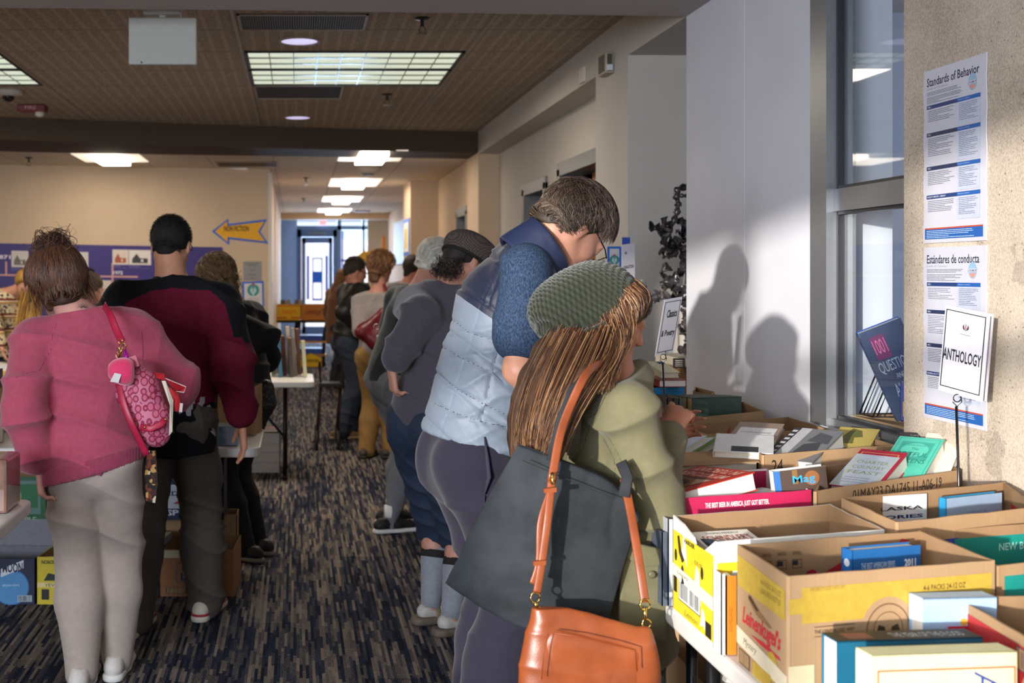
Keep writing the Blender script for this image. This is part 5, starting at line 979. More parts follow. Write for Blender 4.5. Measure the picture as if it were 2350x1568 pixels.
# ---- fair haired woman in the patterned cardigan, across the table at far left
x, y = P(8, 0, 11.1)[:2]
p10 = Pose(x, y, 1.70, 165, lean=24, side=-8, head=(40, 0, 0), headpos=P(58, 652, 10.75), wr=(P(45, 828, 10.6), P(12, 828, 10.6)), el=((-1, -.5, -.6), (1, -.5, -.6)), tl=1.0)
person('person', 'woman with long fair hair in a cream patterned cardigan at the left edge', p10, '#b9846c', h=.012)
n = N('fair_isle'); o_ = n.obj(); x_, y_, z_ = n.sep(o_); zz = n.math('FRACT', n.math('MULTIPLY', z_, 7.5)); spot = n.math('GREATER_THAN', n.noise(38, 1), .56); b1 = n.mix(n.math('MULTIPLY', spot, n.math('LESS_THAN', zz, .6)), lin('#c9b58e'), lin('#2a2a30')); b2 = n.mix(n.math('GREATER_THAN', zz, .86), b1, lin('#6e1f1d')); n.col(n.mix(n.math('LESS_THAN', n.math('ABSOLUTE', n.math('SUBTRACT', zz, .7)), .06), b2, lin('#9c7238'))); n.rough(.95); n.bump(n.noise(150, 2), .6, .003)
garment(p10, 'cardigan', n.m, hem=.8, sleeve=1.95, lo_=.035, h=.010, fold=.008, seed=101); trousers(p10, 'trousers', M('#22242c', .8, .1), h=.014); [shoe(p10, i, '#2a2522', '#1d1a18', h=.01) for i in (0, 1)]
hair_cap(p10, M('#8a6428', .6, .3, 30, .6, 60, stretch=(1, 1, .2)), th=.018, low=-.06, h=.009)
gl = [[p10.h(q, f, .08), p10.h(q*1.5, f+.03, -.02), V3(P(a, 740, 10.55)), V3(P(a-4, 808, 10.55))] for q, f, a in ((-.06, .03, 82), (-.07, -.02, 64), (-.02, -.05, 46))]
ribbons('hair_strands', locks(gl, 900, 14, jit=.03, wav=.004, seed=8, shrink=.2), .0028, hair_mat(['#7a531c', '#a87a2e', '#c9993f', '#ddb560']), p10.t)
# ---- head with the black scrunchie
x, y = P(212, 0, 8.3)[:2]
p11 = Pose(x, y, 1.60, 10, lean=14, head=(30, 5, 0), headpos=P(207, 664, 8.35)); person('person', 'person with pulled back hair in a black scrunchie beyond the table', p11, '#b07a66', h=.013)
garment(p11, 'jumper', knit_tone('#3c3a44'), hem=.8, sleeve=2, lo_=.03, h=.012); trousers(p11, 'trousers', M('#23242b', .8, .1), h=.014)
hair_cap(p11, M('#4b3826', .6, .3, 30, .6, 60), th=.008, low=-.06, h=.009); ribbons('hair_strands', scalp(p11, 900, .12, 7, 11, lift=.02, flow=(0, -.3, 1), low=-.09, off=.011), .0013, hair_mat(['#35261a', '#5a4430', '#7c6244']), p11.t)
m = MB(); c = p11.h(.0, -.075, .10); [m.lathe(V3(c)+V3((.025*math.cos(a), .02*math.sin(a)*.4, .022*math.sin(a))), [(.004, -.016), (.017, -.006), (.017, .006), (.004, .016)], 10, (math.cos(a), .4, math.sin(a))) for a in np.linspace(0, 5.6, 9)]; m.build('scrunchie', M('#0d0c0e', .9, .1), p11.t, smooth=True)
# ---- people far down the corridor
x, y = P(936, 0, 13.0)[:2]
p12 = Pose(x, y, 1.74, 20, lean=4, head=(15, 30, 0)); person('person', 'dark haired person in the far queue beside the corridor column', p12, '#a8705c', h=.016); garment(p12, 'jumper', knit_tone('#6f6a68'), hem=.85, sleeve=2, lo_=.03, h=.014); trousers(p12, 'trousers', M('#2a2c34', .8, .1), h=.016); [shoe(p12, i, '#222', '#222', h=.01) if 0 else shoe(p12, i, '#222224', '#222224', h=.01) for i in (0, 1)]
hair_cap(p12, M('#22140f', .7, .3, 20, .8, 40), th=.02, low=-.10, h=.011, disp=lambda V: .006*wob(V, 60, 5))
x, y = P(772, 0, 16.5)[:2]
p13 = Pose(x, y, 1.62, 60, lean=6, head=(20, 10, 0)); person('person', 'distant person with long light brown hair and rust coat', p13, '#b07a66', h=.016); garment(p13, 'coat', knit_tone('#6d4a32'), hem=.6, sleeve=2, lo_=.04, h=.014); trousers(p13, 'trousers', M('#2a2c34', .8, .1), h=.016); [shoe(p13, i, '#222224', '#222224', h=.01) for i in (0, 1)]
def long_(fd, p): fd.rc(p.h(0, -.05, 0), p.h(0, -.09, -.22), .07, .055, k=.04)
hair_cap(p13, M('#6b4b2e', .7, .3, 20, .8, 40), th=.018, low=-.30, h=.011, extra=long_)
# ================================================================ TABLES, CARTONS, BOOKS
TOPM = M('#cfccc6', .45, .04, 12, .1, 120); LEGM = M('#1b1b1d', .35, .05, metal=.5)
def folding_table(name, label, x0, x1, y0, y1, z=.75, legs=None, group=None):
    t = thing(name, label, 'table', ((x0+x1)/2, (y0+y1)/2, 0), group); r = .05; pts = []
    for cx, cy, a0 in ((x1-r, y1-r, 0), (x0+r, y1-r, 90), (x0+r, y0+r, 180), (x1-r, y0+r, 270)): pts += [(cx+r*math.cos(math.radians(a0+k*22.5)), cy+r*math.sin(math.radians(a0+k*22.5)), z-.045) for k in range(5)]
    m = MB(); m.prism(pts, (0, 0, .045)); tp = m.build('tabletop', TOPM, t, bevel=.008)
    for e in (0, 1):
        vert = (x1-x0) > (y1-y0)
        for s in (0, 1):
            if vert: x = (x0+.30) if e == 0 else (x1-.22); y = (y0+.10) if s == 0 else (y1-.10)
            else: y = (y0+.25) if e == 0 else (y1-.25); x = (x0+.045) if s == 0 else (x1-.10)
            m = MB(); m.tube([(x, y, .01), (x, y, z-.045)], .0155, 12); m.lathe((x, y, 0), [(.02, 0), (.02, .03), (.016, .032)], 14); m.build('leg', LEGM, t, smooth=True)
        m = MB()
        if vert: m.tube([(x, y0+.10, .28), (x, y1-.10, .28)], .012, 8); m.tube([(x, (y0+y1)/2, .28), ((x+.35) if e == 0 else x-.35, (y0+y1)/2, z-.05)], .009, 8)
        else: m.tube([(x0+.045, y, .28), (x1-.10, y, .28)], .012, 8); m.tube([((x0+x1)/2, y, .28), ((x0+x1)/2, (y+.35) if e == 0 else y-.35, z-.05)], .009, 8)
        m.build('brace', LEGM, t, smooth=True)
    return t
folding_table('folding_table', 'white folding table under the cartons along the speckled pillar', .895, 1.68, 1.35, 2.97, group='white folding tables')
folding_table('folding_table', 'white folding table beyond the green book set, against the white wall', 1.02, 1.75, 3.0, 5.25, group='white folding tables')
folding_table('folding_table', 'white folding table corner at the left edge beside the pink sweatshirt', -2.7, -.935, 3.55, 4.30, group='white folding tables')
folding_table('folding_table', 'white folding table in front of the young man in maroon', -2.45, -.165, 5.56, 6.28, group='white folding tables')
folding_table('folding_table', 'white folding table holding the leaning books, nearest the aisle carpet', -1.9, .135, 8.99, 9.74, group='white folding tables')

def kraft(c='#a98a68', flute=True):
    n = N('kraft'); cc = lin(c); n.col(n.ramp(n.noise(7, 5), [(.3, tuple(k*.9 for k in cc[:3])+(1,)), (.7, tuple(min(1, k*1.08) for k in cc[:3])+(1,))])); n.rough(.85); n.spec(.15); n.bump(n.noise(1, 2, n.scale(n.obj(), (170, 170, 4))), .25, .002); return n.m
KR = kraft(); KR2 = kraft('#9b7c5c'); KRE = M('#c9a57c', .9, .2, 200)
def carton(name, label, px, zt, zb=.75, mats=None, depths=None, notch=None, flaps=None, group=None):
    """px: the four top corners (near left, near right, far right, far left) as seen, all at height zt"""
    c = [PZ(a, b, zt) for a, b in px]; return carton_w(name, label, c, zt, zb, mats, notch, flaps, group)
def carton_w(name, label, c, zt, zb=.75, mats=None, notch=None, flaps=None, group=None):
    c = [Vector((p[0], p[1], zt)) for p in c]
    t = thing(name, label, 'box', (sum(p.x for p in c)/4, sum(p.y for p in c)/4, zb), group); th = .0045; m = MB(); H = zt-zb; cen = sum(c, Vector())/4
    for i in range(4):
        a, b = c[i], c[(i+1) % 4]; u = (b-a); n_ = Vector((u.y, -u.x, 0)).normalized(); n_ = n_ if n_.dot(a-cen) > 0 else -n_
        N_ = 9; top = []
        for k in range(N_):
            f = k/(N_-1); dz = random.uniform(-.0012, .0012)
            if notch and notch[0] == i: dz -= np.interp(f, notch[1], notch[2])
            top.append((f, dz))
        for (f0, d0), (f1, d1) in zip(top[:-1], top[1:]):
            p0, p1 = a+u*f0, a+u*f1; q = [Vector((p0.x, p0.y, zb)), Vector((p1.x, p1.y, zb)), p1+Vector((0, 0, d1)), p0+Vector((0, 0, d0))]
            m.add([v for v in q]+[v-n_*th for v in q], [(0, 1, 2, 3), (0, 4, 5, 1), (3, 2, 6, 7), (0, 3, 7, 4), (1, 5, 6, 2)], 0); m.add([v-n_*(th+.0001) for v in q], [(3, 2, 1, 0)], 1)
    m.add([Vector((p.x, p.y, zb+.002)) for p in c], [(0, 1, 2, 3)], 1)
    ms = mats or (KR, KR2); t['_b'] = 1; sh = m.build('carton_shell', list(ms), t, fix=False); del t['_b']
    def side(i, inner=False):
        a, b = c[i], c[(i+1) % 4]
        if inner: a, b = b, a
        o = Vector((a.x, a.y, zb)); u = b-a; n_ = u.cross(Vector((0, 0, 1))).normalized()
        if inner: o = o+n_*(th+.0003)
        return Face(o, u, Vector((0, 0, H)), eps=.0009)
    t2 = dict(t=t, shell=sh, front=side(0), left=side(3), right=side(1), back_in=side(2, True), right_in=side(1, True), left_in=side(3, True), front_in=side(0, True), c=c)
    # near-left order: corners 0 NL, 1 NR, 2 FR, 3 FL; the left side runs 3 -> 0
    return t2
def fin(b):
    for k, nm in (('front', 'front_print'), ('left', 'side_print'), ('right', 'side_print'), ('back_in', 'inside_print'), ('right_in', 'inside_print'), ('left_in', 'inside_print'), ('front_in', 'inside_print')): b[k].build(nm, b['shell'])
def flap(b, pts, mat, name='flap'):
    m = MB(); m.prism(pts, (0, 0, -.004)); return m.build(name, mat, b['shell'])

PG = N('pages'); PG.col(PG.ramp(PG.noise(1, 1, PG.scale(PG.obj(), (900, 900, 900))), [(.4, lin('#cfc6b4')), (.6, lin('#e6dfd0'))])); PG.rough(.9); PAGES = PG.m
PG = N('old_pages'); PG.col(PG.ramp(PG.noise(1, 1, PG.scale(PG.obj(), (900, 900, 900))), [(.4, lin('#b89a6c')), (.6, lin('#d2b88c'))])); PG.rough(.9); PAGES2 = PG.m
WPG = M('#e4e2dc', .85, .03, 500)
def book(label, bl, br, tl, t, cover, pages=None, spine='L', prints=None, group=None, name='book', bd=.0025, th_dir=None, spine_col=None):
    """bl, br, tl: three corners of the front cover; t thickness behind it; spine on L, R, T or B side of the cover"""
    bl, br, tl = Vector(bl), Vector(br), Vector(tl); u = br-bl; U = u.normalized(); v = tl-bl; v = v-U*v.dot(U); V_ = v.normalized(); W, Hh = u.length, v.length; N_ = U.cross(V_).normalized()
    o = thing(name, label, 'book', tuple(bl+u/2), group); cm = M(cover, .45, .05, 30, spec=.45) if isinstance(cover, str) else cover; m = MB(); c0 = bl+U*W/2+V_*Hh/2
    ax = (U, V_, N_); m.obox(c0-N_*bd/2, ax, (W/2, Hh/2, bd/2)); m.obox(c0-N_*(t-bd/2), ax, (W/2, Hh/2, bd/2)); mid = c0-N_*t/2
    off = {'L': (-U*(W/2-bd/2), (bd/2, Hh/2, t/2)), 'R': (U*(W/2-bd/2), (bd/2, Hh/2, t/2)), 'T': (V_*(Hh/2-bd/2), (W/2, bd/2, t/2)), 'B': (-V_*(Hh/2-bd/2), (W/2, bd/2, t/2))}[spine]; m.obox(mid+off[0], ax, off[1])
    cv = m.build('cover', cm, o); i = .004; m = MB(); m.obox(mid, ax, (W/2-i, Hh/2-i, t/2-bd*.9)); m.build('pages', pages or PAGES, o)
    f = Face(bl, u, v, eps=.0006)
    sp = Face(*{'L': (bl-N_*t, N_*t, v), 'R': (br, -N_*t, v), 'T': (tl, u, -N_*t), 'B': (bl-N_*t, u, N_*t)}[spine], eps=.0006)
    if prints: prints(f, sp, W, Hh, t)
    f.build('cover_print', cv); sp.build('spine_print', cv); return o

def lean(label, p0, a, tilt, w_, h_, t, cover, **k):
    """a book lying back: p0 its lower left cover corner, a heading, tilt up from level, degrees"""
    a, e = math.radians(a), math.radians(tilt); u = Vector((math.cos(a), -math.sin(a), 0)); v = Vector((math.sin(a)*math.cos(e), math.cos(a)*math.cos(e), math.sin(e)))
    return book(label, p0, p0+u*w_, p0+v*h_, t, cover, **k)
# ---- box A: kraft beer carton in front
b = carton('carton', 'kraft carton with a yellow band and red script, nearest large box', [(1808, 1323), (2283, 1286), (2112, 1219), (1692, 1250)], .99)
f, l = b['front'], b['left']; W, H = f.W, f.H; YB = M('#b89a3a', .7, .08, 60)
f.rect(0, H*.70, W*.17, H*.82, YB); f.rect(W*.10, H*.66, W*.985, H*.93, YB) if 0 else None
f.rect(.03, H*.62, W-.008, H*.90, YB); f.disc(W*.47, H*.52, .062, KR, 32); f.disc(W*.47, H*.52, .050, '#6b4f38', 32); f.disc(W*.47, H*.52, .047, KR, 32); f.disc(W*.47, H*.52, .034, '#6b4f38', 32); f.disc(W*.47, H*.52, .032, KR, 32)
f.poly([(W*.47-.028, H*.49), (W*.47-.022, H*.56), (W*.47-.008, H*.54), (W*.47-.004, H*.48)], '#3b2c20'); f.poly([(W*.47+.028, H*.49), (W*.47+.022, H*.56), (W*.47+.008, H*.54), (W*.47+.004, H*.48)], '#3b2c20')
f.fit('4-6 PACKS 24-12 OZ', W*.64, H*.80, W*.85, H*.845, '#4b3a1c', bold=.015); f.fit('LONG NECK BOTTLES', W*.64, H*.71, W*.855, H*.755, '#4b3a1c', bold=.015)
f.fit('WE RECYCLED 100% OF', W*.10, H*.87, W*.26, H*.90, '#8c6f3e'); f.rect(W*.12, H*.585, W*.31, H*.592, '#5c4330'); f.fit('THE LEINENKUGEL WAY', W*.12, H*.535, W*.31, H*.565, '#4b3626', bold=.01); f.rect(W*.12, H*.51, W*.31, H*.516, '#5c4330'); f.rect(W*.60, H*.585, W*.70, H*.592, '#5c4330')
f.fit('Leinenkugel\'s', W*.16, H*.16, W*.94, H*.50, '#b5202c', shear=.4, bold=.02)
f.rect(0, H*.10, W*.12, H*.30, M('#cfc3a0', .6, .05))
W = l.W; l.rect(.0, H*.70, W-.01, H*.90, YB) if 0 else l.poly([(.004, H*.66), (W-.012, H*.64), (W-.012, H*.88), (.004, H*.92)], YB)
l.fit('4-6 PACKS 24-12 OZ', W*.50, H*.80, W*.88, H*.845, '#4b3a1c'); l.fit('LONG NECK BOTTLES', W*.50, H*.73, W*.88, H*.775, '#4b3a1c')
l.poly([(W*.24, H*.60), (W*.25, H*.64), (W*.30, H*.645), (W*.50, H*.56), (W*.72, H*.51), (W*.66, H*.49), (W*.40, H*.52)], '#8a6742'); l.poly([(W*.25, H*.615), (W*.27, H*.64), (W*.30, H*.635), (W*.46, H*.565), (W*.42, H*.55)], '#3d2a1b')
l.fit('Leinenkugel\'s', W*.12, H*.33, W*.88, H*.52, '#c22732', shear=.3, bold=.025); l.poly([(W*.30, H*.32), (W*.55, H*.34), (W*.86, H*.32), (W*.88, H*.30), (W*.5, H*.30)], '#c22732'); l.disc(W*.72, H*.20, .028, YB)
l.poly([(0, H*.16), (W, H*.08), (W, H*.22), (0, H*.31)], M('#d8cdb0', .5, .05)); l.fit('Mystery', W*.14, H*.17, W*.42, H*.25, '#4a4436', shear=.4); l.rect(W*.05, H*.0, W*.28, H*.13, '#6b5238'); l.barcode(W*.07, .004, W*.26, H*.12, '#a5875f'); l.rect(W*.34, .0, W*.70, H*.12, YB)
g = b['back_in']; g.fit('Leinenkugel\'s', g.W*.15, H*.38, g.W*.92, H*.74, '#a8222e', rot=180, shear=.3, bold=.02); g.poly([(g.W*.40, H*.66), (g.W*.62, H*.84), (g.W*.78, H*.80), (g.W*.60, H*.70)], '#a8222e'); g.poly([(g.W*.83, H*.80), (g.W*.88, H*.95), (g.W*.93, H*.93), (g.W*.87, H*.88)], '#a8222e')
for q in (.12, .2, .28): g.frame(g.W*q, H*.76, g.W*(q+.05), H*.84, .0012, '#3d2f22'); g.rect(g.W*q, H*.79, g.W*(q+.03), H*.83, '#2c2a2d'); g.fit('TEAR', g.W*q, H*.88, g.W*(q+.05), H*.91, '#3d2f22', rot=180)
fin(b)
def pr(f, s, W, H, t):
    f.rect(0, H*.74, W, H, '#1f5f9c'); f.fit('2011', W*.76, H*.79, W*.93, H*.87, '#e8edf2', bold=.04); f.fit('THE BEST AMERICAN SERIES', W*.12, H*.80, W*.62, H*.86, '#c9dcec'); f.rect(0, 0, W, H*.74, '#9a9da6')
    for x, y in ((.18, .6), (.45, .58), (.8, .6)): f.disc(W*x, H*y, W*.09, '#23232b'); f.poly([(W*(x-.1), H*(y-.14)), (W*(x+.1), H*(y-.16)), (W*(x+.07), H*(y-.05)), (W*(x-.07), H*(y-.05))], '#3a3a44')
    s.rect(0, H*.5, t, H*.62, '#d7b431'); s.disc(t/2, H*.86, t*.25, '#dfe6ee')
book('blue and grey paperback dated 2011 standing in the nearest kraft carton', PZ(1957, 1264, .985)+Vector((0, .0, -.20)), PZ(2112, 1251, .985)+Vector((0, 0, -.20)), PZ(1957, 1264, .985), .032, '#1f5f9c', prints=pr)
# ---- box B: torn yellow and white carton behind it
WT = M('#dcdad4', .6, .04); b = carton('carton', 'torn white and yellow lemonade carton behind the nearest kraft box', [(1641, 1244), (2030, 1216), (1905, 1158), (1545, 1183)], .98, notch=(3, [0, .25, .5, .62, .8, 1], [0, .005, .022, .055, .028, .0]), mats=(WT, KR2))
f, l = b['front'], b['left']; W, H = l.W, l.H; YL = M('#dcc42a', .5, .06, 40)
l.rect(.003, H*.05, W-.004, H*.86, YL)
for q in ((.30, .75, .08, .3), (.62, .5, .10, .35), (.42, .30, .09, .16), (.75, .2, .08, .2)): l.poly([(W*(q[0]-q[2]), H*(q[1]-q[3]*.5)), (W*(q[0]), H*(q[1]-q[3]*.35)), (W*(q[0]+q[2]*.8), H*(q[1]-q[3]*.6)), (W*(q[0]+q[2]*.3), H*(q[1]+q[3]*.3)), (W*(q[0]-q[2]*.4), H*(q[1]+q[3]*.45))], WT)
l.poly([(W*.12, H*.82), (W*.16, H*.66), (W*.24, H*.58), (W*.30, H*.62), (W*.22, H*.70), (W*.17, H*.84)], '#3a2b20')
for u_, v_ in ((.08, .62), (.25, .5), (.50, .44), (.72, .62)): l.disc(W*u_, H*v_, .009, '#2a2a22', ry=.014)
l.rect(W*.15, H*.19, W*.68, H*.40, WT); l.frame(W*.15, H*.19, W*.68, H*.40, .002, '#26262a'); l.barcode(W*.18, H*.22, W*.38, H*.38, '#55565c'); l.barcode(W*.43, H*.22, W*.64, H*.38, '#55565c')
l.poly([(0, H*.40), (W, H*.34), (W, H*.47), (0, H*.52)], M('#e3ddc6', .45, .04)); l.fit('Literary', W*.12, H*.43, W*.40, H*.48, '#2e2e2e', shear=.4); l.rect(W*.03, H*.24, W*.11, H*.40, '#1f1f1c'); l.fit('HARDER', W*.30, H*.80, W*.55, H*.845, '#2a2a20', bold=.03); l.fit('12 FL OZ', W*.55, H*.66, W*.72, H*.70, '#4a4a20'); l.rect(W*.80, H*.06, W*.93, H*.20, '#23221c'); l.fit('Lemon', W*.30, H*.08, W*.62, H*.14, '#8a8340', shear=.3)
W = f.W; f.rect(.002, H*.05, W*.7, H*.80, YL); f.poly([(W*.03, H*.5), (W*.10, H*.72), (W*.2, H*.7), (W*.16, H*.5)], WT); f.poly([(0, H*.34), (W, H*.34), (W, H*.47), (0, H*.47)], M('#e3ddc6', .45, .04)); f.rect(W*.01, H*.04, W*.05, H*.22, '#23221c'); fin(b)
def pr(f, s, W, H, t):
    f.fit('SCHINDLER\'S', W*.12, H*.70, W*.92, H*.86, '#9a3227', bold=.01); f.fit('LIST', W*.35, H*.52, W*.7, H*.66, '#9a3227'); f.fit('THOMAS KENEALLY', W*.25, H*.9, W*.8, H*.95, '#555555'); f.disc(W*.75, H*.6, W*.08, '#777777')
book('cream paperback with red title leaning in the torn yellow carton', P(1672, 1300, 2.66), P(1812, 1290, 2.72), P(1690, 1216, 2.84), .03, '#ddd8cc', prints=pr)
for i, (a, c_) in enumerate(((1583, '#22262e'), (1604, '#2c5f88'), (1622, '#1c1c20'))):
    book(['black backed book leaning in the torn yellow carton', 'blue edged book leaning in the torn yellow carton', 'dark book beside the torn edge of the yellow carton'][i], P(a-20, 1340, 2.78), P(a+40, 1345, 2.70), P(a, 1236+i*4, 2.80), .02, c_)
# ---- thin books at the table edge
for i, (x0, x1, y0, c_, lb) in enumerate(((1655, 1664, 1318, '#e2dfd8', 'white book standing between the yellow and kraft cartons'), (1666, 1690, 1322, '#c4701c', 'orange book standing between the yellow and kraft cartons'), (1692, 1700, 1352, '#dcd9d2', 'thin white book tight against the kraft carton'))):
    a = P(x0, y0, 2.53); c0 = P(x1, y0, 2.53); zt_ = a.z
    book(lb, Vector((a.x, 2.53, .752)), Vector((c0.x, 2.53, .752)), Vector((a.x, 2.53, zt_)), .05 if i != 1 else .052, c_, prints=(lambda f, s, W, H, t: f.fit('HOMELAND', W*.3, H*.3, W*.62, H*.6, '#7c4312', rot=90)) if i == 1 else None)
for i, (x0, x1, y0, c_, lb) in enumerate(((1519, 1531, 1222, '#4a5260', 'dark grey book standing left of the yellow carton'), (1533, 1544, 1192, '#a9adb3', 'pale grey book tight against the yellow carton'))):
    a = P(x0, y0, 2.905); c0 = P(x1, y0, 2.905); book(lb, Vector((a.x+.0, 2.905, .752)), Vector((c0.x, 2.905, .752)), Vector((a.x, 2.905, a.z)), .14, c_)
# ---- box C: pink and blue beer carton
PK_ = M('#b72552', .5, .05, 30); b = carton('carton', 'pink and blue carton with white inside and the large red cookbook', [(1503, 1148), (1862, 1125), (1760, 1076), (1425, 1090)], .99, mats=(PK_, M('#dddbd8', .6, .03)))
f = b['front']; W, H = f.W, f.H; f.rect(0, 0, W, H*.66, '#1e3f8c'); f.poly([(W*.40, H*.62), (W*.52, H*.70), (W*.63, H*.62)], '#1e3f8c'); f.fit('THE BEST BEER IN AMERICA. JUST GOT BETTER.', W*.31, H*.865, W*.72, H*.935, '#e9e2e4', bold=.03); f.fit('4', W*.085, H*.84, W*.105, H*.95, '#d99aae', bold=.03); f.fit('6PK-12OZ', W*.112, H*.90, W*.18, H*.945, '#d99aae'); f.fit('BOTTLES', W*.112, H*.84, W*.185, H*.885, '#d99aae', bold=.02); f.frame(W*.035, H*.84, W*.075, H*.94, .0015, '#d99aae'); f.rect(W*.62, H*.64, W, H*.68, '#2a6fc0')
g = b['back_in']; g.rect(g.W*.6, H*.3, g.W-.002, H*.98, PK_); fin(b)
def pr(f, s, W, H, t):
    f.rect(0, 0, W, H, '#b8321f'); f.rect(W*.0, H*.16, W*.66, H*.94, '#5a3a2c'); f.rect(W*.05, H*.22, W*.60, H*.86, '#8d5a38'); f.disc(W*.36, H*.55, W*.2, '#3c2418', ry=H*.26); f.disc(W*.36, H*.58, W*.14, '#7d4a2c', ry=H*.16); f.poly([(W*.40, H*.20), (W*.62, H*.16), (W*.60, H*.40)], '#c9a488'); f.disc(W*.12, H*.3, W*.04, '#c4551f')
    f.fit('MY KITCHEN', W*.68, H*.10, W*.80, H*.92, '#e0c3b0', rot=90, bold=.01); f.fit('IN TUSCANY', W*.84, H*.10, W*.96, H*.92, '#e0c3b0', rot=90, bold=.01); f.rect(W*.80, H*.05, W*.82, H*.95, '#7d1f15')
book('large red cookbook with a brown cover picture lying in the pink carton', P(1520, 1142, 3.06), P(1732, 1084, 3.16), P(1478, 1104, 3.30), .048, '#b8321f', spine='L', pages=WPG, prints=pr)
m = MB(); b0 = book('grey printed pamphlet deep in the pink carton', P(1740, 1138, 3.12), P(1800, 1128, 3.18), P(1755, 1118, 3.24), .012, '#a9a6a4')
# ---- box G left of D with a folded flap
b = carton('carton', 'kraft carton with a perforated folded flap behind the red cookbook', [(1528, 1074), (1736, 1060), (1690, 1031), (1512, 1042)], .995, mats=(M('#c9c3b6', .8, .05), KR2))
flap(b, [P(1528, 1072, 3.43)+Vector((0, 0, .004)), PZ(1743, 1059, .998), PZ(1722, 1031, 1.0), PZ(1520, 1041, 1.0)], KR)
fin(b)
for i, (x0, y0, x1, y1, c_, lb) in enumerate(((1530, 1040, 1568, 1003, '#b7c4d8', 'pale blue book leaning behind the perforated flap'), (1548, 1042, 1584, 1008, '#c9cdd3', 'grey book leaning behind the perforated flap'), (1562, 1042, 1600, 1006, '#6f9a4a', 'green and white book leaning behind the perforated flap'), (1580, 1044, 1615, 1014, '#b9bab8', 'silver book leaning behind the perforated flap'))):
    book(lb, P(x0-25, y0+10, 3.80), P(x0+12, y0+10, 3.74), P(x1-25, y1-2, 3.95), .022, c_)
# ---- box D "24"
b = carton('carton', 'kraft carton marked 24 full of tilted paperbacks', [(1750, 1045), (2052, 1021), (1938, 986), (1698, 1004)], 1.02)
f = b['front']; W, H = f.W, f.H; f.fit('24', W*.065, H*.80, W*.145, H*.94, '#2c2420'); f.poly([(W*.75, H*.80), (W*.85, H*.86), (W*.92, H*.96), (W*.90, H*.86), (W*.84, H*.80)], '#b0303a'); fin(b)
def pr1(f, s, W, H, t): f.rect(W*.12, H*.28, W*.92, H*.72, '#dcdcde'); f.fit('Literature and Language', W*.2, H*.44, W*.84, H*.54, '#4a4a50')
lean('brown book with a white Literature label tilted in the carton marked 24', P(1664, 1012, 3.78), 30, 8, .14, .25, .02, '#8c7560', prints=pr1)
lean('white paperback with a black patch lying in the carton marked 24', P(1636, 1034, 3.64), 22, 8, .17, .2, .02, '#d9dadc', prints=lambda f, s, W, H, t: f.rect(W*.3, H*.02, W*.75, H*.3, '#2b2b2e'))
def pr2(f, s, W, H, t):
    f.rect(0, 0, W, H, '#75767a'); f.rect(0, 0, W*.16, H, '#222226'); [f.rect(W*.03, H*(.08+.13*i), W*.13, H*(.14+.13*i), '#c9c9cc') for i in range(7)]; f.rect(W*.16, 0, W*.38, H, '#b9babd'); f.poly([(W*.42, H*.1), (W*.9, H*.2), (W*.8, H*.6), (W*.5, H*.5)], '#3c3d42'); f.poly([(W*.5, H*.6), (W*.95, H*.55), (W*.9, H*.8), (W*.6, H*.9)], '#4b4c52')
lean('book with a black and white photograph on its cover in the carton marked 24', P(1748, 1050, 3.66), 41, 12, .15, .30, .05, '#75767a', pages=WPG, prints=pr2)
for i, (x, c_, lb) in enumerate(((1884, '#c7762a', 'orange backed paperback in the carton marked 24'), (1896, '#d8d2c4', 'cream paperback beside the orange one in the carton marked 24'), (1908, '#b8652a', 'rust paperback beside the cream one in the carton marked 24'))): book(lb, P(x, 1040, 3.72), P(x+14, 1039, 3.72), P(x+22, 1003, 3.80), .10, c_)
lean('yellow and olive paperback tilted at the back of the carton marked 24', P(1900, 1024, 3.86), 35, 12, .12, .2, .03, '#c9b45c', prints=lambda f, s, W, H, t: f.poly([(W*.1, H*.2), (W*.35, H*.95), (W*.6, H*.85), (W*.7, H*.55), (W*.5, H*.5), (W*.55, H*.2)], '#6b6c35'))
# ---- box J behind D, box F with the green set, blue box
b = carton('carton', 'empty looking kraft carton with a printed barcode near the white wall', [(1622, 998), (1900, 985), (1809, 957), (1549, 977)], 1.0); g = b['back_in']; g.barcode(g.W*.62, g.H*.68, g.W*.78, g.H*.88, '#4a3a2a'); g.poly([(g.W*.38, g.H*.7), (g.W*.45, g.H*.8), (g.W*.47, g.H*.95), (g.W*.42, g.H*.8)], '#b0303a'); f = b['front']; f.fit('24', f.W*.16, f.H*.70, f.W*.30, f.H*.86, '#2c2420'); fin(b)
book('large white book lying across the cartons before the green set', PZ(1537, 985, .985), PZ(1640, 978, .985), PZ(1545, 962, 1.01), .03, '#dedcd8', pages=WPG)
b = carton('carton', 'low kraft carton holding the set of dark green books', [(1512, 968), (1753, 944), (1705, 922), (1500, 938)], 1.02); fin(b)
GR = M('#33483f', .5, .15, 40, spec=.5); GRS = M('#2a342d', .5, .2, 40)
def gs_(f, s, W, H, t):
    for q in (.12, .3, .5, .7, .88): s.rect(0, H*q, t, H*q+.003, '#8a7a4a') if s.H > s.W else s.rect(W*q, 0, W*q+.003, t, '#8a7a4a')
for i in range(5):
    a = P(1588-i*11+(0 if i else 0), 930, 4.66+i*.045); L_ = .21 if i < 3 else .19
    book(['front dark green leather volume of the set in the low carton', 'second dark green leather volume from the front of the set', 'third dark green leather volume from the front of the set', 'fourth dark green leather volume from the front of the set', 'rearmost dark green leather volume of the set'][i], Vector((a.x, a.y, .90)), Vector((a.x+L_, a.y+.05, .90)), Vector((a.x, a.y, a.z+.028+.002*i)), .040, GR, pages=PAGES2, spine='T', prints=gs_, group='green leather volumes')
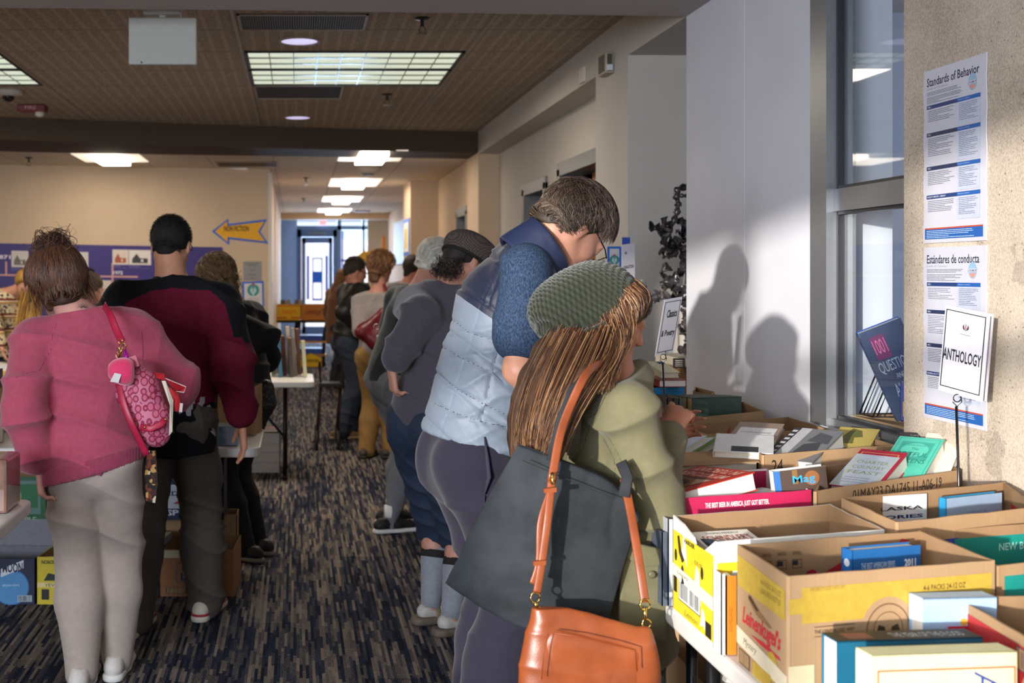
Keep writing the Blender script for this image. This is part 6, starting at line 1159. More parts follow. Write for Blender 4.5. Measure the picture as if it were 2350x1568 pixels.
for i, (x, c_) in enumerate(((1545, '#3a3f3a'), (1558, '#57655c'), (1531, '#43362b'))): a = P(x, 914, 4.62-.0*i); book(['grey green book left of the leather set', 'sage book touching the leather set', 'dark brown book left of the leather set by the sign rod'][i], Vector((a.x, a.y, .86)), Vector((a.x+.02, a.y, .86)), Vector((a.x, a.y, a.z)), .15, c_, pages=PAGES2)
b = carton('carton', 'bright blue carton with a white label by the tree stump pedestal', [(1490, 892), (1571, 886), (1562, 876), (1488, 880)], 1.09, mats=(M('#1f7fb8', .5, .05), KR2)); f = b['front']; f.rect(f.W*.72, f.H*.62, f.W*.93, f.H*.9, '#d9d9dd'); fin(b)
b = carton('carton', 'kraft carton between the blue carton and the white wall', [(1590, 898), (1632, 908), (1640, 899), (1596, 888)], 1.05); fin(b)
book('white and red hardback lying on the blue carton', Vector((1.47, 4.89, 1.122)), Vector((1.585, 4.90, 1.122)), Vector((1.47, 5.12, 1.122)), .029, '#8c2a26', pages=WPG); book('cream book with a blue corner propped above the blue carton', Vector((1.49, 4.92, 1.150)), Vector((1.57, 4.94, 1.150)), Vector((1.49, 5.06, 1.185)), .024, '#cfc7a6', prints=lambda f, s, W, H, t: f.rect(W*.6, H*.75, W*.95, H*.95, '#2c4a80')); book('teal book standing behind the olive jacket shoulder', Vector((1.40, 5.0, .752)), Vector((1.43, 5.0, .752)), Vector((1.40, 5.0, 1.13)), .1, '#1aa79c', pages=WPG)
# ---- box E "01MAY23"
b = carton('carton', 'kraft carton stamped 01MAY23 with a red stripe, holding the teal book', [(1870, 1128), (2203, 1079), (2150, 1048), (1893, 1070)], 1.0); f = b['front']; W, H = f.W, f.H
f.poly([(0, H*.62), (W, H*.62), (W, H*.80), (0, H*.70)], '#c23a24'); f.fit('01MAY23 DA1745 11-A06-19', W*.24, H*.84, W*.86, H*.955, '#3b2f28'); f.rect(0, 0, W, H*.62, '#c23a24'); l = b['left']; fin(b)
def pr(f, s, W, H, t):
    f.rect(0, 0, W, H, '#4a3b33'); f.disc(W*.72, H*.65, W*.14, '#8a5a33'); f.rect(W*.35, H*.5, W*.45, H*.98, '#7b5a33'); f.rect(0, 0, W*.12, H, '#2f66a8'); f.fit('Mag', W*.35, H*.45, W*.78, H*.78, '#2a9ada', bold=.01)
book('dark illustrated book titled Mag in blue letters behind the stamped carton edge', P(1782, 1150, 3.16), P(1902, 1136, 3.16), P(1778, 1083, 3.16), .03, '#d9d6cf', prints=pr)
def pr(f, s, W, H, t):
    f.rect(0, 0, W, H, '#b9c4d2'); f.rect(W*.0, H*.86, W, H, '#b31f3c'); f.rect(W*.93, 0, W, H, '#b31f3c'); f.disc(W*.62, H*.80, W*.13, '#c3cddc'); f.frame(W*.08, H*.05, W*.88, H*.92, .002, '#c7cf6a')
    for i, s_ in enumerate(('CHARTER', 'COUNTRY', 'FEAST')): f.fit(s_, W*.14, H*(.62-.14*i), W*.82, H*(.70-.14*i), '#8c9a5a')
    for i in range(3): f.fit('stories and recipes', W*.16, H*(.22-.06*i), W*.7, H*(.255-.06*i), '#5d5872')
lean('pale blue and crimson paperback tilted at the front of the stamped carton', P(1902, 1112, 3.31), 45, 17, .125, .25, .045, '#b31f3c', pages=WPG, prints=pr)
def pr(f, s, W, H, t):
    f.rect(0, 0, W, H, '#54c1a8'); f.frame(W*.05, H*.03, W*.95, H*.97, .0012, '#2a8a7a'); f.rect(W*.14, H*.50, W*.86, H*.9, '#3fa592'); f.disc(W*.5, H*.72, W*.30, '#5cc9b0', ry=H*.15); f.fit('JOHN MULLAN', W*.3, H*.80, W*.7, H*.84, '#1f7a72'); f.fit('The', W*.42, H*.72, W*.58, H*.77, '#1f7a72'); f.fit('ARTFUL', W*.14, H*.58, W*.86, H*.67, '#237a70'); f.fit('DICKENS', W*.14, H*.44, W*.86, H*.53, '#237a70')
lean('bright teal hardback with ornamental border tilted in the stamped carton', P(2000, 1104, 3.38), 43, 22, .12, .27, .05, '#54c1a8', pages=WPG, prints=pr)
lean('cream paged hardback behind the teal book in the stamped carton', P(2086, 1090, 3.44), 40, 24, .10, .24, .035, '#43305e', pages=WPG, prints=lambda f, s, W, H, t: f.rect(0, 0, W, H, '#e2dac8'))
lean('black backed book at the rear of the stamped carton by the pillar', P(2080, 1062, 3.58), 18, 25, .16, .17, .02, '#3a3638', pages=WPG, prints=lambda f, s, W, H, t: f.fit('ON THE TOWER', W*.2, H*.86, W*.9, H*.92, '#9fb8c0')); lean('white book with purple spine at the rear of the stamped carton', P(2130, 1070, 3.52), 35, 30, .09, .19, .03, '#5a3f8a', pages=WPG, prints=lambda f, s, W, H, t: f.rect(0, 0, W, H, '#dcd8cf'))
# ---- box H "ALASKA STORIES"
b = carton('carton', 'kraft and red carton holding the Alaska Stories book beside the pillar', [(2058, 1199), (2385, 1164), (2304, 1107), (1931, 1143)], 1.0); f, l = b['front'], b['left']; W, H = f.W, f.H
f.rect(0, 0, W, H*.78, '#b3262c'); f.rect(W*.18, 0, W*.82, H*.80, '#1c46a0'); f.fit('RING BY', W*.80, H*.62, W*.98, H*.74, '#d9a8a8', bold=.02); l.rect(0, 0, l.W, H*.80, '#b3262c'); l.fit('BUDWEISER', l.W*.15, H*.5, l.W*.9, H*.68, '#c65a50'); g = b['right_in']; g.rect(g.W*.30, H*.35, g.W*.62, H*.85, '#b3262c'); g.disc(g.W*.46, H*.6, .022, '#d9c3b0'); g.disc(g.W*.46, H*.6, .016, '#b3262c'); fin(b)
def pr(f, s, W, H, t):
    f.fit('ALASKA', W*.14, H*.84, W*.94, H*.88, '#20242c', bold=.02); f.fit('STORIES', W*.14, H*.75, W*.94, H*.79, '#22356e', bold=.03)
book('white paperback titled ALASKA STORIES standing in the red edged carton', PZ(1971, 1143, .995)+Vector((0, -.0, -.235)), PZ(2127, 1133, .995)+Vector((0, 0, -.235)), PZ(1971, 1143, .995), .02, '#d9d8d6', prints=pr)
book('pale blue paperback reading LIVING A in the red edged carton', PZ(2172, 1145, .99)+Vector((0, 0, -.22)), PZ(2299, 1131, .99)+Vector((0, 0, -.22)), PZ(2172, 1145, .99), .022, '#1f7fb0', prints=lambda f, s, W, H, t: (f.rect(.0, 0, W, H, '#94a9c2'), f.fit('LIVING A', W*.36, H*.80, W*.72, H*.83, '#5d6f88'), f.rect(0, 0, W, H*.72, '#b3b0bb')))
# ---- box I teal
TE = M('#168a80', .5, .06, 30); b = carton('carton', 'teal beer carton cut by the right picture edge', [(2287, 1299), (2660, 1262), (2420, 1197), (2120, 1219)], .97, mats=(KR, KR2)); f = b['front']; W, H = f.W, f.H; f.rect(.02, H*.1, W, H*.9, TE); f.rect(.02, H*.60, W*.6, H*.66, '#0f5f5c'); l = b['left']; l.rect(0, .01, l.W*.9, H*.85, TE)
g = b['back_in']; g.rect(g.W*.05, H*.52, g.W, H*.9, TE); g.fit('NEW BELGIUM', g.W*.55, H*.74, g.W*.95, H*.82, '#9ed3c8', bold=.02); g.fit('BOO RANGER', g.W*.2, H*.30, g.W*.98, H*.46, '#1d1a19', bold=.03); fin(b)
# ---- box K red, cut by the corner
b = carton_w('carton', 'red carton in the bottom right corner of the picture', [(1.225, 1.86), (1.66, 1.93), (1.72, 2.36), (1.268, 2.318)], .93, mats=(KR, KR2)); l = b['left']; W, H = l.W, l.H; RD = M('#b02a2c', .55, .06, 30); l.rect(0, 0, W, H*.90, RD); l.disc(W*.66, H*.40, .060, '#c9a27a', 30); l.disc(W*.66, H*.40, .055, '#a8805a', 30); l.disc(W*.66, H*.40, .040, '#c9a27a', 30); l.poly([(W*.60, H*.30), (W*.72, H*.30), (W*.66, H*.5)], '#4a4a6a')
l.poly([(0, H*.28), (W*.5, H*.05), (W*.7, H*.05), (0, H*.42)], M('#cfc8b6', .5, .05)); l.rect(W*.50, H*.66, W*.98, H*.88, '#b08a62'); l.frame(W*.50, H*.66, W*.98, H*.88, .002, '#3a3f5a'); l.barcode(W*.54, H*.69, W*.94, H*.85, '#4a4f6a'); f = b['front']; f.rect(0, 0, f.W, f.H*.9, RD); fin(b)
book('green book standing in the red corner carton', Vector((1.40, 2.10, .80)), Vector((1.55, 2.14, .80)), Vector((1.40, 2.10, .955)), .03, '#6aa08c')
# ---- books standing on the table in front of box A
def pr(f, s, W, H, t):
    f.rect(W*.19, H*.0, W*.26, H*.92, '#3f7d92'); f.fit('MARGARET', W*.20, H*.02, W*.255, H*.84, '#dfe6e8', rot=270, bold=.01); s.rect(0, 0, W, t, '#2d2a28'); s.fit('THE YEAR OF THE FLOOD', W*.42, t*.25, W*.92, t*.72, '#b9c4c9'); s.rect(W*.10, t*.2, W*.28, t*.85, '#7a4a42')
book('dark teal hardback standing spine up in front of the nearest kraft carton', Vector((.950, 2.12, .752)), Vector((1.22, 2.145, .752)), Vector((.950, 2.12, .905)), .052, '#155a75', spine='T', pages=WPG, prints=pr)
def pr(f, s, W, H, t):
    f.frame(W*.03, H*.04, W*.99, H*.86, .003, '#b05038'); f.fit('Ann', W*.70, H*.36, W*.86, H*.82, '#2c3f86', rot=270, shear=.2); f.fit('Short Stories', W*.40, H*-.3, W*.54, H*.50, '#2c3f86', rot=270, shear=.2) if 0 else f.fit('Short', W*.42, H*.10, W*.55, H*.72, '#2c3f86', rot=270, shear=.2); f.fit('Classic', W*.26, H*.3, W*.31, H*.7, '#b9774a', rot=270, shear=.2)
book('cream hardback with red border standing spine up at the front table edge', Vector((.948, 1.985, .752)), Vector((1.20, 2.01, .752)), Vector((.948, 1.985, .922)), .050, '#d8d4a4', spine='T', pages=WPG, prints=pr)
book('light blue book with a red bag picture beside the red corner carton', Vector((1.175, 2.262, .752)), Vector((1.32, 2.275, .752)), Vector((1.175, 2.262, .942)), .045, '#9fbcd8', spine='T', pages=WPG, prints=lambda f, s, W, H, t: (f.rect(W*.33, H*.05, W*.98, H*.72, '#c01e3a'), f.rect(W*.37, H*.1, W*.62, H*.60, '#dfe3ea'), f.disc(W*.55, H*.76, W*.05, '#c9a23a')))
book('open book held by the woman in the knit hat', P(1494, 998, 3.26), P(1526, 990, 3.32), P(1500, 922, 3.30), .018, '#8a5a3c', pages=WPG)
# ---- sign stands
def sign_stand(label, tl, tr, bl, d, dd, base, paint_fn, thk=.003):
    """sheet corners as seen; d depth at the left edge, dd change to the right"""
    a, b_, c_ = P(*tl, d), P(*tr, d+dd), P(*bl, d); t = thing('sign_stand', label, 'sign', tuple(base)); u = b_-a; v = a-c_
    m = MB(); ax = (u.normalized(), v.normalized(), u.cross(v).normalized()); m.obox(c_+u/2+v/2+ax[2]*(-thk/2), ax, (u.length/2, v.length/2, thk/2)); sh = m.build('sheet', M('#d3d0d8', .35, .02, spec=.6), t)
    f = Face(c_, u, v, eps=.0006); paint_fn(f, f.W, f.H); f.build('print', sh)
    bt = c_+u*.42; m = MB(); m.tube([Vector((base[0], base[1], base[2])), Vector((bt.x, bt.y, bt.z-.03))], .0035, 8); rg = [bt+Vector((.010*math.cos(q), -.004, .010*math.sin(q)-.008)) for q in np.linspace(0, 6.28, 16)]; m.tube(rg, .0016, 6); m.tube([bt+Vector((-.012, -.004, -.018)), bt+Vector((0, -.004, -.03)), bt+Vector((.012, -.004, -.018)), bt+Vector((.008, -.004, .012))], .0014, 6); m.build('rod', M('#55555a', .25, 0, metal=1), t, smooth=True)
    m = MB(); m.lathe(base, [(.045, 0), (.045, .004), (.006, .008)], 20); m.build('base', M('#55555a', .3, 0, metal=1), t); return t
def pa(f, W, H):
    f.frame(W*.06, H*.05, W*.94, H*.95, .0025, '#17171a'); f.fit('Classics', W*.26, H*.66, W*.84, H*.80, '#1c1c22', bold=.02); f.fit('& Poetry', W*.12, H*.30, W*.88, H*.44, '#1c1c22', bold=.02)
bs = P(1536, 960, 4.36); sign_stand('Classics & Poetry sign clipped on a rod at the white wall', (1526, 688), (1566, 681), (1504, 818), 4.37, .06, (bs.x, bs.y, .752), pa)
def lib(f, u, v, r):
    for q, c_ in ((-1, '#2b2b30'), (1, '#2b2b30')): f.poly([(u+q*.15*r, v-r), (u+q*.8*r, v-.5*r), (u+q*.9*r, v+.2*r), (u+q*.45*r, v+.9*r), (u+q*.5*r, v+.1*r)], c_); f.poly([(u+q*.2*r, v-.6*r), (u+q*.55*r, v-.1*r), (u+q*.6*r, v+.3*r), (u+q*.3*r, v)], '#a5273a')
    f.poly([(u-.12*r, v-r), (u+.12*r, v-r), (u+.2*r, v+.5*r), (u, v+1.1*r), (u-.2*r, v+.5*r)], '#6d6d72'); f.poly([(u-.1*r, v+.9*r), (u+.1*r, v+.9*r), (u, v+1.4*r)], '#c0273c')
def pa(f, W, H):
    f.frame(W*.03, H*.06, W*.93, H*.97, .0028, '#17171a'); lib(f, W*.5, H*.80, W*.08); f.rect(W*.38, H*.71, W*.62, H*.715, '#3a3a40'); f.fit('ANTHOLOGY', W*.04, H*.38, W*.90, H*.52, '#1b1b20', bold=.02)
for off in (.0,):
    t = sign_stand('ANTHOLOGY sign clipped on a rod in front of the Spanish poster', (2170, 702), (2272, 724), (2153, 895), 3.22, -.10, (P(2207, 0, 3.16).x, 3.16, .752), pa)
    a, b_, c_ = P(2182, 703, 3.245), P(2281, 722, 3.15), P(2166, 897, 3.245); u = b_-a; v = a-c_; m = MB(); ax = (u.normalized(), v.normalized(), u.cross(v).normalized()); m.obox(c_+u/2+v/2, ax, (u.length/2, v.length/2, .0015)); m.build('sleeve', M('#c5c3cc', .3, .02, spec=.6), t)
def pa(f, W, H): f.fit('NON-FICTION', W*.15, H*.42, W*.9, H*.50, '#26262a', bold=.02); lib(f, W*.3, H*.8, W*.09)
ns_ = sign_stand('white NON-FICTION sign sheet behind the tall man', (1427, 562), (1457, 558), (1427, 660), 6.2, .05, (P(1440, 0, 6.2).x, 6.2, 0), pa)
t = thing('tree_poster', 'blue taped tree logo poster right of the glasses', 'poster', tuple(P(1412, 640, 7.0))); m = MB(); a, b_ = P(1394, 640, 6.9), P(1426, 566, 6.9); m.box((a.x, 6.9, a.z), (b_.x, 6.905, b_.z)); q = m.build('tape_border', BT, t); f = Face((a.x+.012, 6.9, a.z+.012), (b_.x-a.x-.024, 0, 0), (0, 0, b_.z-a.z-.024), eps=.001); f.rect(0, 0, f.W, f.H, '#cfcfd0'); treelogo(f, f.W/2, f.H*.6, .028); f.build('print', q); m = MB(); m.tube([((a.x+b_.x)/2, 6.91, 0), ((a.x+b_.x)/2, 6.91, b_.z)], .006, 8); m.build('stand_rod', LEGM, t, smooth=True)
m = MB(); a, b_ = P(1428, 564, 6.35), P(1446, 545, 6.35); m.box((a.x, 6.35, a.z), (b_.x, 6.355, b_.z)); m.build('blue_tag', M('#22409a', .5, .05), ns_)
# ---- posters on the speckled pillar
def poster(label, zt, zb, title, brand):
    X = XW-.0135; y0, y1 = 3.662, 3.330; t = thing('wall_poster', label, 'poster', (X, 3.5, zb)); N_ = 14; vs = []
    for i in range(N_+1):
        z = zb+(zt-zb)*i/N_; w_ = .0025*math.sin(i*1.7); vs += [(X, y0+w_, z), (X, y1+w_*.8, z), (X-.003, y0+w_, z), (X-.003, y1+w_*.8, z)]
    m = MB(); m.add(vs, [(4*i+2, 4*i+6, 4*i+7, 4*i+3) for i in range(N_)]+[(4*i, 4*i+1, 4*i+5, 4*i+4) for i in range(N_)]+[(4*i, 4*i+4, 4*i+6, 4*i+2) for i in range(N_)]+[(4*i+1, 4*i+3, 4*i+7, 4*i+5) for i in range(N_)]+[(0, 2, 3, 1), (4*N_, 4*N_+1, 4*N_+3, 4*N_+2)]); sh = m.build('laminated_sheet', M('#cfd0dc', .12, .02, spec=.6, coat=.6), t)
    f = Face((X-.0032, y0, zb), (0, y1-y0, 0), (0, 0, zt-zb), eps=.0004); W, H = f.W, f.H
    f.fit(title, W*.06, H*.905, W*.90, H*.955, '#20263c', bold=.012); f.fit('Code of Conduct', W*.06, H*.885, W*.4, H*.897, '#8b8fa0')
    f.disc(W*.80, H*.865, .022, '#8fb0cc', ry=.024); f.rect(W*.72, H*.857, W*.88, H*.873, '#cfd0dc'); f.fit('LONGMONT', W*.725, H*.858, W*.875, H*.871, '#2b3560', bold=.02); f.poly([(W*.75, H*.85), (W*.85, H*.85), (W*.82, H*.825), (W*.78, H*.825)], '#cf8f7f')
    f.lines(W*.06, H*.872, W*.66, 3, H*.008, H*.0032, '#6d7080'); f.lines(W*.06, H*.842, W*.66, 5, H*.008, H*.0032, '#6d7080')
    ys = [.785, .625, .43, .265]; ye = [.64, .445, .28, .12]
    for i, (a_, b2) in enumerate(zip(ys, ye)):
        f.rect(W*.06, H*(a_-.011), W*.92, H*(a_+.011), '#243154' if i in (1, 2) else '#1f3a70'); f.rect(W*.56, H*(a_-.011), W*.92, H*(a_+.011), '#1f5aa6'); f.fit(brand[0]+' %d' % (i+1) if i < 3 else brand[1], W*.075, H*(a_-.005), W*(.13 if i < 3 else .38), H*(a_+.005), '#c7cbd8', bold=.02); f.fit(brand[2], W*.58, H*(a_-.004), W*.76, H*(a_+.004), '#b9cbe6')
        f.rect(W*.56, H*(b2+.006), W*.92, H*(a_-.013), '#b9c0d2'); n1 = int((a_-.02-b2-.02)/.0098); f.lines(W*.08, H*(a_-.022), W*.52, max(3, n1-3), H*.0098, H*.0036, '#7a7d8c'); f.lines(W*.59, H*(a_-.022), W*.89, n1, H*.0098, H*.0036, '#6b7390')
    f.rect(W*.03, H*.022, W*.96, H*.078, '#1f5aa6'); f.rect(W*.03, H*.078, W*.96, H*.086, '#b5482c'); f.lines(W*.06, H*.07, W*.9, 5, H*.0095, H*.0032, '#b9cbe6'); f.build('print', sh)
poster('laminated Standards of Behavior poster, upper one on the speckled pillar', 2.163, 1.644, 'Standards of Behavior', ('TIER', 'FACILITY SPECIFIC - LIBRARY', 'Response to Behavior')); poster('laminated Spanish conduct poster, lower one behind the ANTHOLOGY sign', 1.631, 1.118, 'Estándares de conducta', ('NIVEL', 'BIBLIOTECA', 'Respuesta a la conducta'))
# ================================================================ BAGS, SCULPTURE, WINDOW DISPLAY, LEFT SIDE, FAR END
def cloth_patch(name, corners, d, nu, nv, mat, parent, thick=.006, fold=.004, seed=3, bulge=.02):
    """corners: four edges as lists of seen points (top, bottom) left to right; d depth function"""
    top, bot = [resample([(a, b, 0) for a, b in e], nu) for e in corners]; V = []
    for j in range(nv):
        t = j/(nv-1)
        for i in range(nu):
            q = top[i]*(1-t)+bot[i]*t; s = i/(nu-1); V.append(P(q[0], q[1], .95*d(s, t)-bulge*math.sin(math.pi*s)*math.sin(math.pi*min(1, t*1.0))))
    V = np.array([tuple(v) for v in V]); Q = np.array([(j*nu+i, j*nu+i+1, (j+1)*nu+i+1, (j+1)*nu+i) for j in range(nv-1) for i in range(nu-1)])
    V = V+normals(V, Q)*(fold*(folds(V, nrm((1, 0, -.3)), 30, seed)+.6*wob(V, 14, seed)))[:, None]
    o = np_obj(name, V, Q, mat, parent); s = o.modifiers.new('s', 'SOLIDIFY'); s.thickness = thick; s.offset = 0; return o
# black canvas tote
TB_ = M('#2c3034', .9, .30, 11, .5, 260, spec=.15); tt = thing('tote_bag', 'large black canvas tote hanging from the shoulder of the woman in the hat', 'bag', tuple(PB(1250, 1250, 3.02)))
tb = cloth_patch('tote_body', [[(1188, 1022), (1290, 1060), (1400, 1108), (1471, 1180)], [(1022, 1336), (1118, 1400), (1222, 1446), (1386, 1442)]], lambda s, t: 3.035+.02*t, 60, 50, TB_, tt, fold=.018, seed=17, bulge=.05)
cloth_patch('tote_back', [[(1192, 1020), (1292, 1056), (1402, 1104), (1468, 1176)], [(1026, 1334), (1120, 1398), (1224, 1444), (1384, 1440)]], lambda s, t: 3.045+.02*t, 30, 30, TB_, tt, fold=.002, bulge=-.02)
m = MB(); m.tube([PB(1432, 1140, 3.0), PB(1440, 1095, 3.02), PB(1425, 1060, 3.06)], [.014]*3, 8, flat=(.3, 1, 0)); m.tube([PB(1262, 1058, 2.99), PB(1285, 965, 3.0), PB(1312, 895, 3.03), PB(1345, 862, 3.08), PB(1380, 850, 3.15)], [.009]*5, 8, flat=(.3, 1, 0)); m.build('handle', M('#25272b', .9, .1), tt, smooth=True)
m = MB(); m.tube([PB(1240+a, 1074+a*.42, 2.985) for a in (-40, 0, 60, 120, 170)], .0012, 6); m.build('hem_seam', M('#1c1e21', .9, 0), tb)
# orange leather bag
OR = N('tan_leather'); OR.col(OR.ramp(OR.noise(9, 4), [(.3, lin('#6d3316')), (.7, lin('#8a4522'))])); OR.rough(.38); OR.spec(.5); OR.bump(OR.noise(240, 3), .25, .001); OR = OR.m
GD = M('#c2a05a', .25, 0, metal=1); ob = thing('leather_bag', 'tan leather crossbody bag with gold clips in front of the olive jacket', 'bag', tuple(PB(1350, 1590, 2.88)))
fd = Field(V3(PB(1180, 1680, 2.70)), V3(PB(1530, 1350, 3.05)), .004); d_ = 2.885
for q in np.linspace(0, 1, 9): fd.rc(PB(1250+(-8+0)*q, 1402+215*q, d_), PB(1470-14*q, 1462+165*q, d_), .022+.024*min(1, q*2.2), .020+.024*min(1, q*2.2), k=.03, flat=((0, 1, 0), 1.7))
fd.rc(PB(1232, 1392, d_), PB(1245, 1420, d_), .010, .02, k=.02); fd.rc(PB(1484, 1450, d_), PB(1476, 1475, d_), .010, .02, k=.02)
bo = fobj(fd, 'bag_body', OR, ob, disp=lambda V: .0025*wob(V, 45, 3)+.002*folds(V, nrm((.3, 0, 1)), 35, 5))
fd = Field(V3(PB(1200, 1680, 2.70)), V3(PB(1500, 1400, 3.0)), .004)
for a, c_ in (((1280, 1470), (1440, 1508)), ((1276, 1500), (1442, 1536)), ((1273, 1535), (1442, 1568)), ((1270, 1570), (1440, 1596)), ((1270, 1610), (1430, 1620))): fd.rc(PB(*a, d_-.022), PB(*c_, d_-.022), .026, .026, k=.03, flat=((0, 1, 0), 2.6))
fobj(fd, 'front_pocket', OR, ob, disp=lambda V: .0015*wob(V, 60, 8)); m = MB(); m.tube([PB(1264, 1452, 2.815), PB(1330, 1462, 2.812), PB(1400, 1478, 2.812), PB(1458, 1492, 2.82), PB(1462, 1540, 2.82)], .0018, 6); m.tube([PB(1258, 1455, 2.825), PB(1248, 1500, 2.82), PB(1243, 1560, 2.82)], .0012, 6); m.build('stitching', M('#7a3512', .5, 0), bo, smooth=True)
def strap(parent, pts, w_, mat, name='strap'): m = MB(); m.tube(resample([tuple(p) for p in pts], 24), [w_]*24, 10, flat=(.1, 1, .1)); return m.build(name, mat, parent, smooth=True)
s1 = strap(ob, [PB(1232, 1362, 2.90), PB(1245, 1280, 2.90), PB(1257, 1190, 2.905), PB(1266, 1105, 2.93)], .0095, OR); s2 = strap(ob, [PB(1222, 1340, 2.905), PB(1236, 1290, 2.905), PB(1240, 1200, 2.91), PB(1262, 1130, 2.925)], .0075, OR)
strap(ob, [PB(1266, 1105, 2.95), PB(1285, 1000, 2.985), PB(1310, 930, 3.01), PB(1345, 860, 3.03), PB(1380, 835, 3.10), PB(1412, 838, 3.22)], .0105, OR); strap(ob, [PB(1480, 1382, 2.90), PB(1468, 1300, 2.92), PB(1450, 1190, 2.97), PB(1432, 1100, 3.03)], .0105, OR)
for x, y in ((1262, 1125), (1238, 1292)): m = MB(); m.obox(PB(x, y, 2.893), ((1, 0, .1), (0, 1, 0), (0, 0, 1)), (.014, .006, .005)); m.build('strap_keeper', OR, ob)
def ringm(m, c, r, th, ax=(0, 1, 0)):
    ax = nrm(ax); a = nrm(np.cross(ax, (0, 0, 1))); b_ = np.cross(ax, a); m.tube([V3(c)+a*r*math.cos(t)+b_*r*math.sin(t) for t in np.linspace(0, 6.2832, 20)], th, 8)
m = MB(); ringm(m, PB(1228, 1372, 2.895), .011, .0022); m.tube([PB(1228, 1382, 2.89), PB(1232, 1395, 2.89)], .005, 8); ringm(m, PB(1234, 1402, 2.89), .009, .0022); m.build('gold_clip', GD, ob, smooth=True)
m = MB(); m.tube([PB(1268, 1085, 2.93), PB(1268, 1112, 2.92)], .0045, 8); m.build('gold_buckle', GD, ob, smooth=True)
m = MB(); ringm(m, PB(1480, 1388, 2.895), .012, .0022); m.tube([PB(1480, 1396, 2.89), PB(1480, 1425, 2.89)], [.005, .0035], 8); ringm(m, PB(1483, 1432, 2.89), .010, .0024); m.build('gold_clip', GD, ob, smooth=True)
# pink patterned bag
pb = thing('shoulder_bag', 'pink patterned shoulder bag on the woman in the pink sweatshirt', 'bag', tuple(P(330, 1010, 4.33)))
n = N('pink_pattern'); v_ = n.n('ShaderNodeTexVoronoi', {'Vector': n.scale(n.obj(), (1, .7, .8))}, feature='F1'); v_.inputs['Scale'].default_value = 42; v_.inputs['Randomness'].default_value = .55; n.col(n.ramp(v_.outputs[0], [(0, lin('#c0607c')), (.36, lin('#b9546f')), (.42, lin('#8a1d3c')), (.5, lin('#8a1d3c')), (.56, lin('#c2708a')), (.8, lin('#a03354'))], 'CONSTANT')); n.rough(.7); n.bump(n.noise(500, 2), .2, .001)
db = 4.34; fd = Field(V3(P(225, 1060, 4.15)), V3(P(440, 790, 4.5)), .005); fd.rc(P(298, 838, db), P(318, 900, db), .030, .066, k=.03, flat=((0, 1, 0), 1.3)); fd.rc(P(318, 900, db), P(348, 975, db), .078, .070, k=.04, flat=((0, 1, 0), 1.25)); fd.rc(P(350, 960, db), P(362, 1000, db), .062, .040, k=.03, flat=((0, 1, 0), 1.25)); bb = fobj(fd, 'bag_body', n.m, pb, disp=lambda V: .003*wob(V, 40, 4))
RL = M('#a51c3c', .4, .08, 20); m = MB(); m.tube(resample([tuple(P(x, y, d)) for x, y, d in ((272, 880, 4.30), (285, 930, 4.275), (305, 980, 4.27), (337, 1045, 4.30))], 16), [.013]*16, 8, flat=(.2, 1, 0)); m.build('side_strap', RL, pb, smooth=True)
m = MB(); m.tube(resample([tuple(P(x, y, d)) for x, y, d in ((238, 700, 4.52), (252, 722, 4.415), (268, 760, 4.38), (281, 786, 4.35))], 12), [.014]*12, 8, flat=(.2, 1, 0)); m.build('shoulder_strap', RL, pb, smooth=True)
m = MB(); m.tube([P(322, 980, 4.262), P(345, 985, 4.255), P(368, 975, 4.26), P(380, 962, 4.27)], [.012]*4, 8, flat=(.2, 1, 0)); m.build('front_tab', RL, pb, smooth=True); m = MB(); m.prism([P(296, 820, 4.29), P(312, 815, 4.29), P(320, 840, 4.285), P(302, 846, 4.285)], (0, -.006, 0)); m.build('leather_tab', RL, pb)
m = MB(); m.prism([P(371, 874, 4.262), P(380, 874, 4.262), P(398, 920, 4.275), P(396, 990, 4.28), P(388, 1000, 4.28), P(390, 930, 4.265)], (0, -.004, 0)); m.build('cream_trim', M('#c9bfae', .5, .05), pb)
m = MB(); [ringm(m, P(x, y, 4.335), r_, .0018, (.3, 1, 0)) for x, y, r_ in ((277, 784, .008), (281, 796, .014), (274, 808, .008), (272, 816, .010))]; m.tube([P(284, 790, 4.32), P(272, 822, 4.32)], .003, 6); [m.lathe(P(x, y, 4.255), [(.005, 0), (.003, -.003)], 10, (0, 1, 0)) for x, y in ((332, 981), (380, 963), (300, 833))]; m.build('gold_hardware', GD, pb, smooth=True)
pl = thing('plush_charm', 'pink plush charm with a white tag clipped to the pink bag', 'toy', tuple(P(280, 870, 4.27))); fd = Field(V3(P(235, 895, 4.15)), V3(P(320, 800, 4.4)), .004); fd.ell(P(276, 851, 4.262), (.047, .036, .043), None, .01); fd.ell(P(292, 855, 4.262), (.034, .034, .044), None, .03); fobj(fd, 'plush_body', M('#cf2a5e', .8, .1, 60, .4, 400, sheen=.8), pl); m = MB(); m.prism([P(263, 856, 4.222), P(279, 859, 4.222), P(272, 879, 4.222), P(253, 876, 4.222)], (0, -.003, 0)); m.build('cloth_tag', M('#c6c3c0', .8, .05), pl); m = MB(); m.tube([P(287, 803, 4.29), P(290, 818, 4.28), P(288, 832, 4.27)], [.006, .008, .005], 10); m.build('charm_loop', M('#b01f9a', .3, .1, metal=.4), pl, smooth=True)
sc_ = thing('red_scarf', 'red cloth with white edging poking out of the pink bag', 'scarf', tuple(P(400, 900, 4.36))); m = MB()
for q in ([(345, 855), (376, 858), (380, 873), (358, 868)], [(378, 868), (427, 888), (422, 900), (396, 898), (404, 898)], [(382, 885), (410, 905), (418, 945), (402, 944), (396, 925)]): m.prism([P(x, y, 4.36-.01*i) for i, (x, y) in enumerate(q)], (0, .012, 0))
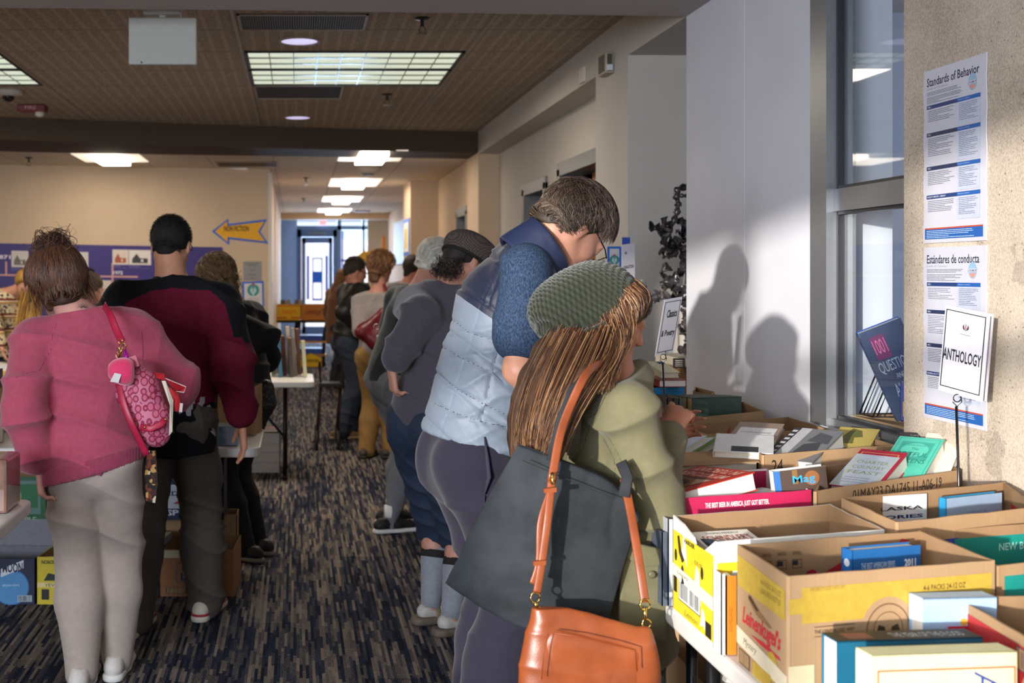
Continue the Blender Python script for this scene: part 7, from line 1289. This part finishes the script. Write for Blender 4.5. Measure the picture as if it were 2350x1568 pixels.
m.build('cloth', M('#b01823', .7, .12, 30), sc_); m = MB(); m.tube([P(378, 868, 4.35), P(427, 888, 4.33), P(422, 901, 4.325), P(404, 898, 4.325)], .0016, 6); m.prism([P(413, 925, 4.33), P(420, 926, 4.33), P(418, 946, 4.33), P(411, 946, 4.33)], (0, -.002, 0)); m.build('edging', M('#cfc6c2', .7, 0), sc_)
# floral scarf tail under the bag
m = MB(); m.prism([P(338, 1035, 4.40), P(357, 1035, 4.40), P(362, 1110, 4.42), P(356, 1155, 4.43), P(335, 1150, 4.43), P(332, 1090, 4.41)], (0, .012, 0)); n = N('floral'); v_ = n.n('ShaderNodeTexVoronoi', {'Vector': n.obj()}); v_.inputs['Scale'].default_value = 70; n.col(n.ramp(n.sep(v_.outputs[1])[0], [(0, lin('#1b1412')), (.3, lin('#6b2a18')), (.5, lin('#b08a4a')), (.7, lin('#3a1c18')), (.9, lin('#c2b29a'))], 'CONSTANT')); n.rough(.8); tag(m.build('floral_scarf', n.m), 'floral scarf tail hanging below the pink bag', 'scarf')
# red bag of the woman in tan trousers
rb = thing('red_bag', 'red leather shoulder bag with round buckles on the woman in tan trousers', 'bag', tuple(P(855, 790, 9.95))); fd = Field(V3(P(795, 825, 9.7)), V3(P(905, 680, 10.2)), .010); fd.rc(P(835, 762, 9.95), P(868, 782, 9.95), .07, .085, k=.06, flat=((0, 1, 0), 1.3)); fd.rc(P(868, 782, 9.95), P(882, 735, 9.98), .07, .04, k=.06, flat=((0, 1, 0), 1.3)); fd.rc(P(828, 762, 9.95), P(878, 715, 9.98), .03, .03, k=.06); fobj(fd, 'bag_body', M('#5a0e18', .35, .15, 10), rb, disp=lambda V: .006*wob(V, 30, 3)); strap(rb, [P(880, 720, 9.96), P(890, 700, 9.98), P(893, 680, 10.05), P(880, 652, 10.15)], .012, M('#5a0e18', .35, .1)); m = MB(); [ringm(m, P(x, y, 9.87), r_, .004) for x, y, r_ in ((864, 750, .022), (868, 775, .016), (888, 694, .014))]; m.build('buckle', M('#b9b9bd', .25, 0, metal=1), rb, smooth=True)
# black mesh pouch by the curly haired woman
mb_ = thing('mesh_pouch', 'black mesh pouch hanging beside the kraft box on the second left table', 'bag', tuple(P(615, 940, 6.35))); fd = Field(V3(P(585, 965, 6.2)), V3(P(650, 850, 6.5)), .008); fd.rc(P(610, 890, 6.35), P(614, 925, 6.35), .045, .05, k=.03); n = N('mesh'); v_ = n.n('ShaderNodeTexVoronoi', {'Vector': n.obj()}); v_.inputs['Scale'].default_value = 60; n.col(n.ramp(v_.outputs[0], [(0, lin('#6e6a66')), (.3, lin('#3a3836')), (.5, lin('#0c0c0e'))])); n.rough(.5); fobj(fd, 'pouch_body', n.m, mb_)
# ---- metal leaf sculpture on a log pedestal
sc = thing('leaf_sculpture', 'dark metal leaf sculpture in the wall niche', 'sculpture', tuple(P(1560, 850, 6.3))); DM = N('dark_metal'); DM.col(DM.ramp(DM.noise(14, 4), [(.35, lin('#242328')), (.6, lin('#5a5558')), (.75, lin('#8a765c'))])); DM.rough(.33); DM.b.inputs['Metallic'].default_value = .6; DM = DM.m
m = MB(); tr_ = [P(1600, 425, 6.4), P(1575, 428, 6.35), P(1552, 440, 6.3), P(1556, 470, 6.3), P(1549, 500, 6.28), P(1532, 540, 6.28), P(1545, 560, 6.3)]; m.tube(resample([tuple(p) for p in tr_], 40), [.016+.006*math.sin(i*1.7) for i in range(40)], 8); m.tube(resample([tuple(p) for p in (P(1556, 446, 6.3), P(1570, 450, 6.3), P(1595, 446, 6.35))], 12), [.010+.004*math.sin(i*2) for i in range(12)], 8); m.tube(resample([tuple(p) for p in (P(1560, 560, 6.35), P(1578, 620, 6.4), P(1572, 700, 6.4), P(1580, 800, 6.4), P(1585, 850, 6.4))], 30), .014, 8); m.build('stem', DM, sc, smooth=True)
r = np.random.RandomState(6)
def leaf(c, s_):
    n_ = nrm(r.normal(size=3)); a = nrm(np.cross(n_, r.normal(size=3))); b_ = np.cross(n_, a); m = MB(); k = 5; out = []
    for i in range(k):
        for j in range(k):
            u_, v_ = (i/(k-1)-.5)*2, (j/(k-1)-.5)*2; w_ = (1-.5*abs(u_)**2); out.append(V3(c)+a*u_*s_+b_*v_*s_*.7*w_+n_*s_*(.55*u_*u_-.35*v_*v_+.12*r.normal()))
    m.add(out, [(i*k+j, i*k+j+1, (i+1)*k+j+1, (i+1)*k+j) for i in range(k-1) for j in range(k-1)]); o = m.build('leaf', DM, sc, smooth=False); q = o.modifiers.new('s', 'SOLIDIFY'); q.thickness = .006; q.offset = 0
for cx, cy, sx, sy, k in ((1520, 522, 16, 14, 9), (1540, 565, 20, 24, 16), (1572, 530, 12, 30, 9), (1525, 615, 10, 8, 2), (1540, 668, 28, 30, 17), (1574, 605, 10, 28, 8), (1576, 700, 12, 40, 10), (1574, 770, 10, 45, 12), (1512, 685, 12, 16, 5), (1574, 835, 8, 20, 5)):
    for _ in range(k): leaf(P(cx+r.normal()*sx*.6, cy+r.normal()*sy*.6, 6.32+r.normal()*.04), r.uniform(.022, .042))
t = thing('log_pedestal', 'rough wooden log pedestal under the leaf sculpture', 'pedestal', tuple(P(1570, 1000, 6.35))*1 if 0 else (P(1572, 0, 6.35).x, 6.35, 0)); n = N('log_wood'); n.col(n.ramp(n.noise(5, 5, n.scale(n.obj(), (8, 8, 1))), [(.35, lin('#4a2f18')), (.55, lin('#8a6236')), (.7, lin('#a8834f'))])); n.rough(.7); n.bump(n.noise(8, 4, n.scale(n.obj(), (8, 8, 1))), .5, .01); px_ = P(1530, 0, 6.2).x
m = MB(); m.box((px_, 6.05, 0), (px_+.42, 6.55, P(0, 845, 6.05).z)); m.build('log_block', n.m, t, bevel=.02); m = MB(); m.box((px_+.03, 6.1, P(0, 845, 6.05).z), (px_+.38, 6.5, P(0, 822, 6.1).z)); m.build('marble_block', M('#a39a8a', .4, .15, 12), t, bevel=.006); a = P(1545, 845, 6.09); m = MB(); m.box((a.x, 6.085, a.z), (a.x+.055, 6.095, a.z+.05)); q = m.build('plaque', M('#1c1b1a', .4, 0), t); f = Face((a.x, 6.085, a.z), (.055, 0, 0), (0, 0, .05), eps=.0008); [f.rect(.008, .01+.009*i, .047, .012+.009*i, '#b9b3a6') for i in range(4)]; f.build('lettering', q)
# ---- window display behind the pane
t = thing('cardboard_tray', 'shallow cardboard tray on the sill behind the pane', 'tray', (2.2, 4.25, 1.0)); a = [PZ(1955, 978, 1.0), PZ(2120, 1030, 1.0)]; m = MB(); c0, c1 = Vector((1.99, 4.33, 1.0)), Vector((2.02, 3.86, 1.0)); 
for p, q in ((c0, c1), (c1, Vector((2.5, 3.86, 1))), (Vector((2.5, 3.86, 1)), Vector((2.5, 4.55, 1))), (Vector((2.5, 4.55, 1)), c0)): m.prism([p, q, q+Vector((0, 0, .045)), p+Vector((0, 0, .045))], ((q-p).cross(Vector((0, 0, 1)))).normalized()*-.004)
m.prism([c0, c1, Vector((2.5, 3.86, 1)), Vector((2.5, 4.55, 1))], (0, 0, .003)); m.build('tray_shell', KR, t)
def pr(f, s, W, H, t):
    f.rect(0, 0, W, H, '#34405e'); f.rect(W*.18, H*.66, W*.5, H*.92, '#6a2f5a'); f.fit('1001', W*.2, H*.72, W*.48, H*.88, '#c76a92'); f.fit('QUESTIONS', W*.12, H*.50, W*.92, H*.64, '#9aa4bc'); f.fit('AND', W*.4, H*.42, W*.6, H*.48, '#9aa4bc'); f.fit('ANSWERS', W*.25, H*.24, W*.95, H*.38, '#9aa4bc'); f.poly([(W*.6, 0), (W, 0), (W, H*.2), (W*.8, H*.3)], '#b08a2a'); s.rect(0, 0, t, H, '#24489c'); s.fit('1,001 QUESTIONS AND ANSWERS', t*.25, H*.04, t*.80, H*.86, '#d8dfee', rot=270); s.disc(t*.5, H*.93, t*.3, '#c9a14a')
ww = V3(P(2052, 968, 4.28)); book('blue 1,001 Questions and Answers book leaning in a wire rack behind the pane', P(2060, 968, 4.22), P(2060, 968, 4.22)+Vector((.13, -.04, .06)), P(1962, 770, 4.22), .038, '#24489c', prints=pr)
def rack(label, x, y, s_=1):
    t = thing('wire_rack', label, 'rack', (x, y, 1.0), 'black wire book racks'); m = MB(); z = 1.048
    for q in (-.05, .05):
        yy = y+q; m.tube([(x-.10, yy, z), (x-.03, yy, z+.17), (x-.015, yy, z+.17), (x-.085, yy, z)], .003, 6); m.tube([(x-.10, yy, z), (x+.06, yy, z), (x+.13, yy, z+.10)], .003, 6)
    m.tube([(x-.10, y-.05, z), (x-.10, y+.05, z)], .003, 6); m.tube([(x+.13, y-.05, z+.10), (x+.13, y+.05, z+.10)], .003, 6); m.build('wire_frame', M('#17171a', .4, 0, metal=.7), t, smooth=True)
rack('black wire rack holding the blue questions book', 2.13, 4.30); rack('black wire rack by the pillar edge behind the pane', 2.19, 4.02)
book('grey magazine leaning by the pillar edge behind the pane', P(2078, 870, 4.05), P(2150, 870, 4.0), P(2058, 790, 4.12), .012, '#6f6a74', prints=lambda f, s, W, H, t: [f.rect(W*.1*i, H*.5, W*(.1*i+.05), H*.9, '#2f2c38') for i in range(9)]); book('bright multicoloured book low in the rack by the pillar edge', P(2066, 965, 4.10), P(2130, 965, 4.05), P(2040, 880, 4.16), .02, '#2a3a8a', prints=lambda f, s, W, H, t: (f.rect(W*.1, H*.1, W*.4, H*.5, '#c9902a'), f.rect(W*.4, H*.4, W*.9, H*.9, '#1f6a6a')))
# ---- under the right table
for i, (x0, y0, z0, c_, lb, rot) in enumerate(((1.30, 3.56, .0, '#b9a07a', 'kraft box of books on the floor under the right table, nearer one', 0), (1.36, 4.12, 0, '#9a8260', 'kraft box of books on the floor under the right table, farther one', 0))):
    b = carton_w('floor_carton', lb, [(x0-.16, y0-.2), (x0+.3, y0-.22), (x0+.3, y0+.22), (x0-.15, y0+.22)], .40, 0.002); fin(b)
r = random.Random(5); cols = ['#c9c6be', '#b05a5e', '#3a6f6a', '#8a8fa0', '#d8d2c4', '#2f2f36', '#b9b09a', '#c9a01f', '#7b8a96']; nm = ['white', 'pink', 'green', 'grey blue', 'cream', 'black', 'beige', 'yellow', 'slate']; pos_ = ['at the front of', 'leaning in', 'toppled in', 'at the back of']
k = 0
for j, (x0, y0) in enumerate(((1.30, 3.56), (1.36, 4.12))):
    for i in range(9):
        c_ = cols[(i*4+j*3) % 9]; n_ = nm[(i*4+j*3) % 9]; x = x0-.13+.045*i; a = r.uniform(.15, .6); y = y0-.15+.02*r.random(); w_ = r.uniform(.13, .16); h_ = r.uniform(.19, .23); z = .20
        book('%s book leaning among others in the floor box %s' % (n_, ('nearer the black table leg', 'farther under the table')[j]), (x, y, z), (x+.02, y+w_*1.0, z), (x+math.sin(a)*h_*.8, y, z+math.cos(a)*h_), .024, c_)
# ---- left side
t = thing('wrapped_box', 'box in crinkled clear wrap on the left edge table', 'box', (-.99, 4.12, .75)); m = MB(); a, b_ = P(-40, 1175, 4.05), P(21, 1052, 4.05); m.box((a.x, 4.02, .752), (b_.x, 4.22, b_.z+.0)); q = m.build('wrapped_block', M('#8f6a5a', .15, .5, 9, .9, 12, coat=1), t, bevel=.01)
b = carton_w('carton', 'navy carton with a light blue disc on the carpet at the left edge', [(-1.62, 5.66), (-1.228, 5.66), (-1.19, 5.95), (-1.6, 5.95)], .215, .002, mats=(M('#141c3c', .5, .05), M('#7a7d86', .7, .1))); f = b['front']; W, H = f.W, f.H
f.disc(W*.72, H*.38, .085, '#31679e', 40); f.disc(W*.72, H*.38, .080, '#4a86b8', 40); f.poly([(W*.60, H*.60), (W*.87, H*.80), (W*.87, H*.98), (W*.60, H*.78)], '#c9ccd0'); f.fit('MOON', W*.62, H*.70, W*.86, H*.92, '#1a2244', bold=.03); f.fit('BELGIAN WHITE', W*.62, H*.40, W*.82, H*.44, '#c9d6e4'); f.rect(W*.80, H*.06, W*.97, H*.2, '#a9b3c0'); f.barcode(W*.81, H*.07, W*.96, H*.19); flap(b, [(-1.62, 5.95, .215), (-1.19, 5.95, .215), (-1.16, 6.02, .33), (-1.6, 6.02, .33)], M('#8a8c96', .6, .1)); fin(b)
b = carton_w('carton', 'plain kraft carton supporting the green apple box under the table', [(-1.6, 6.03), (-1.2, 6.03), (-1.2, 6.3), (-1.6, 6.3)], .30, .002); fin(b)
GN = M('#1f5a3a', .5, .06); b = carton_w('carton', 'green carton reading GREEN APPLE stacked above the navy carton', [(-1.68, 6.02), (-1.245, 6.02), (-1.245, 6.3), (-1.68, 6.3)], .54, .302, mats=(GN, KR2)); f = b['front']; W, H = f.W, f.H; f.rect(W*.3, H*.22, W*.93, H*.92, '#5f7f78'); f.rect(W*.35, H*.35, W*.9, H*.85, '#2a6a44'); f.fit('GREEN APPLE', W*.35, H*.06, W*.88, H*.16, '#a9c9a0', bold=.02); f.disc(W*.62, H*.6, .04, '#7aa85a'); fin(b)
b = carton_w('carton', 'yellow and brown carton beside the navy one on the carpet', [(-1.215, 5.66), (-.96, 5.66), (-.95, 5.9), (-1.18, 5.95)], .225, .002, mats=(M('#c9b32a', .5, .05), KR2)); f = b['front']; W, H = f.W, f.H; f.fit('NOBODY BEATS', W*.08, H*.85, W*.6, H*.93, '#3a3210', bold=.03); f.poly([(W*.12, H*.50), (W*.2, H*.66), (W*.36, H*.62), (W*.4, H*.5)], '#1f2a20'); f.rect(W*.0, H*.36, W*.6, H*.46, '#d8c98a'); f.fit('YEVNE', W*.14, H*.37, W*.45, H*.44, '#4a3a20'); f.rect(W*.08, H*.10, W*.22, H*.32, '#23221c'); f.rect(W*.34, H*.08, W*.58, H*.34, '#c9c9c4'); f.barcode(W*.36, H*.1, W*.56, H*.32); fin(b)
BRK = M('#8f6440', .7, .08); b = carton_w('carton', 'brown carton with a handwritten YA label on the carpet', [(-.655, 5.80), (-.30, 5.80), (-.28, 6.12), (-.60, 6.12)], .228, .002, mats=(BRK, KR2)); f = b['front']; W, H = f.W, f.H; f.rect(W*.02, H*.82, W*.55, H*.98, '#b9ad94'); f.fit('YA', W*.33, H*.84, W*.45, H*.96, '#4a4236', shear=.2); f.frame(W*.22, H*.30, W*.78, H*.72, .003, '#23406a'); f.fit('BUD', W*.30, H*.53, W*.72, H*.68, '#23406a', bold=.04); f.fit('LIGHT', W*.28, H*.34, W*.74, H*.50, '#23406a', bold=.04); f.rect(W*.08, H*.06, W*.36, H*.2, '#5d4330'); f.barcode(W*.1, H*.07, W*.34, H*.19, '#a9855f'); fin(b)
b = carton_w('carton', 'white carton edge left of the brown YA carton', [(-.77, 5.74), (-.67, 5.76), (-.62, 6.05), (-.75, 6.05)], .26, .002, mats=(M('#9aa2b4', .6, .08), KR2)); fin(b)
b = carton_w('carton', 'tall kraft carton standing behind the brown YA carton under the table', [(-.85, 6.13), (-.3, 6.13), (-.3, 6.28), (-.85, 6.28)], .33, .002); fin(b)
NV = M('#1c2c4c', .5, .06); b = carton_w('carton', 'navy cider carton reading CRISP APPLE under the second left table', [(-.78, 5.98), (-.36, 5.98), (-.36, 6.27), (-.78, 6.27)], .62, .332, mats=(NV, KR2)); f = b['front']; W, H = f.W, f.H; f.rect(W*.05, H*.08, W*.93, H*.60, '#b9c2cc'); f.fit('ANGRY', W*.1, H*.76, W*.9, H*.92, '#9fb4cc', bold=.03); f.fit('ORCHARD', W*.08, H*.58, W*.92, H*.72, '#c7d3df', bold=.03); f.fit('HARD CIDER', W*.14, H*.42, W*.86, H*.5, '#2a3550', bold=.03); f.poly([(W*.4, H*.28), (W*.52, H*.38), (W*.62, H*.28)], '#a8342a'); f.rect(W*.02, H*.06, W*.95, H*.2, '#24355c'); f.fit('CRISP APPLE', W*.1, H*.08, W*.9, H*.18, '#d5dce6', bold=.03); fin(b)
b = carton_w('carton', 'kraft carton with line drawing beside the young man\'s right hand', [(-.405, 5.98), (-.205, 5.98), (-.175, 6.2), (-.39, 6.2)], .99, .752); f = b['front']; W, H = f.W, f.H; f.rect(W*.1, H*.90, W*.6, H*.915, '#6a4c30'); f.rect(W*.1, H*.8, W*.6, H*.815, '#6a4c30'); 
f.poly([(W*.2, H*.5), (W*.5, H*.66), (W*.52, H*.64), (W*.25, H*.46)], '#5a3f28'); f.disc(W*.62, H*.28, .03, '#6a4c30'); f.disc(W*.62, H*.28, .027, BRK); f.fit('Juice', W*.2, H*.55, W*.8, H*.7, '#5a3f28', shear=.4); l = b['right']; [l.rect(l.W*.2, H*(.6+.06*i), l.W*.8, H*(.62+.06*i), '#7a5a3a') for i in range(4)]; fin(b)
m = MB(); [m.tube([(x, 6.05, .95), (x+.02, 6.06, 1.02)], .02, 8) for x in (-.36, -.3)]; m.box((-.38, 6.0, .92), (-.24, 6.16, 1.0)); ringm(m, (-.30, 5.995, 1.01), .016, .003); tag(m.build('camera_gear', M('#121214', .4, .1)), 'black gadget resting in the kraft carton by the curly haired woman', 'gadget')
t = thing('plastic_case', 'clear plastic disc case under the young man\'s hand', 'case', tuple(P(520, 1000, 5.65))); m = MB(); m.box((P(497, 0, 5.62).x, 5.62, .752), (P(546, 0, 5.62).x, 5.76, .842)); m.build('case_body', M('#7f93a8', .08, .35, 20, spec=.8), t, bevel=.004); m = MB(); m.box((P(506, 0, 5.618).x, 5.617, .76), (P(509, 0, 5.618).x, 5.62, .84)); m.build('spine_label', M('#3a86a8', .4, 0), t)
b = carton_w('carton', 'kraft carton marked 4x6 at the left edge behind the pink sleeve', [(-1.95, 6.0), (-1.485, 6.0), (-1.45, 6.2), (-1.9, 6.2)], .98, .752); f = b['front']; W, H = f.W, f.H; f.fit('4x6', W*.84, H*.62, W*.985, H*.92, '#2c2420', bold=.03); f.fit('PACKS', W*.84, H*.45, W*.985, H*.54, '#2c2420'); fin(b)
for i in range(7): book(['pale blue album standing on the second left table, nearest the pink sleeve'] [0] if i == 0 else 'pale blue album in the row on the second left table', (-1.42-.03*i, 5.62, .752), (-1.395-.03*i, 5.62, .752), (-1.42-.03*i, 5.62, .93+.004*(i % 3)), .14, ['#8ea4bd', '#7f93ae', '#9db0c6'][i % 3], group='pale blue albums on the left table', name='album')
m = MB(); m.box((-4.4, 10.4, .72), (-2.44, 10.85, .765)); t = thing('back_table', 'white and yellow edged table at far left behind the 4x6 carton', 'table', (-3.2, 10.6, 0)); m.build('tabletop', TOPM, t); m = MB(); m.box((-4.4, 10.39, .64), (-2.44, 10.41, .72)); m.build('yellow_edge', M('#c9a41f', .5, .05), t)
for i, (x, y) in enumerate(((-4.3, 10.5), (-4.3, 10.8), (-2.55, 10.5), (-2.55, 10.8))): m = MB(); m.tube([(x, y, 0), (x, y, .72)], .015, 8); m.build('leg', LEGM, t)
b = carton_w('carton', 'purple carton stacked on the one marked 4x6', [(-1.88, 6.03), (-1.50, 6.03), (-1.50, 6.17), (-1.88, 6.17)], 1.07, .985, mats=(M('#5a3f62', .6, .1), KR2)); fin(b)
# leaning books on the third table
r = random.Random(3); lb = ['cream atlas at the left end of the leaning row', 'kraft folder behind the leaning row', 'white book left of the blue one in the leaning row', 'blue spined book in the leaning row', 'brown book beside the blue one in the leaning row', 'beige album in the middle of the leaning row', 'dark brown book in the middle of the leaning row', 'clear wrapped grey book in the leaning row', 'brown wrapped book right of the middle of the leaning row', 'cream book leaning at the right end of the row']
for i, (x0, x1, y0, y1, c_) in enumerate(((602, 625, 880, 748, '#c9c39c'), (598, 618, 880, 772, '#b08a5a'), (622, 634, 878, 778, '#b9b6aa'), (634, 650, 868, 775, '#33647e'), (648, 660, 862, 773, '#5a3426'), (656, 672, 862, 752, '#b9a388'), (662, 676, 858, 778, '#4a3a30'), (672, 684, 860, 755, '#8a8584'), (680, 694, 858, 757, '#6d4a3c'), (690, 706, 856, 785, '#c7c29c'))):
    d = 9.35+(i % 3)*.12; a = P(x1-10, 0, d); tp = P(x0 if i > 2 else x0+4, y1, d); H_ = tp.z-.755
    book(lb[i], Vector((a.x, d, .755)), Vector((a.x+.03, d, .757)), Vector((a.x-.10 if i > 2 else a.x-.02, d, tp.z)), .17, c_, pages=PAGES2)
b = carton_w('carton', 'white box stack under the third table', [(-.45, 9.42), (-.128, 9.42), (-.128, 9.7), (-.45, 9.7)], .31, .002, mats=(M('#b3aca4', .7, .06), M('#8a857e', .8, .05))); f = b['front']; [f.rect(0, f.H*q, f.W, f.H*q+.004, '#8a847c') for q in (.25, .5, .72)]; fin(b)
b = carton_w('carton', 'grey white box behind the white stack under the third table', [(-.62, 9.6), (-.47, 9.6), (-.47, 9.74), (-.62, 9.74)], .38, .002, mats=(M('#a39d96', .7, .06), M('#8a857e', .8, .05))); fin(b)
book('bright covered paperback lying on the white stack under the third table', (-.33, 9.45, .335), (-.15, 9.45, .335), (-.33, 9.62, .34), .02, '#b05a2c')
# bookcart at the far end
t = thing('book_cart', 'black book cart at the far end of the corridor', 'cart', (-.0, 20.4, 0)); m = MB(); m.box((-.34, 20.2, .74), (.53, 20.9, .78)); m.build('shelf', LEGM, t)
for z, c_ in ((.40, '#c28f22'), (.18, '#b9851f')): m = MB(); m.box((.0, 20.25, z), (.50, 20.85, z+.03)); m.build('shelf', M(c_, .5, .05), t)
m = MB(); [m.prism([(x, 20.3, .74), (x+.10, 20.3, .74), (x+.02, 20.3, .5), (x+.0, 20.3, .03), (x-.06, 20.3, .03), (x-.04, 20.3, .5)], (0, .04, 0)) for x in (-.02, .48)]; m.build('frame', LEGM, t)
for x in (.0, .46): m = MB(); m.lathe((x, 20.32, .04), [(.04, -.01), (.04, .01)], 16, (0, 1, 0)); m.build('wheel', LEGM, t)
b = carton_w('carton', 'yellow carton with red print on the far book cart', [(-.33, 20.25), (.075, 20.25), (.075, 20.7), (-.33, 20.7)], 1.045, .782, mats=(M('#d9b01a', .5, .05), KR2)); f = b['front']; f.rect(0, f.H*.88, f.W, f.H*.94, '#c04a20'); f.fit('CORONITA', f.W*.2, f.H*.4, f.W*.82, f.H*.65, '#c8641c', bold=.03); f.rect(0, f.H*.1, f.W*.4, f.H*.2, '#c04a20'); f.rect(f.W*.6, f.H*.1, f.W, f.H*.2, '#c04a20'); fin(b)
b = carton_w('carton', 'orange kraft carton with script print on the far book cart', [(.08, 20.25), (.50, 20.25), (.50, 20.7), (.08, 20.7)], 1.045, .782, mats=(M('#b8742c', .6, .05), KR2)); f = b['front']; f.fit('Leinenkugel\'s', f.W*.15, f.H*.25, f.W*.9, f.H*.75, '#7a3a18', shear=.4, bold=.02); fin(b)
for i, (x, c_) in enumerate(((-.24, '#5a4a42'), (-.15, '#8a7f78'), (.0, '#6e5a4c'), (.05, '#9a8f88'))): book(['dark paperback poking out at the left of the yellow cart carton', 'pale paperback poking out of the yellow cart carton', 'brown paperback poking out at the right of the yellow cart carton', 'grey paperback poking out between the two cart cartons'][i], (x-.03, 20.4, .86), (x+.05, 20.4, .86), (x-.05, 20.42, 1.12), .04, c_)
for z, c_, lb_ in ((.432, '#2f4fae', 'blue book stack on the middle shelf of the far cart'), (.212, '#3456b8', 'blue book stack on the lowest shelf of the far cart')): m = MB(); m.box((.06, 20.3, z), (.44, 20.7, z+.09)); tag(m.build('binder', M(c_, .5, .1)), lb_, 'binder')
t = thing('floor_sign', 'yellow rounded floor sign with black rim near the far cart', 'sign', (.05, 19.7, 0)); pts = [P(x, y, 19.7) for x, y in ((690, 842), (690, 826), (700, 818), (712, 811), (722, 814), (738, 822), (738, 842))]; pts = [Vector((p.x, p.y, max(.02, p.z))) for p in pts]; c_ = sum(pts, Vector())/7; m = MB(); m.prism([c_+(p-c_)*1.1 for p in pts], (0, .03, 0)); q = m.build('sign_rim', M('#1c1a18', .5, 0), t); m = MB(); m.prism([p+Vector((0, -.006, 0)) for p in pts], (0, .006, 0)); q2 = m.build('sign_face', M('#d9b41a', .5, .05), q); f = Face(P(694, 836, 19.69), (.28, 0, 0), (0, 0, .08), eps=.001); f.fit('FICTION FAIR', 0, .03, .27, .08, '#2a2418', bold=.02); f.build('lettering', q2)
# rollator beside the man in leather
t = thing('rollator', 'dark rollator walker beside the man in black leather', 'walker', (.30, 11.1, 0)); RM = M('#3a2420', .4, .1, metal=.3)
m = MB(); [m.tube([(x, 10.95, .08), (x+.03, 11.1, .55), (x+.02, 11.2, .74), (x+.02, 11.1, .76)], .012, 8) for x in (.27, .45)]; [m.tube([(x, 11.4, .08), (x+.03, 11.15, .60)], .012, 8) for x in (.27, .45)]; m.build('frame', RM, t, smooth=True)
t.location = t.location+Vector((-.08, -.28, 0)); m = MB(); m.box((.28, 11.0, .55), (.48, 11.25, .58)); m.build('seat', M('#18161a', .6, 0), t)
for x in (.26, .45):
    for y in (10.92, 11.42): m = MB(); m.lathe((x, y, .085), [(.055, -.014), (.085, -.012), (.085, .012), (.055, .014)], 24, (1, 0, 0)); m.build('wheel', M('#1f1b1a', .6, 0), t, smooth=True)
book('stack of grey books held by the curly haired woman', P(545, 782, 6.5), P(556, 740, 6.5), P(520, 775, 6.6), .12, '#6a675a') if 0 else book('grey green book held by the curly haired woman', P(537, 800, 6.38), P(556, 792, 6.38), P(541, 738, 6.38), .05, '#8d8c74')
